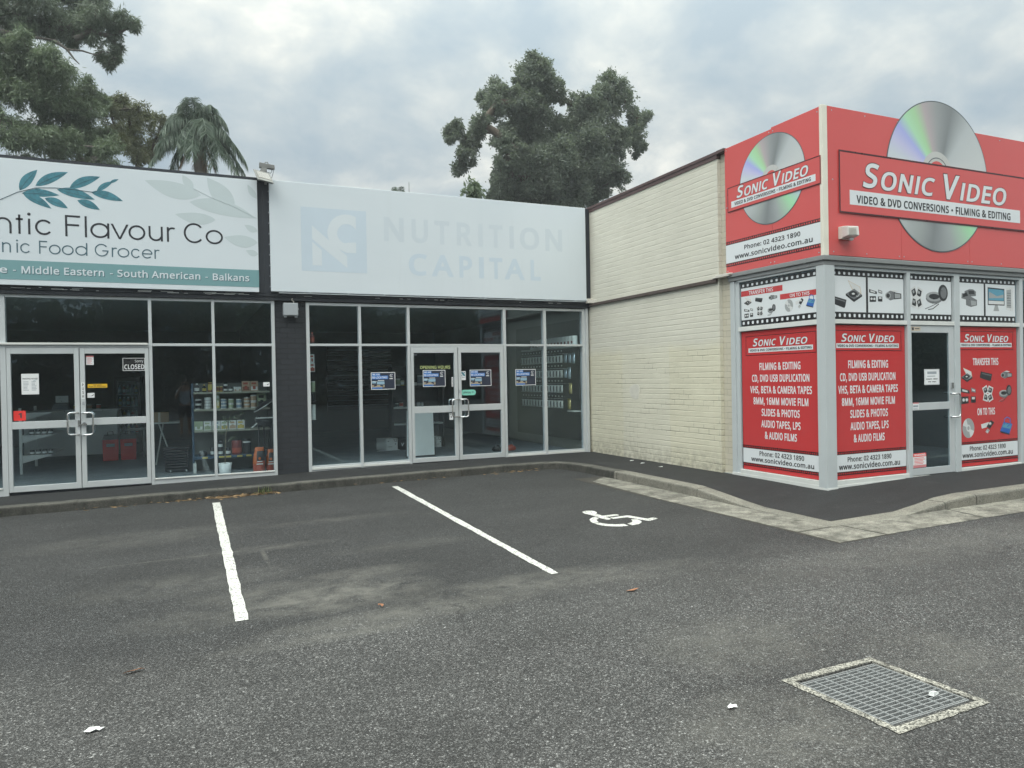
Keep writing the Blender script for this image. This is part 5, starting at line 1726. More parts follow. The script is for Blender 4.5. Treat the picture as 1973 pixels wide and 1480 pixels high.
# drainage grate set in the lane
t = thing('drain_grate', 'rectangular steel stormwater grate in a pale concrete collar, set in the lane', 'drain', (GX, GY, zg(GX)))
rot_a = math.radians(-2.2)


def dr(u, v, dz=0.0):
    x, y = GX + u - v * .052, GY + v
    return (x, y, zg(x) + dz)


b = MB()
IW, ID = .284, .284
OWc, ODc = .325, .331
rag = lambda: random.uniform(-.006, .006)
out, inn = [], []
for (a, c), (e_, f_) in (((-1, 1), (1, 1)), ((1, 1), (1, -1)), ((1, -1), (-1, -1)), ((-1, -1), (-1, 1))):
    for i in range(14):
        s = i / 14
        out.append(dr((a + (e_ - a) * s) * OWc + rag(), (c + (f_ - c) * s) * ODc + rag(), .004))
        inn.append(dr((a + (e_ - a) * s) * IW, (c + (f_ - c) * s) * ID, .005))
n = len(out)
b.add(out + inn, [(i, (i + 1) % n, n + (i + 1) % n, n + i) for i in range(n)], 'drain_collar')
b.add(inn + [Vector(p) - Vector((0, 0, .05)) for p in inn], [(i, (i + 1) % n, n + (i + 1) % n, n + i) for i in range(n)], 'drain_collar')
b.build('collar', t)
b = MB()
q = [dr(-IW, -ID), dr(IW, -ID), dr(IW, ID), dr(-IW, ID)]
dn = [Vector(p) - Vector((0, 0, .42)) for p in q]
tp = [Vector(p) - Vector((0, 0, .045)) for p in q]
b.add(tp + dn, [(0, 1, 5, 4), (1, 2, 6, 5), (2, 3, 7, 6), (3, 0, 4, 7), (4, 5, 6, 7)], 'pit_dark')
b.build('pit', t)
b = MB()


def bar(u0, u1, v0, v1, z0, z1, mat):
    P = [dr(u0, v0, z0), dr(u1, v0, z0), dr(u1, v1, z0), dr(u0, v1, z0), dr(u0, v0, z1), dr(u1, v0, z1), dr(u1, v1, z1), dr(u0, v1, z1)]
    b.hexa(P, mat)


GV0, GV1 = -.242, .244
NB = 17
for i in range(NB + 1):
    v = GV0 + (GV1 - GV0) * i / NB
    bar(-.268, .268, v - .0034, v + .0034, -.034, -.001, 'grate_steel')
b.build('bearing_bars', t)
b = MB()
for i in range(8):
    u = -.266 + .532 * i / 7
    bar(u - .0035, u + .0035, GV0, GV1, -.010, .0005, 'grate_steel')
b.build('cross_rods', t)
b = MB()
bar(-.272, .272, GV1 + .010, GV1 + .016, -.042, .0002, 'grate_steel')
bar(-.272, .272, GV0 - .016, GV0 - .010, -.042, .0002, 'grate_steel')
bar(-.272, -.268, GV0 - .012, GV1 + .012, -.042, .0002, 'grate_steel')
bar(.268, .272, GV0 - .012, GV1 + .012, -.042, .0002, 'grate_steel')
bar(-.284, .284, GV1 + .017, ID + .002, -.044, -.004, 'asphalt')
bar(-.284, .284, -ID - .002, GV0 - .017, -.044, -.004, 'asphalt')
b.build('frame', t)

# ------------------------------------------------------------------ notices on the glass
def notice(name, label, cat, pl, u0, u1, v0, v1, w=.013, mat='paper', group=None, th=.0015):
    t = thing(name, label, cat, pl((u0 + u1) / 2, v0, w), group)
    MB().slab(pl, u0, u1, v0, v1, w, w + th, mat).build('sheet', t)
    return t, w + th + .0002


GLW = -.0195     # outer glass face of doors
def rules(b, pl, u0, u1, v0, v1, n, w, mat, ragged=.35):
    h = (v1 - v0) / n
    for i in range(n):
        z = v0 + h * (i + .35)
        e_ = u1 - (u1 - u0) * ragged * random.random()
        b.slab(pl, u0, e_, z, z + h * .38, w, w + .0003, mat)


t, w = notice('hours_notice', 'white trading hours sheet taped inside the left grocery door', 'notice', AF, -2.133, -1.920, 1.509, 1.806, GLW)
b = MB().text(AF, 'TRADING HOURS', -2.122, -1.932, 1.725, 1.745, w, 'ink', bold=.01)
rules(b, AF, -2.11, -2.04, 1.56, 1.70, 7, w, 'paper_grey')
rules(b, AF, -2.01, -1.945, 1.56, 1.70, 7, w, 'paper_grey')
leaf2d(b, AF, (-2.0, 1.69), (-1.93, 1.73), .015, w, w + .0004, 'ghost_leaf')
b.build('print', t)
t, w = notice('number_card', 'red card marked 1 in the lower corner of the left grocery door glass', 'card', AF, -2.238, -2.089, 1.136, 1.276, GLW, 'notice_red')
MB().text(AF, '1', -2.180, -2.138, 1.172, 1.245, w, 'ink', bold=.03).build('print', t)
t, w = notice('licence_notice', 'small pink and white licence sheet at the top of the right grocery door', 'notice', AF, -1.321, -1.223, 1.926, 2.062, GLW)
b = MB().slab(AF, -1.321, -1.223, 2.040, 2.062, w, w + .0004, 'notice_pink')
rules(b, AF, -1.308, -1.236, 1.935, 2.03, 6, w, 'notice_pink')
b.build('print', t)
t, w = notice('closed_sign', 'black sign reading Sorry CLOSED in white on the right grocery door', 'sign', AF, -.843, -.545, 1.832, 2.025, GLW, 'film_black')
MB().frame(AF, -.843, -.545, 1.832, 2.025, .006, w, w + .0004, 'paper').text(AF, 'Sorry', -.68, -.565, 1.945, 2.000, w, 'paper', bold=.0).text(AF, 'CLOSED', -.822, -.553, 1.855, 1.928, w, 'paper', bold=.02).build('print', t)
t, w = notice('cash_notice', 'yellow no cash kept on premises sticker on the right grocery door', 'sticker', AF, -1.309, -1.054, 1.586, 1.642, GLW, 'notice_yellow')
MB().text(AF, 'No Cash', -1.235, -1.128, 1.618, 1.637, w, 'ink', bold=.01).text(AF, 'Kept on Premises', -1.290, -1.075, 1.592, 1.613, w, 'ink', bold=.01).build('print', t)
t, w = notice('card_sticker', 'small white sticker under the yellow one on the right grocery door', 'sticker', AF, -1.315, -1.223, 1.440, 1.511, GLW)
MB().poly(AF, [(-1.27, 1.462), (-1.232, 1.49), (-1.228, 1.484), (-1.245, 1.465)], w, w + .0004, 'ink').slab(AF, -1.308, -1.265, 1.464, 1.468, w, w + .0003, 'paper_grey').build('print', t)
t, w = notice('card_sticker', 'small white sticker alone on the grocery window beside the navy pier', 'sticker', AF, 1.165, 1.263, 1.553, 1.622, -.049)
MB().poly(AF, [(1.215, 1.578), (1.25, 1.60), (1.252, 1.590), (1.235, 1.575)], w, w + .0004, 'ink').slab(AF, 1.172, 1.21, 1.575, 1.579, w, w + .0003, 'paper_grey').build('print', t)

# relocation posters
PG = 'relocation posters on the vacated shop'
for (u0, u1, v0, v1), lw, lab in (((2.928, 3.356, 1.458, 1.757), -.049, 'blue relocation poster on the window left of the paired doors, hung slightly lower'),
                                  ((3.848, 4.268, 1.488, 1.782), GLW, 'blue relocation poster on the door under the opening hours lettering'),
                                  ((4.736, 5.157, 1.479, 1.778), GLW, 'blue relocation poster on the door above the mint payment sticker'),
                                  ((5.662, 6.084, 1.473, 1.778), -.049, 'blue relocation poster on the window right of the paired doors, beside the pouches')):
    t, w = notice('relocation_poster', lab, 'poster', AF, u0, u1, v0, v1, lw, 'paper', PG)
    b = MB()
    W_, H_ = u1 - u0, v1 - v0
    P = lambda a, c: (u0 + W_ * a, v0 + H_ * c)

    def R(a0, a1, c0, c1, k, mat):
        b.slab(AF, u0 + W_ * a0, u0 + W_ * a1, v0 + H_ * c0, v0 + H_ * c1, w, w + .0003 * k, mat)
    R(.025, .975, .035, .965, 1, 'poster_navy')
    R(.04, .38, .80, .94, 2, 'poster_blue')
    R(.04, .70, .60, .80, 2, 'poster_blue')
    R(.04, .55, .05, .52, 2, 'poster_navy')
    R(.04, .55, .13, .27, 3, 'poster_sand')
    R(.04, .20, .36, .50, 3, 'poster_sky')
    R(.24, .55, .30, .47, 3, 'poster_sky')
    R(.04, .46, .05, .13, 4, 'poster_blue')
    R(.05, .24, .45, .475, 5, 'paper')
    R(.28, .54, .505, .54, 4, 'paper')
    R(.76, .90, .60, .65, 3, 'paper')
    b.text(AF, 'WE ARE', *[u0 + W_ * .06, u0 + W_ * .36, v0 + H_ * .825, v0 + H_ * .92], w + .0008, 'paper', bold=.03, t=.0004)
    b.text(AF, 'RE-LOCATING!', *[u0 + W_ * .06, u0 + W_ * .67, v0 + H_ * .635, v0 + H_ * .765], w + .0008, 'paper', bold=.03, t=.0004)
    b.ring(AF, u0 + W_ * .84, v0 + H_ * .80, .028, .022, w, w + .001, 'paper', 20, .4, 5.4)
    b.poly(AF, [P(.78, .86), P(.80, .86), P(.88, .74), P(.86, .74)], w, w + .0011, 'paper')
    b.poly(AF, [P(.10, .24), P(.22, .30), (u0 + W_ * .24, v0 + H_ * .22), P(.12, .18)], w, w + .0016, 'poster_navy')
    b.poly(AF, [P(.36, .30), P(.50, .24), P(.50, .16), P(.38, .20)], w, w + .0016, 'poster_navy')
    b.build('print', t)
MB_oh = MB().text(AF, 'OPENING HOURS', 3.800, 4.362, 1.804, 1.860, GLW, 'lime_text', bold=.012)
tag(MB_oh.build('window_lettering', loc=AF(4.08, 1.80, GLW)), 'pale green opening hours lettering on the glass door above a poster', 'lettering')
t, w = notice('strip_label', 'narrow upright white label beside the left poster door edge', 'label', AF, 4.384, 4.416, 1.48, 1.65, GLW)
b = MB()
for i in range(6):
    b.slab(AF, 4.390, 4.410, 1.49 + .026 * i, 1.50 + .026 * i, w, w + .0003, 'ink')
b.build('print', t)
t, w = notice('code_label', 'small white label low on the door beside the pull handle', 'label', AF, 4.330, 4.402, .884, 1.005, GLW)
MB().disc(AF, 4.366, .935, .012, w, w + .0004, 'ink', 12).slab(AF, 4.345, 4.36, .975, .985, w, w + .0004, 'ink').build('print', t)
t, w = notice('logo_sticker', 'white sticker with a dark teal N emblem on the right poster door', 'sticker', AF, 4.565, 4.656, 1.594, 1.756, GLW)
MB().poly(AF, [(4.575, 1.742), (4.60, 1.742), (4.645, 1.69), (4.645, 1.665), (4.62, 1.665), (4.575, 1.715)], w, w + .0004, 'teal_leaf').poly(AF, [(4.615, 1.742), (4.645, 1.742), (4.645, 1.71)], w, w + .0004, 'teal_leaf').poly(AF, [(4.575, 1.665), (4.60, 1.665), (4.575, 1.69)], w, w + .0004, 'teal_leaf').slab(AF, 4.58, 4.64, 1.635, 1.645, w, w + .0004, 'paper_grey').build('print', t)
t = thing('payment_sticker', 'mint green rounded payment sticker on the right poster door', 'sticker', AF(4.70, 1.318, GLW))
pts = []
for cu, a0 in ((4.797, -90), (4.607, 90)):
    for k in range(11):
        a = math.radians(a0 + 18 * k)
        pts.append((cu + .0505 * math.cos(a), 1.3675 + .0505 * math.sin(a)))
MB().poly(AF, pts, GLW, GLW + .0015, 'mint').build('sheet', t)
MB().text(AF, 'afterpay', 4.605, 4.755, 1.345, 1.388, GLW + .0017, 'ink', bold=.02).ring(AF, 4.785, 1.372, .017, .011, GLW + .0016, GLW + .002, 'ink', 12).build('print', t)
t, w = notice('maker_label', 'small grey label in the top corner of the left poster door', 'label', AF, 3.680, 3.742, 2.045, 2.064, GLW, 'paper_grey')
MB().slab(AF, 3.69, 3.72, 2.051, 2.058, w, w + .0003, 'ink').build('print', t)

VD = Plane('front', 6.715)
VW = -.0040
t, w = notice('hours_notice', 'white hours sheet taped behind the video shop door glass', 'notice', VD, 9.130, 9.434, 1.419, 1.632, VW)
b = MB().slab(VD, 9.190, 9.375, 1.565, 1.600, w, w + .0003, 'paper_grey').frame(VD, 9.138, 9.426, 1.426, 1.625, .004, w, w + .0003, 'paper_grey')
b.text(VD, 'MONDAY - FRIDAY', 9.17, 9.395, 1.490, 1.506, w, 'ink', bold=.02).text(VD, '10:00 - 5:00pm', 9.20, 9.365, 1.450, 1.468, w, 'ink', bold=.02)
rules(b, VD, 9.19, 9.38, 1.52, 1.55, 1, w, 'paper_grey')
b.build('print', t)
t, w = notice('warning_sticker', 'red and white warning sticker at the foot of the video shop door', 'sticker', VD, 8.890, 9.145, .308, .503, VW)
b = MB().slab(VD, 8.890, 9.145, .455, .503, w, w + .0003, 'notice_red').slab(VD, 8.89, 9.145, .308, .345, w, w + .0003, 'notice_pink')
b.text(VD, 'WARNING', 8.905, 9.13, .464, .494, w + .0004, 'paper', bold=.03)
rules(b, VD, 8.91, 9.12, .35, .445, 5, w, 'notice_red')
b.build('print', t)
t, w = notice('alarm_sticker', 'small white sticker on the middle rail of the video shop door', 'sticker', SF, 8.893, 9.010, 1.088, 1.186, -.0155)
b = MB().slab(SF, 8.895, 9.008, 1.17, 1.186, w, w + .0003, 'notice_pink').slab(SF, 8.90, 8.995, 1.125, 1.15, w, w + .0003, 'paper_grey')
rules(b, SF, 8.90, 9.0, 1.09, 1.115, 2, w, 'paper_grey')
b.build('print', t)
t, w = notice('maker_label', 'brown maker label on the top rail of the video shop door', 'label', SF, 8.878, 9.06, 2.150, 2.205, -.0145, 'icon_wood')
MB().slab(SF, 8.89, 8.93, 2.16, 2.195, w, w + .0003, 'ink').slab(SF, 8.95, 9.04, 2.172, 2.184, w, w + .0003, 'ink').build('print', t)

# ------------------------------------------------------------------ inside the grocery
plain('shelf_cream', (0.36, 0.36, 0.29), 0.5)
plain('shelf_blue', (0.06, 0.11, 0.17), 0.5)
plain('shelf_white', (0.62, 0.63, 0.60), 0.5)
plain('goods_white', (0.74, 0.75, 0.72), 0.45)
plain('goods_black', (0.03, 0.03, 0.035), 0.35)
plain('goods_yellow', (0.58, 0.46, 0.12), 0.45)
plain('goods_tan', (0.50, 0.36, 0.25), 0.55)
plain('goods_brown', (0.22, 0.09, 0.06), 0.45)
plain('goods_green', (0.36, 0.42, 0.28), 0.5)
plain('goods_red', (0.42, 0.09, 0.06), 0.4)
plain('goods_maroon', (0.22, 0.05, 0.05), 0.35)
plain('goods_orange', (0.50, 0.12, 0.03), 0.4)
plain('goods_tin', (0.55, 0.56, 0.56), 0.3, 0.7)
plain('goods_blue', (0.26, 0.34, 0.42), 0.4)
plain('goods_foil', (0.55, 0.66, 0.74), 0.22, 0.55)
plain('goods_gold', (0.62, 0.52, 0.22), 0.25, 0.5)
plain('pot_white', (0.80, 0.82, 0.81), 0.4)
plain('soil', (0.04, 0.03, 0.02), 0.9)
plain('twig', (0.20, 0.17, 0.12), 0.8)
plain('cardboard', (0.36, 0.25, 0.15), 0.8)
leaf_mat('olive_leaf', ((0.10, 0.15, 0.08), (0.17, 0.23, 0.13), (0.24, 0.30, 0.19)))
FB = 13.40
t = thing('shelf_unit', 'cream grocery shelving with four tiers of goods behind the window', 'shelving', (.73, 13.7, .1))
for z in (1.472, 1.180, .823):
    MB().box(.135, 1.36, FB, 13.86, z - .032, z, 'shelf_cream').build('shelf', t, bevel=.003)
b = MB().box(.135, 1.36, FB, 13.86, .336, .384, 'shelf_blue')
for x in (.25, .51, .62, .80, .95):
    b.box(x, x + .085, FB - .004, FB - .0005, .345, .375, 'goods_yellow')
b.build('shelf', t)
MB().box(.10, .134, 13.55, 13.60, .1, 1.62, 'shelf_blue').box(.10, .134, 13.82, 13.87, .1, 1.62, 'shelf_blue').build('upright', t)
MB().box(.105, .155, FB + .02, FB + .07, .1, .27, 'shelf_white').box(.105, .155, 13.75, 13.80, .1, .27, 'shelf_white').build('foot', t)
b = MB().box(.135, 1.36, 13.865, 13.885, .1, 1.62, 'wall_grey')
b.build('back_panel', t)

SH = 'goods on the grocery window shelves'


def tin(x0, x1, z0, z1, y, body, band, lid='goods_tin', bandr=(.2, .8), dome=False):
    cx_, r = (x0 + x1) / 2, (x1 - x0) / 2
    h = z1 - z0
    b = MB()
    b.lathe(cx_, y, [(r * .96, z0), (r, z0 + .03 * h), (r, z0 + bandr[0] * h)], body)
    b.lathe(cx_, y, [(r * 1.004, z0 + bandr[0] * h), (r * 1.004, z0 + bandr[1] * h)], band)
    b.lathe(cx_, y, [(r, z0 + bandr[1] * h), (r, z1 - .1 * h), (r * .93, z1 - .06 * h)], body)
    b.lathe(cx_, y, [(r * .94, z1 - .09 * h), (r * .94, z1)], lid)
    return b


def bottle(x0, x1, z0, z1, y, body, band):
    cx_, r = (x0 + x1) / 2, (x1 - x0) / 2
    h = z1 - z0
    return MB().lathe(cx_, y, [(r * .9, z0), (r, z0 + .05 * h), (r, z0 + .55 * h), (r * .8, z0 + .68 * h), (r * .38, z0 + .80 * h), (r * .36, z1 - .02 * h), (r * .3, z1)], body).lathe(cx_, y, [(r * 1.01, z0 + .14 * h), (r * 1.01, z0 + .5 * h)], band).lathe(cx_, y, [(r * .44, z1 - .14 * h), (r * .44, z1)], band)


def carton(x0, x1, z0, z1, y, body, a, c, lid=None):
    P = Plane('front', y)
    W_, H_ = x1 - x0, z1 - z0
    b = MB().box(x0, x1, y, y + min(.2, max(.05, W_ * 1.2)), z0, z1, body)
    b.slab(P, x0 + .08 * W_, x0 + .92 * W_, z0 + .08 * H_, z0 + .45 * H_, .0002, .001, a)
    b.slab(P, x0 + .15 * W_, x0 + .75 * W_, z0 + .68 * H_, z0 + .88 * H_, .0002, .001, c)
    pts = [(x0 + W_ * (.5 + .26 * math.cos(k * .785) * (1 if k % 2 else .7)), z0 + H_ * (.36 + .2 * math.sin(k * .785))) for k in range(8)]
    b.poly(P, pts, .001, .0016, c)
    return b


S = 1.0128
SHY = 13.50


def put(mb, name, label, cat, x, z, y=SHY, group=SH):
    return tag(mb.build(name, loc=(x, y, z)), label, cat, group)


def sx(v):
    return v * S


z = 1.4725
put(bottle(sx(.150), sx(.225), z, 1.622, SHY, 'goods_black', 'goods_white'), 'jar', 'dark bottle with a white crest label, far left of the top shelf', 'bottle', sx(.187), z)
put(bottle(sx(.266), sx(.333), z, 1.603, SHY, 'goods_black', 'goods_yellow'), 'bottle', 'dark bottle with a yellow label, second along the top shelf', 'bottle', sx(.30), z)
put(tin(sx(.357), sx(.427), z, 1.636, SHY, 'goods_brown', 'goods_yellow', 'goods_yellow'), 'jar', 'brown jar with yellow label and gold lid on the top shelf', 'jar', sx(.39), z)
put(tin(sx(.490), sx(.538), z, 1.569, SHY, 'goods_yellow', 'goods_brown'), 'tin', 'small yellow tin right of the mullion, left one of a pair', 'tin', sx(.514), z)
put(tin(sx(.543), sx(.591), z, 1.569, SHY, 'goods_yellow', 'goods_brown'), 'tin', 'small yellow tin next to the stacked black jars', 'tin', sx(.567), z)
put(tin(sx(.606), sx(.668), z, 1.552, SHY, 'goods_black', 'goods_white', 'goods_black', (.2, .6)), 'jar', 'black lidded jar under another on the top shelf', 'jar', sx(.637), z)
put(tin(sx(.606), sx(.668), 1.5525, 1.634, SHY, 'goods_black', 'goods_white', 'goods_black', (.2, .6)), 'jar', 'black lidded jar stacked on another on the top shelf', 'jar', sx(.637), 1.5525)
put(tin(sx(.680), sx(.748), z, 1.552, SHY, 'goods_black', 'goods_white', 'goods_black', (.2, .6)), 'jar', 'black lidded jar alone, right of the jar stack', 'jar', sx(.714), z)
put(carton(sx(.765), sx(.885), z, 1.552, SHY - .04, 'goods_white', 'goods_tan', 'goods_white'), 'carton', 'low white carton with tan picture on the top shelf', 'carton', sx(.825), z)
put(carton(sx(.898), sx(1.022), z, 1.646, SHY - .04, 'goods_tan', 'goods_brown', 'goods_red'), 'carton', 'tan food carton, left of two tall ones on the top shelf', 'carton', sx(.96), z)
put(carton(sx(1.032), sx(1.158), z, 1.644, SHY - .04, 'goods_tan', 'goods_white', 'goods_red'), 'carton', 'tan food carton, rightmost on the top shelf', 'carton', sx(1.095), z)
z = 1.1805
stacks = [(.154, .253, 2, .085, 'goods_white', 'goods_black', 'white tin with a black fruit print'), (.297, .408, 4, .050, 'goods_tin', 'goods_white', 'flat silver tin'), (.553, .648, 3, .056, 'goods_white', 'goods_blue', 'white tin with grey-blue band'),
          (.676, .762, 2, .082, 'goods_white', 'goods_green', 'white tin with olive band'), (.798, .889, 2, .080, 'goods_white', 'goods_blue', 'pale blue-banded tin'), (.922, 1.020, 3, .060, 'goods_white', 'goods_tan', 'white tin with tan fruit band'), (1.032, 1.129, 2, .112, 'goods_white', 'goods_tan', 'tall white tin with tan band')]
PO = {2: ['bottom', 'top'], 3: ['bottom', 'middle', 'top'], 4: ['bottom', 'lower middle', 'upper middle', 'top']}
for x0, x1, n, h, body, band, lab in stacks:
    for k in range(n):
        zz = z + k * (h + .0008)
        put(tin(sx(x0), sx(x1), zz, zz + h, SHY, body, band, 'goods_tin', (.16, .80)), 'tin', '%s, %s of its stack on the second shelf' % (lab, PO[n][k]), 'tin', sx((x0 + x1) / 2), zz)
put(carton(sx(.487), sx(.535), z, 1.440, SHY, 'goods_green', 'goods_yellow', 'goods_white'), 'carton', 'narrow tall green packet standing on the second shelf', 'packet', sx(.51), z)
put(carton(sx(1.145), sx(1.285), z, 1.424, SHY, 'goods_green', 'goods_black', 'goods_black'), 'carton', 'wide olive box with dark panel at the right end of the second shelf', 'box', sx(1.21), z)
z = .8235
for k, (x0, x1, body, a, c) in enumerate([(.133, .268, 'goods_green', 'goods_white', 'goods_green'), (.281, .398, 'goods_white', 'goods_green', 'goods_green'), (.414, .536, 'goods_white', 'goods_green', 'goods_blue'),
                                          (.546, .663, 'goods_white', 'goods_yellow', 'goods_green'), (.674, .791, 'goods_white', 'goods_tan', 'goods_tan'), (.803, .926, 'goods_white', 'goods_yellow', 'goods_yellow')]):
    put(carton(sx(x0), sx(x1), z, .972, SHY - .05, body, a, c), 'carton', '%s carton of six, %s from the left on the third shelf' % (('green' if k == 0 else 'white and ' + c.split('_')[1]), ORD[k]), 'carton', sx((x0 + x1) / 2), z)
z = .3845
put(MB().lathe(sx(.263), SHY, [(.05, z), (.072, z + .02), (.066, z + .06), (.03, z + .088), (.01, z + .09)], 'goods_black', 14, 1, .8), 'bundle', 'dark lumpy bundle on the left of the bottom shelf', 'bundle', sx(.263), z)
for x0, x1, z0, z1, lab in ((.374, .440, z, .515, 'black lidded jar left of the mullion on the bottom shelf'), (.494, .572, z, .505, 'black lidded jar under another on the bottom shelf'), (.494, .572, .5055, .632, 'black lidded jar stacked on another on the bottom shelf'), (.615, .697, z, .507, 'black lidded jar just right of the plant stem')):
    put(tin(sx(x0), sx(x1), z0, z1, SHY, 'goods_black', 'goods_white', 'goods_black', (.15, .55)), 'jar', lab, 'jar', sx((x0 + x1) / 2), z0)
put(tin(sx(.712), sx(.879), z, .638, SHY + .02, 'goods_maroon', 'goods_red', 'goods_black', (.12, .45)), 'jar', 'large maroon jar with red lettered label on the bottom shelf', 'jar', sx(.795), z, SHY + .02)
put(tin(sx(.890), sx(1.027), z, .642, SHY + .02, 'goods_black', 'goods_white', 'goods_black', (.75, .84)), 'jar', 'large black jar with a white neck band on the bottom shelf', 'jar', sx(.96), z, SHY + .02)

# potted sapling in the window
t = thing('potted_plant', 'thin olive sapling in a tapered white pot at the grocery window', 'plant', (.590, 13.08, .1))
pt_ = MB().lathe(.590, 13.08, [(.084, .100), (.086, .104), (.108, .284), (.098, .284), (.094, .262)], 'pot_white', 28).build('pot', t)
MB().lathe(.590, 13.08, [(.001, .262), (.093, .264), (.092, .268), (.001, .270)], 'soil', 20).build('soil', pt_)
b = MB()
stem = [(.590, 13.08, .27), (.600, 13.08, .5), (.605, 13.085, .66), (.625, 13.08, .82), (.650, 13.075, 1.0), (.70, 13.06, 1.09), (.775, 13.05, 1.16)]
b.tube(stem, [.008, .007, .0065, .006, .004, .003, .002], 'twig', 6)
TW = [[(.650, 13.075, .98), (.76, 13.07, 1.03), (.86, 13.05, 1.09), (.90, 13.05, 1.12)], [(.64, 13.08, .95), (.60, 13.08, 1.02), (.58, 13.07, 1.06)], [(.615, 13.08, .76), (.54, 13.08, .78), (.49, 13.08, .80)], [(.60, 13.08, .62), (.68, 13.07, .68), (.74, 13.07, .72)], [(.76, 13.07, 1.03), (.86, 13.06, 1.0), (.95, 13.05, .98)]]
for tw in TW:
    b.tube(tw, [.003] * len(tw), 'twig', 5)
b.build('stem', t)
b = MB()
for tw in TW + [stem[3:]]:
    for k in range(9):
        s = random.random()
        i = min(int(s * (len(tw) - 1)), len(tw) - 2)
        p = Vector(tw[i]).lerp(Vector(tw[i + 1]), s * (len(tw) - 1) - i)
        d = Vector((random.uniform(-1, 1), random.uniform(-.6, .6), random.uniform(-.5, 1))).normalized()
        n_ = d.cross(Vector((random.uniform(-.3, .3), 1, random.uniform(-.3, .3)))).normalized()
        L = random.uniform(.035, .065)
        b.add([p, p + d * L * .5 + n_ * .007, p + d * L, p + d * L * .5 - n_ * .007], [(0, 1, 2, 3)], 'olive_leaf')
b.build('foliage', t)

# charcoal bags
for x0, x1, h, y, lab in ((1.005, 1.205, .43, 12.86, 'red and orange charcoal bag leaning by the window, left of the pair'), (1.222, 1.36, .38, 12.95, 'red and orange charcoal bag against the pier, right of the pair')):
    t = thing('charcoal_bag', lab, 'bag', ((x0 + x1) / 2, y, .1), 'charcoal bags')
    cx_, r = (x0 + x1) / 2, (x1 - x0) / 2
    b = MB()
    vs, fs = [], []
    NN, K = 18, 9
    for i in range(K):
        s = i / (K - 1)
        wd = r * (1 - .12 * s ** 2) * (.9 + .1 * math.sin(math.pi * s)) * (1.0 if s < .85 else .86)
        dp = .075 * (1 - s ** 2.2) + .008
        for j in range(NN):
            a = 2 * math.pi * j / NN
            jx = 1 + .05 * math.sin(7 * a + 9 * s + x0 * 20)
            vs.append((cx_ + wd * math.cos(a) * jx + .015 * s, y + dp * math.sin(a) * jx, .1 + h * s + .012 * math.sin(3 * a) * (s > .9)))
    for i in range(K - 1):
        for j in range(NN):
            mt = 'goods_red' if i < 3 else ('goods_orange' if (j in (8, 9, 10, 11) or i > 6) else ('goods_black' if i > 3 else 'goods_red'))
            b.add([vs[i * NN + j], vs[i * NN + (j + 1) % NN], vs[(i + 1) * NN + (j + 1) % NN], vs[(i + 1) * NN + j]], [(0, 1, 2, 3)], mt, True)
    b.add(vs[-NN:], [tuple(range(NN))], 'goods_orange')
    b.build('bag', t)
    P = Plane('front', y - .078)
    MB().disc(P, cx_ + .01, .1 + h * .60, .022, 0, .003, 'goods_orange', 16).slab(P, cx_ - .04, cx_ + .06, .1 + h * .36, .1 + h * .40, -.002, .003, 'goods_white').slab(P, cx_ - .03, cx_ + .05, .1 + h * .46, .1 + h * .49, -.002, .003, 'goods_white').build('label_print', t)

# charcoal barbecue with its lid open
t = thing('kettle_barbecue', 'black kettle barbecue with a raised lid, behind the charcoal bags', 'barbecue', (1.22, 13.0, .1))
b = MB()
vs, fs = [], []
for i in range(9):
    th = math.pi / 2 * i / 8
    for j in range(24):
        a = 2 * math.pi * j / 24
        lx, ly, lz = .155 * math.cos(th) * math.cos(a), .155 * math.cos(th) * math.sin(a), .10 * math.sin(th)
        c, s = math.cos(math.radians(58)), math.sin(math.radians(58))
        vs.append((1.225 + lx, 13.08 + ly * math.cos(.5) + lz * .5, 1.215 + lx * .62 + lz * .75))
for i in range(8):
    for j in range(24):
        fs.append((i * 24 + j, i * 24 + (j + 1) % 24, (i + 1) * 24 + (j + 1) % 24, (i + 1) * 24 + j))
b.add(vs, fs, 'goods_black', True)
ld = b.build('lid', t)
MB().tube([vs[j] for j in list(range(24)) + [0]], .010, 'goods_tin', 6).build('rim', ld)
MB().lathe(1.225, 13.05, [(.03, .86), (.11, .88), (.15, .95), (.152, 1.01), (.145, 1.01)], 'goods_black', 24).build('bowl', t)
MB().box(1.08, 1.37, 12.88, 12.98, 1.015, 1.03, 'shelf_white').box(1.09, 1.15, 12.9, 12.97, 1.031, 1.05, 'goods_black').build('side_shelf', t)
for q in ([(1.13, 13.0, .92), (1.135, 12.98, .1)], [(1.32, 13.0, .92), (1.325, 12.98, .1)], [(1.225, 13.15, .92), (1.23, 13.2, .1)]):
    MB().tube(q, .011, 'goods_black', 8).build('leg', t)
MB().tube([(1.135, 12.985, .5), (1.325, 12.985, .5)], .008, 'goods_black', 6).tube([(1.01, 12.95, .86), (1.10, 12.97, .93)], .012, 'shelf_white', 6).build('stretcher', t)

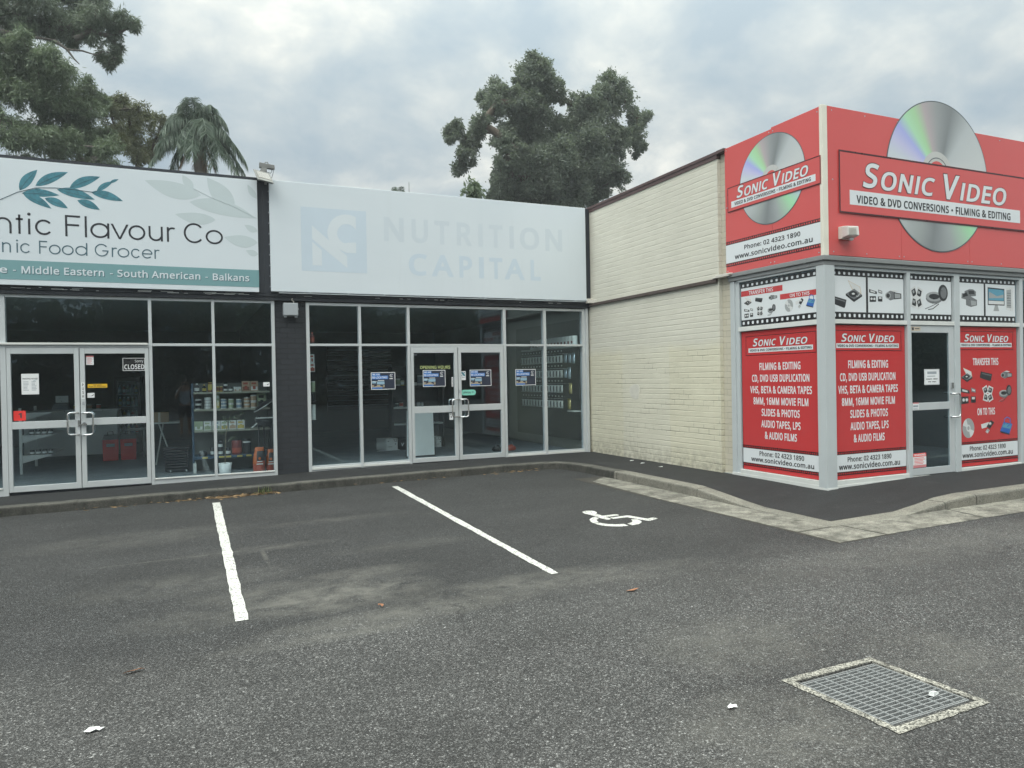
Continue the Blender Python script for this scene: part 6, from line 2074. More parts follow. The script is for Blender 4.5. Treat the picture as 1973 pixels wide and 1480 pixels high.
# wheeled basket, table with a carton
t = thing('wheeled_basket', 'black plastic shopping basket on small wheels left of the shelving', 'basket', (-.15, 13.95, .1))
b = MB()
for i in range(9):
    z = .13 + i * .046
    k = .8 + .2 * i / 8
    b.hexa([(-.15 - .21 * k, 13.95 - .15 * k, z), (-.15 + .21 * k, 13.95 - .15 * k, z), (-.15 + .21 * k, 13.95 + .15 * k, z), (-.15 - .21 * k, 13.95 + .15 * k, z),
            (-.15 - .21 * k, 13.95 - .15 * k, z + .032), (-.15 + .21 * k, 13.95 - .15 * k, z + .032), (-.15 + .21 * k, 13.95 + .15 * k, z + .032), (-.15 - .21 * k, 13.95 + .15 * k, z + .032)], 'goods_black')
b.box(-.32, .02, 13.82, 14.08, .12, .14, 'goods_black').box(-.33, -.315, 13.80, 14.1, .13, .5, 'goods_black').box(.015, .03, 13.80, 14.1, .13, .5, 'goods_black')
b.build('tub', t)
for x in (-.25, .0):
    w_ = MB()
    w_.tube([(x - .01, 13.81, .122), (x + .01, 13.81, .122)], .022, 'goods_tin', 12)
    w_.build('wheel', t)
t = thing('folding_table', 'pale narrow table behind the window beside the wheeled basket', 'table', (-.35, 15.0, .1))
MB().box(-.64, -.10, 14.9, 15.4, .89, .915, 'shelf_white').build('table_top', t)
for q in ([(-.45, 15.0, .89), (-.20, 15.0, .1)], [(-.38, 15.3, .89), (-.52, 15.3, .1)]):
    MB().tube(q, .014, 'shelf_white', 8).build('leg', t)
t = thing('cardboard_box', 'plain cardboard box standing on the narrow pale table', 'box', (-.43, 15.1, .915))
MB().box(-.60, -.28, 14.98, 15.22, .9155, 1.10, 'cardboard').slab(Plane('front', 14.98), -.46, -.42, .9155, 1.10, .0002, .001, 'icon_wood').build('body', t)

# gondola end, counter, bags, fridge
t = thing('gondola_shelf', 'white bracketed display shelves behind the left grocery door', 'shelving', (-2.4, 16.3, .1))
MB().box(-2.63, -2.59, 15.0, 15.06, .1, 1.25, 'shelf_white').box(-2.63, -2.59, 16.4, 16.46, .1, 1.25, 'shelf_white').build('upright', t)
for z in (1.165, .775, .425):
    b = MB().box(-2.585, -2.15, 15.0, 16.5, z - .018, z, 'shelf_white')
    for y in (15.0, 16.44):
        b.hexa([(-2.585, y, z - .13), (-2.57, y, z - .13), (-2.57, y + .02, z - .13), (-2.585, y + .02, z - .13), (-2.585, y, z - .019), (-2.16, y, z - .019), (-2.16, y + .02, z - .019), (-2.585, y + .02, z - .019)], 'shelf_white')
    b.build('shelf', t)
GJ = 'jars on the white gondola shelves'
for z, lv in ((.425, 'lower'), (.775, 'upper')):
    for k in range(4):
        x = -2.46 + .092 * k
        put(tin(x - .038, x + .038, z + .0005, z + .085, 15.12, 'goods_black', 'goods_white', 'goods_black', (.2, .6)), 'jar', 'small dark lidded jar, %s from left on the %s gondola shelf' % (ORD[k], lv), 'jar', x, z, 15.12, GJ)
t = thing('service_counter', 'long low white service counter deep inside the grocery', 'counter', (-1.9, 17.2, .1))
MB().box(-2.9, -1.28, 17.0, 17.6, .22, 1.10, 'shelf_white').build('body', t)
MB().box(-2.95, -1.25, 16.95, 17.65, 1.101, 1.135, 'goods_tin').build('counter_top', t)
t = thing('cash_register', 'grey cash register standing on the white service counter', 'register', (-2.3, 17.2, 1.135))
MB().hexa([(-2.45, 17.1, 1.1355), (-2.15, 17.1, 1.1355), (-2.15, 17.4, 1.1355), (-2.45, 17.4, 1.1355), (-2.42, 17.2, 1.24), (-2.18, 17.2, 1.24), (-2.18, 17.4, 1.27), (-2.42, 17.4, 1.27)], 'box_grey').build('body', t)
MB().box(-2.40, -2.18, 17.34, 17.37, 1.28, 1.42, 'goods_tin').build('screen', t)
for k, (x, mt) in enumerate(((-2.02, 'goods_yellow'), (-1.90, 'goods_white'), (-1.78, 'goods_tan'), (-1.62, 'goods_red'))):
    put(tin(x - .045, x + .045, 1.1355, 1.24, 17.15, 'goods_white', mt, 'goods_black'), 'jar', 'jar with a %s label on the white service counter' % mt.split('_')[1], 'jar', x, 1.1355, 17.15, 'jars on the service counter')
for x0, lab in ((-1.52, 'red shopping bag with black handles, left of the pair on the grocery floor'), (-1.20, 'red shopping bag with black handles, right of the pair on the grocery floor')):
    t = thing('shopping_bag', lab, 'bag', (x0 + .14, 16.75, .1), 'red bags on the floor')
    MB().hexa([(x0, 16.7, .1), (x0 + .27, 16.7, .1), (x0 + .26, 16.88, .1), (x0 + .01, 16.88, .1), (x0 - .01, 16.72, .52), (x0 + .28, 16.72, .52), (x0 + .27, 16.86, .52), (x0, 16.86, .52)], 'notice_red').build('bag', t)
    MB().hexa([(x0 - .012, 16.715, .521), (x0 + .282, 16.715, .521), (x0 + .272, 16.865, .521), (x0 - .002, 16.865, .521), (x0 + .02, 16.74, .62), (x0 + .25, 16.74, .62), (x0 + .25, 16.84, .62), (x0 + .02, 16.84, .62)], 'goods_black').tube([(x0 + .08, 16.72, .60), (x0 + .09, 16.72, .68), (x0 + .18, 16.72, .68), (x0 + .19, 16.72, .60)], .01, 'goods_black', 6).build('handle', t)
    MB().slab(Plane('front', 16.705), x0 + .06, x0 + .21, .38, .44, 0, .002, 'paper_grey').build('label_print', t)
t = thing('drinks_fridge', 'tall black glass-door drinks fridge deep inside the grocery', 'fridge', (-1.15, 18.4, .1))
b = MB().box(-1.42, -.90, 18.9, 18.95, .1, 1.80, 'goods_black').box(-1.42, -1.38, 18.3, 18.9, .1, 1.80, 'goods_black').box(-.94, -.90, 18.3, 18.9, .1, 1.80, 'goods_black').box(-1.38, -.94, 18.3, 18.9, 1.70, 1.80, 'goods_black').box(-1.38, -.94, 18.3, 18.9, .1, .3, 'goods_black')
b.build('cabinet', t)
d_ = MB().frame(Plane('front', 18.29), -1.41, -.91, .22, 1.78, .05, -.03, 0, 'goods_black').build('door', t)
MB().slab(Plane('front', 18.30), -1.36, -.96, .27, 1.73, -.01, -.004, 'shop_glass').build('door_pane', d_)
for z in (.55, .85, 1.15, 1.42):
    MB().box(-1.375, -.945, 18.35, 18.85, z - .012, z, 'goods_tin').build('shelf', t)
b0 = None
for r, z in enumerate((.551, .851, 1.151, 1.421)):
    for k in range(5):
        x = -1.32 + .08 * k
        mt = ('goods_green', 'goods_white', 'goods_yellow', 'goods_blue', 'goods_red')[(k + r) % 5]
        put(bottle(x - .032, x + .032, z, z + .2, 18.45, mt, 'goods_white'), 'bottle', '%s drink bottle, %s on shelf %s of the black fridge' % (mt.split('_')[1], ORD[k], ('one up from the base', 'two up', 'three up', 'at the top')[r]), 'bottle', x, z, 18.45, 'bottles in the drinks fridge')
t = thing('side_table', 'small white framed table right of the red bags', 'table', (-.95, 17.3, .1))
MB().box(-1.12, -.78, 17.2, 17.5, .66, .70, 'shelf_white').build('table_top', t)
for x in (-1.10, -.82):
    for y in (17.22, 17.46):
        MB().box(x, x + .03, y, y + .03, .1, .66, 'shelf_white').build('leg', t)

# ------------------------------------------------------------------ inside the vacated shop
FZ = .139
t = thing('peg_display', 'black peg wall of supplements running back from the right-hand window', 'display', (7.1, 13.6, FZ))
MB().box(7.13, 7.195, 12.62, 15.6, .35, 2.75, 'goods_black').build('back_panel', t)
MB().box(6.93, 7.13, 12.45 + .05, 14.9, 2.205, 2.222, 'shelf_white').build('shelf', t)
MB().box(6.93, 7.13, 12.35 + .15, 12.78, .93, .945, 'shelf_white').build('shelf', t)
b = MB()
PLW = Plane('left', 6.97)
RZ = [(1.905, 2.058), (1.605, 1.758), (1.300, 1.452), (.985, 1.140)]
for z0, z1 in RZ:
    for k in range(14):
        y = 13.06 + .142 * k
        b.slab(PLW, -y - .022, -y + .022, z1 + .075, z1 + .100, 0, .002, 'shelf_white')
        b.tube([(7.13, y, z1 + .03), (6.93, y, z1 + .035)], .003, 'goods_tin', 5)
b.build('pegs', t)
PGW = 'white pouches on the peg wall'


def pouch(y, z0, z1, body='goods_white', ink_='goods_black', w=.064, x=6.955):
    b = MB()
    h = z1 - z0
    P = Plane('left', x)
    vs, fs = [], []
    K = 7
    for i in range(K):
        s = i / (K - 1)
        d = .030 * math.sin(math.pi * min(1, s * 1.05)) ** .7 * (1 - .5 * s) + .003
        for u, dd in ((-w, 0), (-w * .5, d * .8), (0, d), (w * .5, d * .8), (w, 0), (w * .5, -d * .8), (0, -d), (-w * .5, -d * .8)):
            vs.append(P(-y + u * (1 - .04 * math.sin(math.pi * s)), z0 + h * s, dd))
    for i in range(K - 1):
        for j in range(8):
            fs.append((i * 8 + j, i * 8 + (j + 1) % 8, (i + 1) * 8 + (j + 1) % 8, (i + 1) * 8 + j))
    b.add(vs, fs, body, True)
    b.add(vs[:8], [tuple(range(8))], body)
    b.add(vs[-8:], [tuple(range(8))], body)
    b.slab(P, -y - w * .95, -y + w * .95, z1, z1 + .028, -.002, .002, ink_)
    if ink_ == 'goods_black':
        b.slab(P, -y - .010, -y + .022, z0 + h * .14, z0 + h * .86, .029, .033, ink_)
        b.slab(P, -y - .035, -y - .022, z0 + h * .3, z0 + h * .7, .026, .030, 'paper_grey')
    return b


RN = ['top', 'second', 'third', 'lowest']
src = pouch(0, 0, .153).build('pouch', loc=(6.955, 0, 0))
first = True
for r, (z0, z1) in enumerate(RZ):
    for k in range(14):
        y = 13.06 + .142 * k
        lab = 'white pouch with black print, %s back from the window in the %s row' % (ORD[k], RN[r])
        if first:
            src.location = (6.955, y, z0)
            o, first = src, False
            tag(o, lab, 'pouch', PGW)
        else:
            o = src.copy()
            COL.objects.link(o)
            o.location = (6.955, y, z0)
            o['label'] = lab
for y, z0, z1, body, lab in ((12.36 + .18, 1.88, 2.06, 'goods_foil', 'silver foil pouch nearest the window in the top row'), (12.70, 1.89, 2.05, 'goods_foil', 'silver foil pouch, middle of three in the top row'), (12.87, 1.90, 2.05, 'goods_foil', 'silver foil pouch next to the white ones in the top row'),
                             (12.72, 1.58, 1.78, 'goods_foil', 'silver foil pouch nearest the window in the second row'), (12.88, 1.60, 1.75, 'goods_foil', 'silver foil pouch next to the white ones in the second row'),
                             (12.68, 1.28, 1.47, 'goods_gold', 'gold foil pouch at the window end of the third row'), (12.74, .975, 1.16, 'goods_gold', 'gold foil pouch at the window end of the lowest row')):
    tag(pouch(y, z0, z1, body, body, .066).build('pouch', loc=(6.955, y, z0)), lab, 'pouch', 'foil pouches on the peg wall')
s0 = tin(-.06, .06, 0, .205, 0, 'goods_white', 'goods_white', 'goods_white', (.1, .75)).slab(Plane('left', -.061), -.03, .03, .05, .10, 0, .003, 'goods_maroon').build('tub', loc=(0, 0, 0))
for k in range(14):
    o = s0 if k == 0 else s0.copy()
    if k:
        COL.objects.link(o)
    o.location = (7.02, 12.60 + .145 * k, 2.2225)
    tag(o, 'white tub, %s back from the window on the shelf above the pouches' % ORD[k], 'tub', 'white tubs above the peg wall')

# left-hand column of goods
t = thing('wall_shelf', 'narrow column of shelves inside the left edge of the vacated shop', 'shelving', (1.95, 12.75, FZ))
for z in (2.275, 1.785, 1.44, 1.285, .965):
    MB().box(1.865, 2.05, 12.64, 12.86, z - .012, z, 'goods_black').build('shelf', t)
MB().box(1.862, 1.8645, 12.64, 12.9, FZ, 2.5, 'goods_black').build('upright', t)
LG = 'goods in the left window column'
put(bottle(1.955, 2.035, 2.2755, 2.46, 12.72, 'goods_maroon', 'goods_red'), 'bottle', 'dark red bottle above the transom at the left window edge', 'bottle', 1.99, 2.2755, 12.72, LG)
put(carton(1.945, 2.025, 1.7855, 1.93, 12.68, 'goods_white', 'goods_red', 'goods_red'), 'carton', 'white and red carton under another at the left window edge', 'carton', 1.985, 1.7855, 12.68, LG)
put(carton(1.945, 2.02, 1.931, 2.08, 12.68, 'goods_white', 'goods_white', 'goods_red'), 'carton', 'white and red carton on top of another at the left window edge', 'carton', 1.985, 1.931, 12.68, LG)
put(tin(1.955, 2.03, 1.4405, 1.62, 12.72, 'goods_green', 'goods_green', 'goods_white'), 'jar', 'green tub with white lid at the left window edge', 'tub', 1.99, 1.4405, 12.72, LG)
put(tin(1.955, 2.03, 1.2855, 1.41, 12.72, 'goods_black', 'goods_black', 'goods_black'), 'jar', 'black tub under the green one at the left window edge', 'tub', 1.99, 1.2855, 12.72, LG)
for k in range(5):
    put(tin(1.955, 2.03, .9655 + .053 * k, .9655 + .053 * k + .0525, 12.72, 'goods_white', 'goods_white', 'goods_white'), 'tub', 'flat white tub, %s from the bottom of the stack at the window edge' % ORD[k], 'tub', 1.99, .9655 + .053 * k, 12.72, LG)

# slat wall at the back
t = thing('slat_wall', 'black slatted display wall with bare hooks at the back of the vacated shop', 'display', (3.7, 18.2, FZ))
MB().box(3.2, 4.8, 18.2, 18.26, .9, 2.5, 'goods_black').build('panel', t)
b = MB()
for i in range(12):
    z = 1.0 + .125 * i
    b.box(3.2, 4.8, 18.185, 18.199, z, z + .014, 'paper_grey')
for i in range(8):
    for j in range(3):
        x, z = 3.45 + .1 * i, 1.4 + .25 * j
        b.tube([(x, 18.19, z), (x, 18.05, z + .01)], .004, 'goods_tin', 5)
b.build('slats', t)
# display stand with tubs
t = thing('display_stand', 'black stand with white-edged shelves seen past the left poster door', 'display', (4.6, 15.3, FZ))
for z in (1.492, 1.030, .680):
    MB().box(4.05, 5.15, 15.2, 15.5, z - .03, z, 'shelf_white' if z < 1.4 else 'goods_black').build('shelf', t)
MB().box(4.02, 4.05, 15.2, 15.5, FZ, 1.9, 'goods_black').box(5.15, 5.18, 15.2, 15.5, FZ, 1.9, 'goods_black').build('upright', t)
MB().box(4.05, 5.15, 15.501, 15.53, FZ, 1.9, 'goods_black').build('back_panel', t)
DG = 'tubs on the black display stand'
px = lambda p: 4.12 + (p - 460) * .00161
for a, c, z, h, m1_, m2_, lab in ((470, 530, 1.4925, .165, 'goods_white', 'goods_green', 'white tub with green print at the left of the stand top shelf'), (535, 585, 1.4925, .115, 'goods_yellow', 'goods_white', 'low yellow tub on the stand top shelf'), (705, 762, 1.4925, .07, 'goods_white', 'goods_white', 'squat white tub on the stand top shelf'), (740 + 30, 815 + 30, 1.4925, .235, 'goods_white', 'paper_grey', 'tall white tub on the stand top shelf behind a poster'),
                                  (455, 500, 1.0305, .09, 'goods_white', 'goods_black', 'white tub at the left of the stand middle shelf'), (512, 562, 1.0305, .11, 'goods_white', 'goods_red', 'white and red tub on the stand middle shelf'), (750, 800, 1.0305, .095, 'goods_blue', 'goods_white', 'blue tub, left of two on the stand middle shelf'), (806, 845, 1.0305, .09, 'goods_blue', 'goods_white', 'blue tub, right of two on the stand middle shelf')):
    put(tin(px(a), px(c), z, z + h, 15.30, m1_, m2_, 'goods_white' if m1_ != 'goods_white' else 'goods_black'), 'tub', lab, 'tub', (px(a) + px(c)) / 2, z, 15.30, DG)
# leaning board, cartons
t = thing('leaning_board', 'blank white board with dark edging leaning inside the poster door', 'board', (4.1, 13.4, FZ))
q0 = [(3.80, 13.42, FZ), (4.392, 13.46, FZ), (4.392, 13.49, FZ), (3.80, 13.45, FZ)]
q1 = [(3.855, 13.30 + .25, 1.035), (4.412, 13.34 + .25, 1.03), (4.412, 13.37 + .25, 1.03), (3.855, 13.33 + .25, 1.035)]
MB().hexa(q0 + q1, 'goods_black').build('frame', t)
A_ = [Vector(q0[0]), Vector(q0[1]), Vector(q1[1]), Vector(q1[0])]
b = MB()
q = [Vector(bil([A_[0], A_[1], A_[2], A_[3]], s, r)) + Vector((0, -.004, 0)) for s, r in ((.02, .03), (.975, .03), (.975, .99), (.02, .99))]
b.add(q + [v + Vector((0, .003, 0)) for v in q], [(0, 1, 2, 3), (7, 6, 5, 4), (0, 4, 5, 1), (1, 5, 6, 2), (2, 6, 7, 3), (3, 7, 4, 0)], 'pot_white')
b.build('sheet', t)


def carton12(x0, x1, y, h, lab, side):
    t = thing('carton', lab, 'carton', ((x0 + x1) / 2, y, FZ), 'numbered cartons on the floor')
    MB().hexa([(x0, y, FZ), (x1, y, FZ), (x1 - side * .3, y + .3, FZ), (x0 - side, y + .3, FZ), (x0, y, FZ + h), (x1, y, FZ + h), (x1 - side * .3, y + .3, FZ + h), (x0 - side, y + .3, FZ + h)], 'goods_white').build('box', t)
    P = Plane('front', y)
    W_ = x1 - x0
    MB().text(P, '12', x1 - min(.09, W_ * .75), x1 - .012, FZ + h * .72, FZ + h * .95, .0005, 'ink', bold=.01).slab(P, x0 + W_ * .1, x0 + W_ * .5, FZ + h * .28, FZ + h * .31, .0003, .001, 'ink').disc(P, x1 - W_ * .2, FZ + h * .52, .012, .0003, .001, 'ink', 12).slab(P, x0 + W_ * .1, x0 + W_ * .25, FZ + h * .76, FZ + h * .80, .0003, .001, 'ink').build('print', t)


carton12(3.85, 4.09, 15.08, .245, 'pale carton numbered 12 on the floor left of the leaning board', .14)
carton12(4.975, 5.085, 15.15, .225, 'narrow pale carton numbered 12 right of the leaning board', .02)
t = thing('carton', 'black carton lettered V beside the left numbered carton', 'carton', (4.25, 15.05, FZ))
MB().box(4.125, 4.38, 15.0, 15.25, FZ, .36, 'goods_black').build('box', t)
MB().text(Plane('front', 15.0), 'V', 4.15, 4.21, .22, .29, .0005, 'paper', bold=.03, shear=.2).build('print', t)
t = thing('paper_roll', 'thin pale roll standing behind the narrow numbered carton', 'roll', (5.02, 15.6, FZ))
MB().lathe(5.02, 15.6, [(.022, FZ), (.022, .45), (.010, .72), (.006, .73)], 'paper', 10).build('roll', t)
tag(MB().poly(Plane('floor', FZ + .0005), [(3.62, 15.0), (3.80, 14.96), (3.98, 15.02), (4.22, 15.0), (4.30, 15.1), (3.95, 15.2), (3.70, 15.12)], 0, .006, 'paper').build('paper_sheet', loc=(3.95, 15.05, FZ)), 'crumpled white paper sheet under the left numbered carton', 'paper')
for x, mt, lab, nm in ((6.05, 'goods_red', 'small red bag slumped on the floor by the right window', 'red'), (5.75, 'goods_black', 'small dark bag with pale straps on the floor by the right window', 'dark')):
    t = thing('floor_bag', lab, 'bag', (x, 13.6, FZ))
    MB().lathe(x, 13.6, [(.09, FZ), (.12, FZ + .03), (.10, FZ + .08), (.05, FZ + .115), (.02, FZ + .12)], mt, 14, 1, .6).build('bag', t)
    MB().tube([(x - .06, 13.55, FZ + .10), (x - .02, 13.53, FZ + .20), (x + .05, 13.55, FZ + .09)], .006, 'paper_grey', 6).build('strap', t)

# ------------------------------------------------------------------ trees and plants
leaf_mat('gum_leaf', ((0.100, 0.140, 0.106), (0.154, 0.201, 0.151), (0.226, 0.270, 0.211)), .35)  # tree leaf colours lightened to imitate haze in front of the crowns
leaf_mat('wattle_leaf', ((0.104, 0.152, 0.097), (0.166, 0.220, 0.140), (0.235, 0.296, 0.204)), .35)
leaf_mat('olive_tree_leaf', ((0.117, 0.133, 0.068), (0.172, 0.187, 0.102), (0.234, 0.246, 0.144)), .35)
leaf_mat('camphor_leaf', ((0.125, 0.158, 0.138), (0.175, 0.215, 0.178), (0.245, 0.29, 0.22)), .48)  # dark stops lifted and greyed, a hazy veil put into the colour
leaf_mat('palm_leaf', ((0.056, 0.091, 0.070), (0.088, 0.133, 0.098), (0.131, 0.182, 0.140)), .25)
leaf_mat('dead_frond', ((0.17, 0.115, 0.065), (0.22, 0.15, 0.09), (0.28, 0.20, 0.12)), .2)
bark('grey_bark', (0.10, 0.092, 0.082), (0.21, 0.19, 0.17))
bark('brown_bark', (0.06, 0.048, 0.038), (0.14, 0.11, 0.085))
bark('palm_bark', (0.14, 0.125, 0.105), (0.24, 0.21, 0.18))


def cloud_mesh(name, P, D, L, Wd, mat, parent, off):
    """one mesh of many leaf blades: P base points, D directions, L lengths, Wd widths"""
    n = len(P)
    ref = rng.normal(size=(n, 3))
    S_ = np.cross(D, ref)
    S_ /= np.linalg.norm(S_, axis=1, keepdims=True) + 1e-9
    N_ = np.cross(S_, D)
    L = L[:, None]
    Wd = Wd[:, None]
    v = np.empty((n, 4, 3))
    v[:, 0] = P
    v[:, 1] = P + D * L * .45 + S_ * Wd * .5 + N_ * L * .04
    v[:, 2] = P + D * L
    v[:, 3] = P + D * L * .45 - S_ * Wd * .5 + N_ * L * .04
    v = v.reshape(-1, 3) - np.array(off)
    me = bpy.data.meshes.new(name)
    me.vertices.add(4 * n)
    me.vertices.foreach_set('co', v.astype(np.float32).ravel())
    me.loops.add(4 * n)
    me.loops.foreach_set('vertex_index', np.arange(4 * n, dtype=np.int32))
    me.polygons.add(n)
    me.polygons.foreach_set('loop_start', np.arange(0, 4 * n, 4, dtype=np.int32))
    me.polygons.foreach_set('loop_total', np.full(n, 4, dtype=np.int32))
    me.update(calc_edges=True)
    me.materials.append(MATS[mat])
    o = bpy.data.objects.new(name, me)
    COL.objects.link(o)
    if parent is not None:
        o.parent = parent
    return o


def unit(n):
    d = rng.normal(size=(n, 3))
    return d / np.linalg.norm(d, axis=1, keepdims=True)


def tree(name, label, base, Y, clusters, leaf, barkm, per, size, droop, jitter, twigs=14, tight=.30, extra=None, trunk_r=.28, fork=None, aspect=.3):
    """clusters: (x, z, r) lobes of the crown as seen; each gets its own depth, twigs and leaves; limbs join them to the trunk"""
    t = thing(name, label, 'tree', (base[0], base[1], -.2))
    C_ = []
    for x, z, r in clusters:
        C_.append((x, Y + rng.uniform(-jitter, jitter), z, r))
    for x, y, z, r in list(C_):           # satellite clumps break up each lobe's outline
        for k in range(6):
            u = unit(1)[0]
            C_.append((x + u[0] * r * rng.uniform(.75, 1.12), y + u[1] * r, z + u[2] * r * rng.uniform(.7, 1.05), r * rng.uniform(.2, .42)))
    P, D, LL = [], [], []
    tw = MB()
    for x, y, z, r in C_:
        for k in range(twigs):
            u = unit(1)[0] * (rng.random() ** .38) * rng.choice((1.0, 1.0, 1.18))
            c = np.array((x, y, z)) + u * r * np.array((1, 1.1, .95))
            n = max(3, int(per * r * r * rng.choice((.12, .3, .8, 1.3, 2.0))))
            p = c + rng.normal(size=(n, 3)) * max(r, .16) * tight
            d = unit(n) * (1 - droop) + np.array((0, 0, -1.0)) * droop + u * .35
            d /= np.linalg.norm(d, axis=1, keepdims=True)
            P.append(p)
            D.append(d)
            if k % 4 == 0 and r > .15:
                m_ = np.array((x, y, z)) + u * r * .4 + unit(1)[0] * r * .15
                tw.tube([(x, y, z), m_, c + u * r * .15], [.018 * size / .16, .012 * size / .16, .006], barkm, 4, False)
    P = np.concatenate(P)
    D = np.concatenate(D)
    n = len(P)
    L = size * rng.uniform(.6, 1.35, n)
    cloud_mesh('crown', P, D, L, L * aspect, leaf, t, (base[0], base[1], -.2))
    # limbs: each lobe joins the nearest lobe already joined, starting from the fork
    fork = fork or (base[0], Y, min(c[2] for c in C_) - .3)
    n_lobes = len(clusters)
    nodes = [np.array(fork)]
    par = [-1]
    todo = [np.array(c[:3]) for c in C_[:n_lobes]]
    while todo:
        best = None
        for i, q in enumerate(todo):
            dd = [np.linalg.norm(q - nd) + .25 * abs(q[2] < nd[2]) * np.linalg.norm(q - nd) for nd in nodes]
            j = int(np.argmin(dd))
            if best is None or dd[j] < best[0]:
                best = (dd[j], i, j)
        _, i, j = best
        nodes.append(todo.pop(i))
        par.append(j)
    load = [1.0] * len(nodes)
    for i in range(len(nodes) - 1, 0, -1):
        load[par[i]] += load[i]
    for i in range(1, len(nodes)):
        a, c = nodes[par[i]], nodes[i]
        r0 = trunk_r * .52 * (load[i] / load[0]) ** .5 + .010
        m_ = (a + c) / 2 + unit(1)[0] * np.linalg.norm(a - c) * .10
        tw.tube([a, m_, c], [r0, r0 * .85, r0 * .65], barkm, 7, False)
    tw.tube([(base[0], base[1], -.2), ((base[0] + fork[0]) / 2 + .1, (base[1] + fork[1]) / 2, fork[2] * .5), fork], [trunk_r * 1.35, trunk_r * 1.05, trunk_r * .85], barkm, 12, False)
    if extra:
        for pts, r in extra:
            tw.tube(pts, [r * (1 - .7 * i / (len(pts) - 1)) for i in range(len(pts))], barkm, 6, False)
    tw.build('trunk', t)
    return t


CENTRE = [(17.11, 17.83, 0.74), (16.36, 17.06, 0.82), (17.74, 17.27, 0.66), (16.99, 16.42, 1.11), (18.38, 16.7, 0.57), (14.75, 15.94, 0.7), (14.3, 15.17, 0.7), (15.17, 15.2, 0.62), (16.33, 15.27, 1.0), (15.6, 14.53, 0.54), (12.76, 14.26, 0.5), (12.51, 13.84, 0.37), (13.26, 14.01, 0.42), (13.76, 13.75, 0.51), (13.41, 12.92, 0.47), (13.06, 12.42, 0.34), (12.9, 12.87, 0.25), (14.12, 14.43, 0.43), (14.44, 13.2, 0.61), (14.95, 12.77, 0.53), (14.5, 12.25, 0.52), (21.09, 17.09, 0.7), (21.58, 16.48, 0.66), (20.58, 16.09, 0.8), (19.8, 15.98, 0.68), (19.21, 15.65, 0.58), (18.72, 15.01, 0.57), (22.47, 15.39, 0.57), (22.67, 14.81, 0.47), (22.15, 14.4, 0.46), (22.75, 13.95, 0.41), (22.34, 13.73, 0.36), (21.75, 15.04, 0.41), (17.87, 14.57, 1.23), (17.2, 13.5, 1.21), (18.8, 14.18, 1.16), (19.97, 14.82, 1.08), (18.3, 12.8, 1.34), (19.74, 13.45, 1.28), (20.74, 14.24, 0.9), (21.12, 13.26, 0.81), (21.51, 12.78, 0.61), (16.9, 12.33, 1.11), (15.99, 11.75, 1.0), (15.1, 11.67, 0.71), (14.22, 11.27, 0.48), (14.65, 10.83, 0.35), (16.88, 11.26, 1.11), (18.28, 11.55, 1.24), (19.71, 11.93, 1.28), (20.69, 11.85, 0.8), (21.19, 12.07, 0.5), (21.91, 12.91, 0.36)]
PLANT = [(8.6, 7.81, 0.16), (8.59, 7.6, 0.25)]
TALL = [(-5.13, 14.6, 0.58), (-4.35, 14.84, 0.63), (-3.56, 14.9, 0.61), (-2.83, 15.04, 0.54), (-2.51, 14.63, 0.46), (-3.17, 14.32, 0.49), (-3.97, 14.18, 0.48), (-4.75, 14.22, 0.47), (-5.29, 13.94, 0.34), (-2.01, 14.53, 0.3), (-1.67, 14.49, 0.26), (-1.38, 14.4, 0.19), (-2.77, 13.97, 0.33), (-2.36, 13.95, 0.34), (-2.02, 14.0, 0.21), (-3.34, 13.82, 0.24), (-1.95, 13.59, 0.19), (-2.29, 13.34, 0.17), (-2.11, 13.66, 0.17), (-6.07, 14.34, 0.6), (-6.05, 15.23, 0.6), (-5.11, 15.51, 0.62), (-4.14, 15.71, 0.6), (-3.3, 15.78, 0.53)]
WATTLE = [(-3.98, 12.56, 0.33), (-4.45, 12.57, 0.33), (-4.96, 12.19, 0.43), (-4.28, 12.05, 0.48), (-3.63, 12.06, 0.34), (-4.83, 11.54, 0.5), (-3.93, 11.59, 0.56), (-3.37, 11.67, 0.38), (-3.15, 11.4, 0.38), (-2.69, 11.68, 0.21), (-2.62, 11.39, 0.31), (-2.39, 11.33, 0.19), (-3.76, 10.92, 0.56), (-4.49, 10.91, 0.44), (-3.17, 10.79, 0.53), (-2.63, 10.86, 0.39), (-5.53, 11.64, 0.53), (-5.55, 10.6, 0.53), (-4.69, 9.87, 0.29), (-4.14, 10.15, 0.48), (-3.7, 9.98, 0.52), (-3.03, 10.07, 0.5), (-2.45, 10.22, 0.43), (-4.7, 9.4, 0.36), (-3.97, 9.44, 0.44), (-3.23, 9.43, 0.42), (-2.47, 9.56, 0.43), (-5.05, 9.48, 0.28), (-5.5, 9.77, 0.42), (-5.0, 10.08, 0.18), (-2.08, 9.3, 0.31), (-2.86, 9.08, 0.31), (-3.8, 8.98, 0.33), (-4.71, 8.89, 0.32)]
OLIVE = [(-2.29, 12.83, 0.22), (-1.98, 12.62, 0.25), (-1.85, 12.33, 0.27), (-2.3, 12.02, 0.36), (-1.4, 12.14, 0.3), (-1.77, 11.73, 0.41), (-1.22, 11.7, 0.28), (-2.23, 11.37, 0.41), (-1.69, 11.18, 0.41), (-1.23, 11.13, 0.37), (-1.01, 10.8, 0.28), (-1.47, 10.54, 0.28), (-2.06, 10.73, 0.36), (-0.66, 12.03, 0.28), (-0.28, 11.87, 0.24), (-0.76, 11.5, 0.28), (-2.47, 12.45, 0.18)]
BR = [(-5.53, 13.59), (-4.77, 13.54), (-3.87, 13.55), (-3.48, 13.29), (-3.28, 13.0), (-3.12, 12.84), (-3.03, 13.32), (-2.62, 13.24), (-2.37, 13.42)]

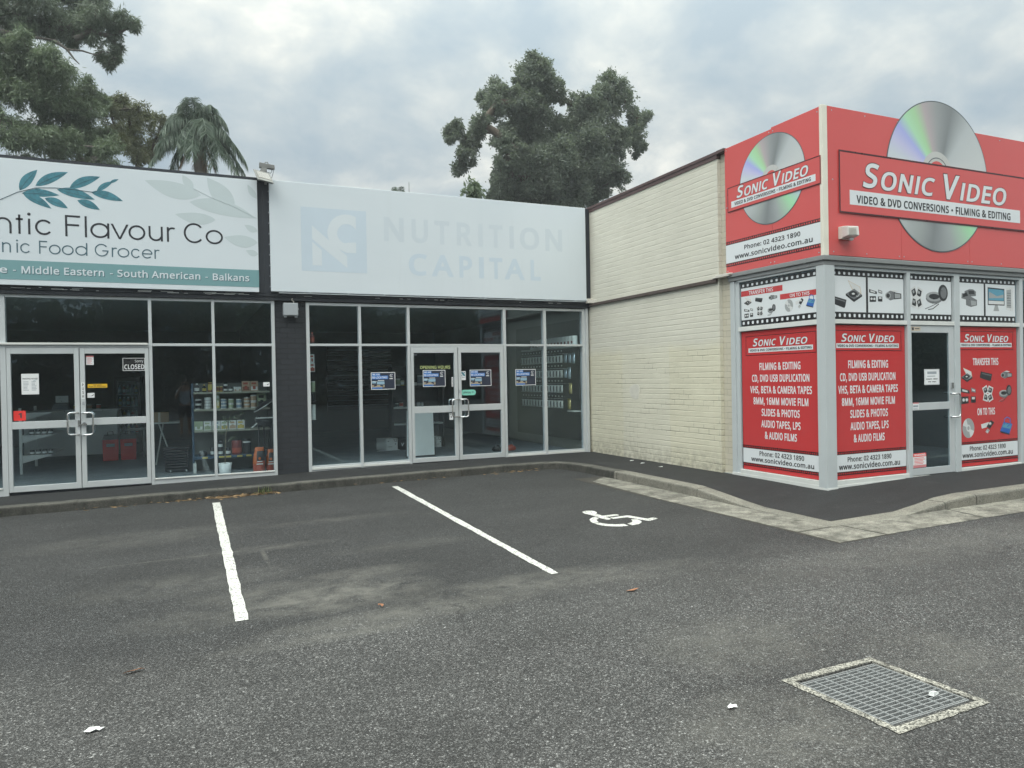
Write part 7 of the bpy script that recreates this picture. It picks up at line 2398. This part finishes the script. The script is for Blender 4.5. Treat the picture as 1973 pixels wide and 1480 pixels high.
TALL += [(-7.6, 14.6, .75), (-8.4, 13.6, .8), (-9.4, 14.4, .8), (-9.9, 13.2, .7), (-8.8, 15.4, .8), (-7.4, 16.0, .8), (-10.6, 14.2, .7)]      # the crown goes on beyond the frame
WATTLE += [(-6.3, 11.4, .6), (-7.1, 10.6, .65), (-7.9, 11.3, .6), (-6.6, 9.6, .6), (-7.7, 9.7, .6), (-8.6, 10.2, .6), (-7.2, 12.2, .5), (-5.9, 10.3, .5)]
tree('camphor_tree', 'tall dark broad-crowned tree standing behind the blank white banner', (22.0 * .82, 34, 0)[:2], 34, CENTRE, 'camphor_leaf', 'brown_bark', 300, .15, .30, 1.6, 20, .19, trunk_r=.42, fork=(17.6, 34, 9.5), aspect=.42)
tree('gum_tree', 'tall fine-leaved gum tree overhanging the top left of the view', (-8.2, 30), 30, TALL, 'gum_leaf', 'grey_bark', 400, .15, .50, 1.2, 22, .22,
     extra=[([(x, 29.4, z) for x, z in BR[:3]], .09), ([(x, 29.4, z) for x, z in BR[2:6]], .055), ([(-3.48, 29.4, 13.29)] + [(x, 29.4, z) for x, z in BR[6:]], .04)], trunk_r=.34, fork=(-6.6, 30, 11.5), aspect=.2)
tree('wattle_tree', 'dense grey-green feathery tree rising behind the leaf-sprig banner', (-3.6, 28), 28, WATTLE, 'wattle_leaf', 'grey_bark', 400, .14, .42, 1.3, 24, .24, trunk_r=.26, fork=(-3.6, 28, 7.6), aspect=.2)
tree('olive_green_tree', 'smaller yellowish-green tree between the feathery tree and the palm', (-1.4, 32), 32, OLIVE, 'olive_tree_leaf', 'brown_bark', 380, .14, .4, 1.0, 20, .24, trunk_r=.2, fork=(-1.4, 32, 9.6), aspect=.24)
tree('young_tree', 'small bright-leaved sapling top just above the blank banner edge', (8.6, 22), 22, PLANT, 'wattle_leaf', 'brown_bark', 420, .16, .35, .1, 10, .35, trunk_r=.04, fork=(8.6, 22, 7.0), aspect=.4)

# palm
PY = 27.0
t = thing('palm_tree', 'feathery queen palm rising behind the banner left of the floodlight', 'palm', (.72, PY, -.2))
pc = np.array((.60, PY, 10.02))
tr = [(.72, PY, -.2), (.72, PY, 3), (.69, PY, 6), (.66, PY, 8.6), (.62, PY, 9.6)]
MB().tube(tr, [.26, .21, .18, .19, .22], 'palm_bark', 16).tube([(.62, PY, 9.55), (.60, PY, 9.9), (.59, PY, 10.25)], [.20, .16, .07], 'palm_leaf', 12).build('trunk', t)


def frond(tip, rise, depth, mat, ll=.74, n=130, w=.022):
    a = pc + np.array((0, 0, .12))
    e_ = np.array((tip[0], PY + depth, tip[1]))
    mid = (a + e_) / 2 + np.array((0, 0, rise))
    pts = [a * (1 - s) ** 2 + mid * 2 * s * (1 - s) + e_ * s * s for s in np.linspace(0, 1, 14)]
    b = MB()
    b.tube(pts, list(np.linspace(.035, .006, 14)), mat, 5)
    for i in range(n):
        s = .12 + .88 * i / n
        p = a * (1 - s) ** 2 + mid * 2 * s * (1 - s) + e_ * s * s
        tg = 2 * (1 - s) * (mid - a) + 2 * s * (e_ - mid)
        tg /= np.linalg.norm(tg)
        sd_ = np.cross(tg, (0, 0, 1.0))
        nn = np.linalg.norm(sd_)
        sd_ = sd_ / nn if nn > .1 else np.array((0, 1.0, 0))
        for sg in (-1, 1):
            L = ll * (1 - .55 * abs(s - .45) * 1.6) * rng.uniform(.8, 1.15)
            d = tg * .45 + sd_ * sg * rng.uniform(.35, .9) + np.array((0, 0, -rng.uniform(.3, 1.1)))
            d /= np.linalg.norm(d)
            k1 = p + d * L * .55
            d2 = d + np.array((0, 0, -.9))
            d2 /= np.linalg.norm(d2)
            k2 = k1 + d2 * L * .5
            nv = np.cross(d, rng.normal(size=3))
            nv /= np.linalg.norm(nv)
            nv *= w * .5
            b.add([p + nv * .5, k1 + nv, k2, k1 - nv, p - nv * .5], [(0, 1, 3, 4), (1, 2, 3)], mat)
    return b.build('frond', t)


for tip, rise, dep in (((-.50, 10.25), 1.15, .3), ((-.52, 9.85), 1.0, -.6), ((-.12, 10.72), .85, .8), ((.42, 11.15), .25, -.5), ((.72, 11.12), .3, .2), ((.12, 11.02), .6, -.2), ((1.02, 11.0), .6, -.4), ((.30, 10.9), .5, 1.0), ((1.05, 10.82), .65, .6), ((1.50, 10.42), 1.0, -.3), ((1.48, 10.1), 1.1, .9), ((2.11, 9.22), 1.05, -.2),
                       ((2.16, 8.75), 1.05, .3), ((1.75, 8.6), .9, -1.0), ((-.72, 9.62), .55, .2), ((-.90, 8.85), .75, -.4), ((-.35, 8.7), .75, .5), ((.1, 9.0), .9, -1.3), ((1.2, 9.1), .9, -1.4), ((.8, 9.6), 1.0, -1.7), ((.35, 8.9), .8, -1.5), ((1.0, 8.75), .8, -1.2), ((-.1, 9.3), .9, -1.0), ((1.75, 9.5), 1.0, -.8), ((-.55, 9.3), .8, -.8)):
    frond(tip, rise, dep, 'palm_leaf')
for tip, rise, dep in (((1.16, 8.7), .35, -.2), ((.86, 8.6), .2, -.3), ((-.05, 8.75), .3, -.2), ((.55, 8.55), .1, .4)):
    frond(tip, rise, dep, 'dead_frond', .45, 40)
# the tip of another palm just clears the blank banner
t = thing('palm_tree', 'tip of a distant palm just clearing the top of the blank banner', 'palm', (8.43, 30, -.2))
PY = 30.0
pc = np.array((8.42, PY, 8.85))
MB().tube([(8.43, PY, -.2), (8.43, PY, 5), (8.42, PY, 8.9)], [.2, .16, .13], 'palm_bark', 12).build('trunk', t)
for tip, dep in (((8.05, 9.52), .2), ((8.12, 9.66), -.3), ((8.3, 9.76), .3), ((8.45, 9.74), -.2), ((8.66, 9.62), .2), ((8.75, 9.4), .1)):
    frond(tip, .25, dep, 'palm_leaf', .35, 34, .03)
tag(MB().tube([(8.852, 30, 4.0), (8.85, 30, 9.99)], [.03, .012], 'lamp_metal', 6).build('antenna', loc=(8.85, 30, 4.0)), 'thin bare mast beside the small palm tip above the blank banner', 'mast')

# far-off wood across the road behind the viewer: what the shop glass mirrors
P, D = [], []
for x0, y0, x1, y1 in ((-34, -24, 84, -24), (-34, -24, -34, 34)):
    Ln = math.dist((x0, y0), (x1, y1))
    for k in range(int(Ln / 1.1)):
        s = k * 1.1 / Ln
        h = 6.4 + .7 * math.sin(k * .7) + .8 * rng.random() + (1.6 if k % 9 == 3 else 0)
        for q in range(48):
            c = np.array((x0 + (x1 - x0) * s + rng.normal(0, .9), y0 + (y1 - y0) * s + rng.normal(0, 1.1), rng.uniform(.1, h)))
            n = 24
            P.append(c + rng.normal(size=(n, 3)) * .45)
            D.append(unit(n))
P, D = np.concatenate(P), np.concatenate(D)
L = .46 * rng.uniform(.6, 1.4, len(P))
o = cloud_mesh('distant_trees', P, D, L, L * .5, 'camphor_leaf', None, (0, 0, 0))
o['kind'] = 'stuff'
o['label'] = 'dense dark wood across the road, mirrored in the shop glass'

# ------------------------------------------------------------------ small litter and weeds
def flat_piece(name, label, cat, x, y, pts, mat, lift=.006, curl=.012, group=None):
    b = MB()
    n = len(pts)
    z0 = zg(x) + lift
    cz = [curl * random.random() for _ in pts]
    top = [(x + u, y + v, z0 + c + .002) for (u, v), c in zip(pts, cz)] + [(x, y, z0 + curl * .5 + .004)]
    bot = [(a, b_, c - .0018) for a, b_, c in top]
    m_ = n + 1
    fs = [(i, (i + 1) % n, n) for i in range(n)] + [(m_ + (i + 1) % n, m_ + i, m_ + n) for i in range(n)] + [(i, m_ + i, m_ + (i + 1) % n, (i + 1) % n) for i in range(n)]
    b.add(top + bot, fs, mat)
    return tag(b.build(name, loc=(x, y, zg(x))), label, cat, group)


def leafpts(L, w, a):
    c, s = math.cos(a), math.sin(a)
    out = []
    for u, v in ((-.5, 0), (-.25, .35), (.05, .5), (.3, .3), (.5, 0), (.28, -.35), (0, -.5), (-.28, -.3)):
        out.append((u * L * c - v * w * s, u * L * s + v * w * c))
    return out


flat_piece('dry_leaf', 'long orange-brown fallen leaf on the lane at lower left', 'leaf', -.30, 4.72, leafpts(.115, .030, .25), 'leaf_orange')
flat_piece('dry_leaf', 'long orange-brown fallen leaf below the wheelchair marking', 'leaf', 3.03, 4.62, leafpts(.125, .030, .1), 'leaf_orange')
flat_piece('dry_leaf', 'small curled brown leaf in the silt between the two bay lines', 'leaf', 1.26, 5.19, leafpts(.06, .02, -1.0), 'leaf_orange', curl=.02)
flat_piece('paper_scrap', 'crumpled white paper scrap on the lane at lower left', 'litter', -.43, 4.01, [(-.042, -.012), (-.015, -.024), (.010, -.013), (.024, -.020), (.046, .006), (.020, .010), (.024, .025), (-.006, .017), (-.022, .027), (-.034, .008)], 'scrap_white', curl=.010)
flat_piece('paper_scrap', 'crumpled white paper scrap on the lane left of the drain grate', 'litter', 2.39, 2.79, [(-.028, -.006), (-.012, -.018), (.006, -.010), (.020, -.016), (.030, .004), (.012, .010), (.006, .020), (-.016, .014)], 'scrap_white', curl=.008)
b = MB()
b.hexa([(3.335, 2.425, zg(3.36) + .003), (3.392, 2.440, zg(3.36) + .003), (3.380, 2.462, zg(3.36) + .004), (3.327, 2.450, zg(3.36) + .003), (3.340, 2.429, zg(3.36) + .024), (3.390, 2.442, zg(3.36) + .010), (3.378, 2.460, zg(3.36) + .012), (3.332, 2.447, zg(3.36) + .022)], 'scrap_white')
tag(b.build('paper_scrap', loc=(3.36, 2.44, zg(3.36))), 'small folded white scrap lying on the drain grate bars', 'litter')
for i, (x, y, lab) in enumerate(((6.95, 10.55, 'white paint flake on the path below the cream wall, farthest one'), (6.93, 10.2, 'white paint flake on the path below the cream wall, middle one'), (6.86, 9.6, 'white paint flake on the path below the cream wall, nearest one'))):
    o = flat_piece('paint_flake', lab, 'litter', x, y, [(-.05, -.02), (.02, -.03), (.06, .01), (.0, .03)], 'scrap_white', group='paint flakes under the cream wall')
    o.location.z = .150
# wind-blown straw and leaves against the kerb, weeds
P, D = [], []
for cx_, cy_, sx_, n in ((.62, 11.24, .22, 120), (.1, 11.25, .2, 34), (1.05, 11.24, .12, 50), (-.9, 11.26, .4, 14), (5.2, 11.2, .35, 36), (3.6, 11.24, .7, 12)):
    x = rng.normal(cx_, sx_, n)
    y = cy_ - np.abs(rng.normal(0, .05, n))
    P.append(np.stack([x, y, 0.012 * (x - 2.7) + rng.uniform(.004, .03, n)], 1))
    a = rng.uniform(0, 2 * math.pi, n)
    D.append(np.stack([np.cos(a), np.sin(a) * .5, rng.uniform(-.05, .12, n)], 1))
P, D = np.concatenate(P), np.concatenate(D)
D /= np.linalg.norm(D, axis=1, keepdims=True)
L = rng.uniform(.03, .11, len(P))
o = cloud_mesh('leaf_litter', P, D, L, L * .16, 'leaf_straw', None, (0, 0, 0))
o['kind'] = 'stuff'
o['label'] = 'dry straw and leaf litter blown against the kerb'
leaf_mat('weed_leaf', ((0.07, 0.11, 0.03), (0.11, 0.16, 0.05), (0.20, 0.22, 0.10)), .3)
for cx_, cy_, n, h, lab in ((-2.36, 11.26, 90, .15, 'green weed tuft growing at the kerb at the left edge'), (1.02, 11.24, 26, .13, 'thin dry weed growing at the kerb right of the first bay line')):
    P = np.stack([rng.normal(cx_, .05, n), rng.normal(cy_, .03, n), np.full(n, zg(cx_))], 1)
    D = np.stack([rng.normal(0, .5, n), rng.normal(-.1, .4, n), np.ones(n)], 1)
    D /= np.linalg.norm(D, axis=1, keepdims=True)
    L = h * rng.uniform(.5, 1.2, n)
    o = cloud_mesh('weed', P - np.array((cx_, cy_, zg(cx_))), D, L, L * .12, 'weed_leaf', None, (0, 0, 0))
    o.location = (cx_, cy_, zg(cx_))
    tag(o, lab, 'weed')

# ------------------------------------------------------------------ the photographer, seen only as a mirror image in the grocery window
pr = thing('person', 'person in a pale shirt and dark shorts photographing, mirrored in the grocery window', 'person', (0, -.42, zg(0)))


def skin_body(name, joints, edges, radii, mat, parent, sub=2, root=0):
    me = bpy.data.meshes.new(name)
    me.from_pydata(joints, edges, [])
    o = bpy.data.objects.new(name, me)
    COL.objects.link(o)
    o.parent = parent
    me.materials.append(MATS[mat])
    md = o.modifiers.new('skin', 'SKIN')
    for i, r in enumerate(radii):
        sv = me.skin_vertices[0].data[i]
        sv.radius = r if isinstance(r, tuple) else (r, r)
        sv.use_root = (i == root)
    md.use_smooth_shade = True
    s_ = o.modifiers.new('subsurf', 'SUBSURF')
    s_.levels = sub
    s_.render_levels = sub
    return o


J = [(0, 0, .95), (0, 0, 1.15), (0, .0, 1.34), (0, .01, 1.46), (0, .03, 1.56), (0, .05, 1.66), (0, .04, 1.74),
     (.17, .0, 1.41), (.27, .10, 1.20), (.16, .29, 1.46), (.11, .335, 1.54),
     (-.17, .0, 1.41), (-.27, .10, 1.20), (-.16, .29, 1.46), (-.11, .335, 1.54),
     (.10, 0, .90), (.11, .02, .50), (.115, -.01, .10), (.13, .13, .04),
     (-.10, 0, .90), (-.11, .02, .50), (-.115, -.01, .10), (-.13, .13, .04)]
E_ = [(0, 1), (1, 2), (2, 3), (3, 4), (4, 5), (5, 6), (3, 7), (7, 8), (8, 9), (9, 10), (3, 11), (11, 12), (12, 13), (13, 14), (0, 15), (15, 16), (16, 17), (17, 18), (0, 19), (19, 20), (20, 21), (21, 22)]
Rr = [(.15, .11), (.14, .10), (.165, .11), (.09, .08), (.055, .06), (.078, .095), (.06, .075), (.065, .065), (.045, .045), (.032, .032), (.028, .036), (.065, .065), (.045, .045), (.032, .032), (.028, .036), .085, .058, .042, .04, .085, .058, .042, .04]
skin_body('body', J, E_, Rr, 'skin', pr)
Js = [(0, 0, .93), (0, 0, 1.15), (0, 0, 1.34), (0, .01, 1.44), (.17, .0, 1.41), (.235, .06, 1.29), (-.17, 0, 1.41), (-.235, .06, 1.29)]
skin_body('shirt', Js, [(0, 1), (1, 2), (2, 3), (3, 4), (4, 5), (3, 6), (6, 7)], [(.175, .13), (.16, .12), (.185, .13), (.10, .09), (.085, .085), (.075, .075), (.085, .085), (.075, .075)], 'shirt_blue', pr)
Jp = [(0, 0, .95), (.10, 0, .88), (.112, .02, .55), (-.10, 0, .88), (-.112, .02, .55)]
skin_body('shorts', Jp, [(0, 1), (1, 2), (0, 3), (3, 4)], [(.165, .125), (.105, .11), (.09, .09), (.105, .11), (.09, .09)], 'shorts_dark', pr)
b = MB()
vs, fs = [], []
for i in range(7):
    th = math.pi / 2 * i / 6
    for j in range(16):
        a = 2 * math.pi * j / 16
        vs.append((.090 * math.cos(th) * math.cos(a), .03 + .108 * math.cos(th) * math.sin(a) - .02 * (1 - i / 6), 1.70 + .115 * math.sin(th) + (-.02 if math.sin(a) < .2 else .03) * (1 - i / 6)))
for i in range(6):
    for j in range(16):
        fs.append((i * 16 + j, i * 16 + (j + 1) % 16, (i + 1) * 16 + (j + 1) % 16, (i + 1) * 16 + j))
b.add(vs, fs, 'hair_grey', True)
h_ = b.build('hair')
h_.parent = pr
b = MB()
b.hexa([(-.012, .135, 1.63), (.012, .135, 1.63), (.016, .10, 1.63), (-.016, .10, 1.63), (-.006, .130, 1.69), (.006, .130, 1.69), (.008, .10, 1.69), (-.008, .10, 1.69)], 'skin')
for s in (-1, 1):
    b.lathe(s * .082, .045, [(.012, 1.635), (.018, 1.655), (.016, 1.685), (.004, 1.695)], 'skin', 8)
    b.add([(s * .033 - .012, .142, 1.693), (s * .033 + .012, .142, 1.693), (s * .033 + .012, .142, 1.702), (s * .033 - .012, .142, 1.702)], [(0, 1, 2, 3)], 'ink')
b.add([(-.024, .142, 1.606), (.024, .142, 1.606), (.02, .142, 1.613), (-.02, .142, 1.613)], [(0, 1, 2, 3)], 'notice_pink')
o = b.build('face')
o.parent = pr
for s in (-1, 1):
    jj, ee, rr = [(s * .11, .335, 1.54)], [], [.022]
    for k, (dx, ln) in enumerate(((.0, .055), (.012, .062), (.022, .060), (.030, .048))):
        base_i = len(jj)
        zz = 1.60 - k * .022
        jj += [(s * (.098 - .01 * k * .2), .352, zz - .01), (s * (.085), .372, zz), (s * (.085 - ln * .6), .374, zz + .004)]
        ee += [(0, base_i), (base_i, base_i + 1), (base_i + 1, base_i + 2)]
        rr += [.0095, .0085, .0075]
    base_i = len(jj)
    jj += [(s * .105, .34, 1.585), (s * .085, .338, 1.61)]
    ee += [(0, base_i), (base_i, base_i + 1)]
    rr += [.010, .008]
    skin_body('hand', jj, ee, rr, 'skin', pr, 1)
    o = MB().hexa([(s * .12 - .05, -.10, 0), (s * .12 + .05, -.10, 0), (s * .13 + .045, .19, 0), (s * .13 - .045, .19, 0), (s * .12 - .045, -.09, .10), (s * .12 + .045, -.09, .10), (s * .13 + .035, .17, .055), (s * .13 - .035, .17, .055)], 'shoe_black').build('shoe')
    o.parent = pr
t = thing('phone', 'dark phone held up in both hands by the mirrored photographer', 'phone', (0, -.053, 1.575))
MB().box(-.078, .078, -.058, -.050, 1.575, 1.650, 'goods_black').build('case', t, bevel=.003)
MB().disc(Plane('back', -.0498), .055, 1.63, .006, 0, .0015, 'lamp_glass', 12).build('lens', t)


# ------------------------------------------------------------------ a little damp air between here and the trees
g = G('damp_air')
pv = g.n.new('ShaderNodeVolumePrincipled')
pv.inputs['Color'].default_value = (0.90, 0.95, 1.0, 1)
pv.inputs['Density'].default_value = 0.0014
g.l.new(pv.outputs[0], g.out.inputs['Volume'])
hz = MB().box(-125, 125, -125, 145, -2.6, 24, 'damp_air').build('haze')
hz['kind'] = 'stuff'
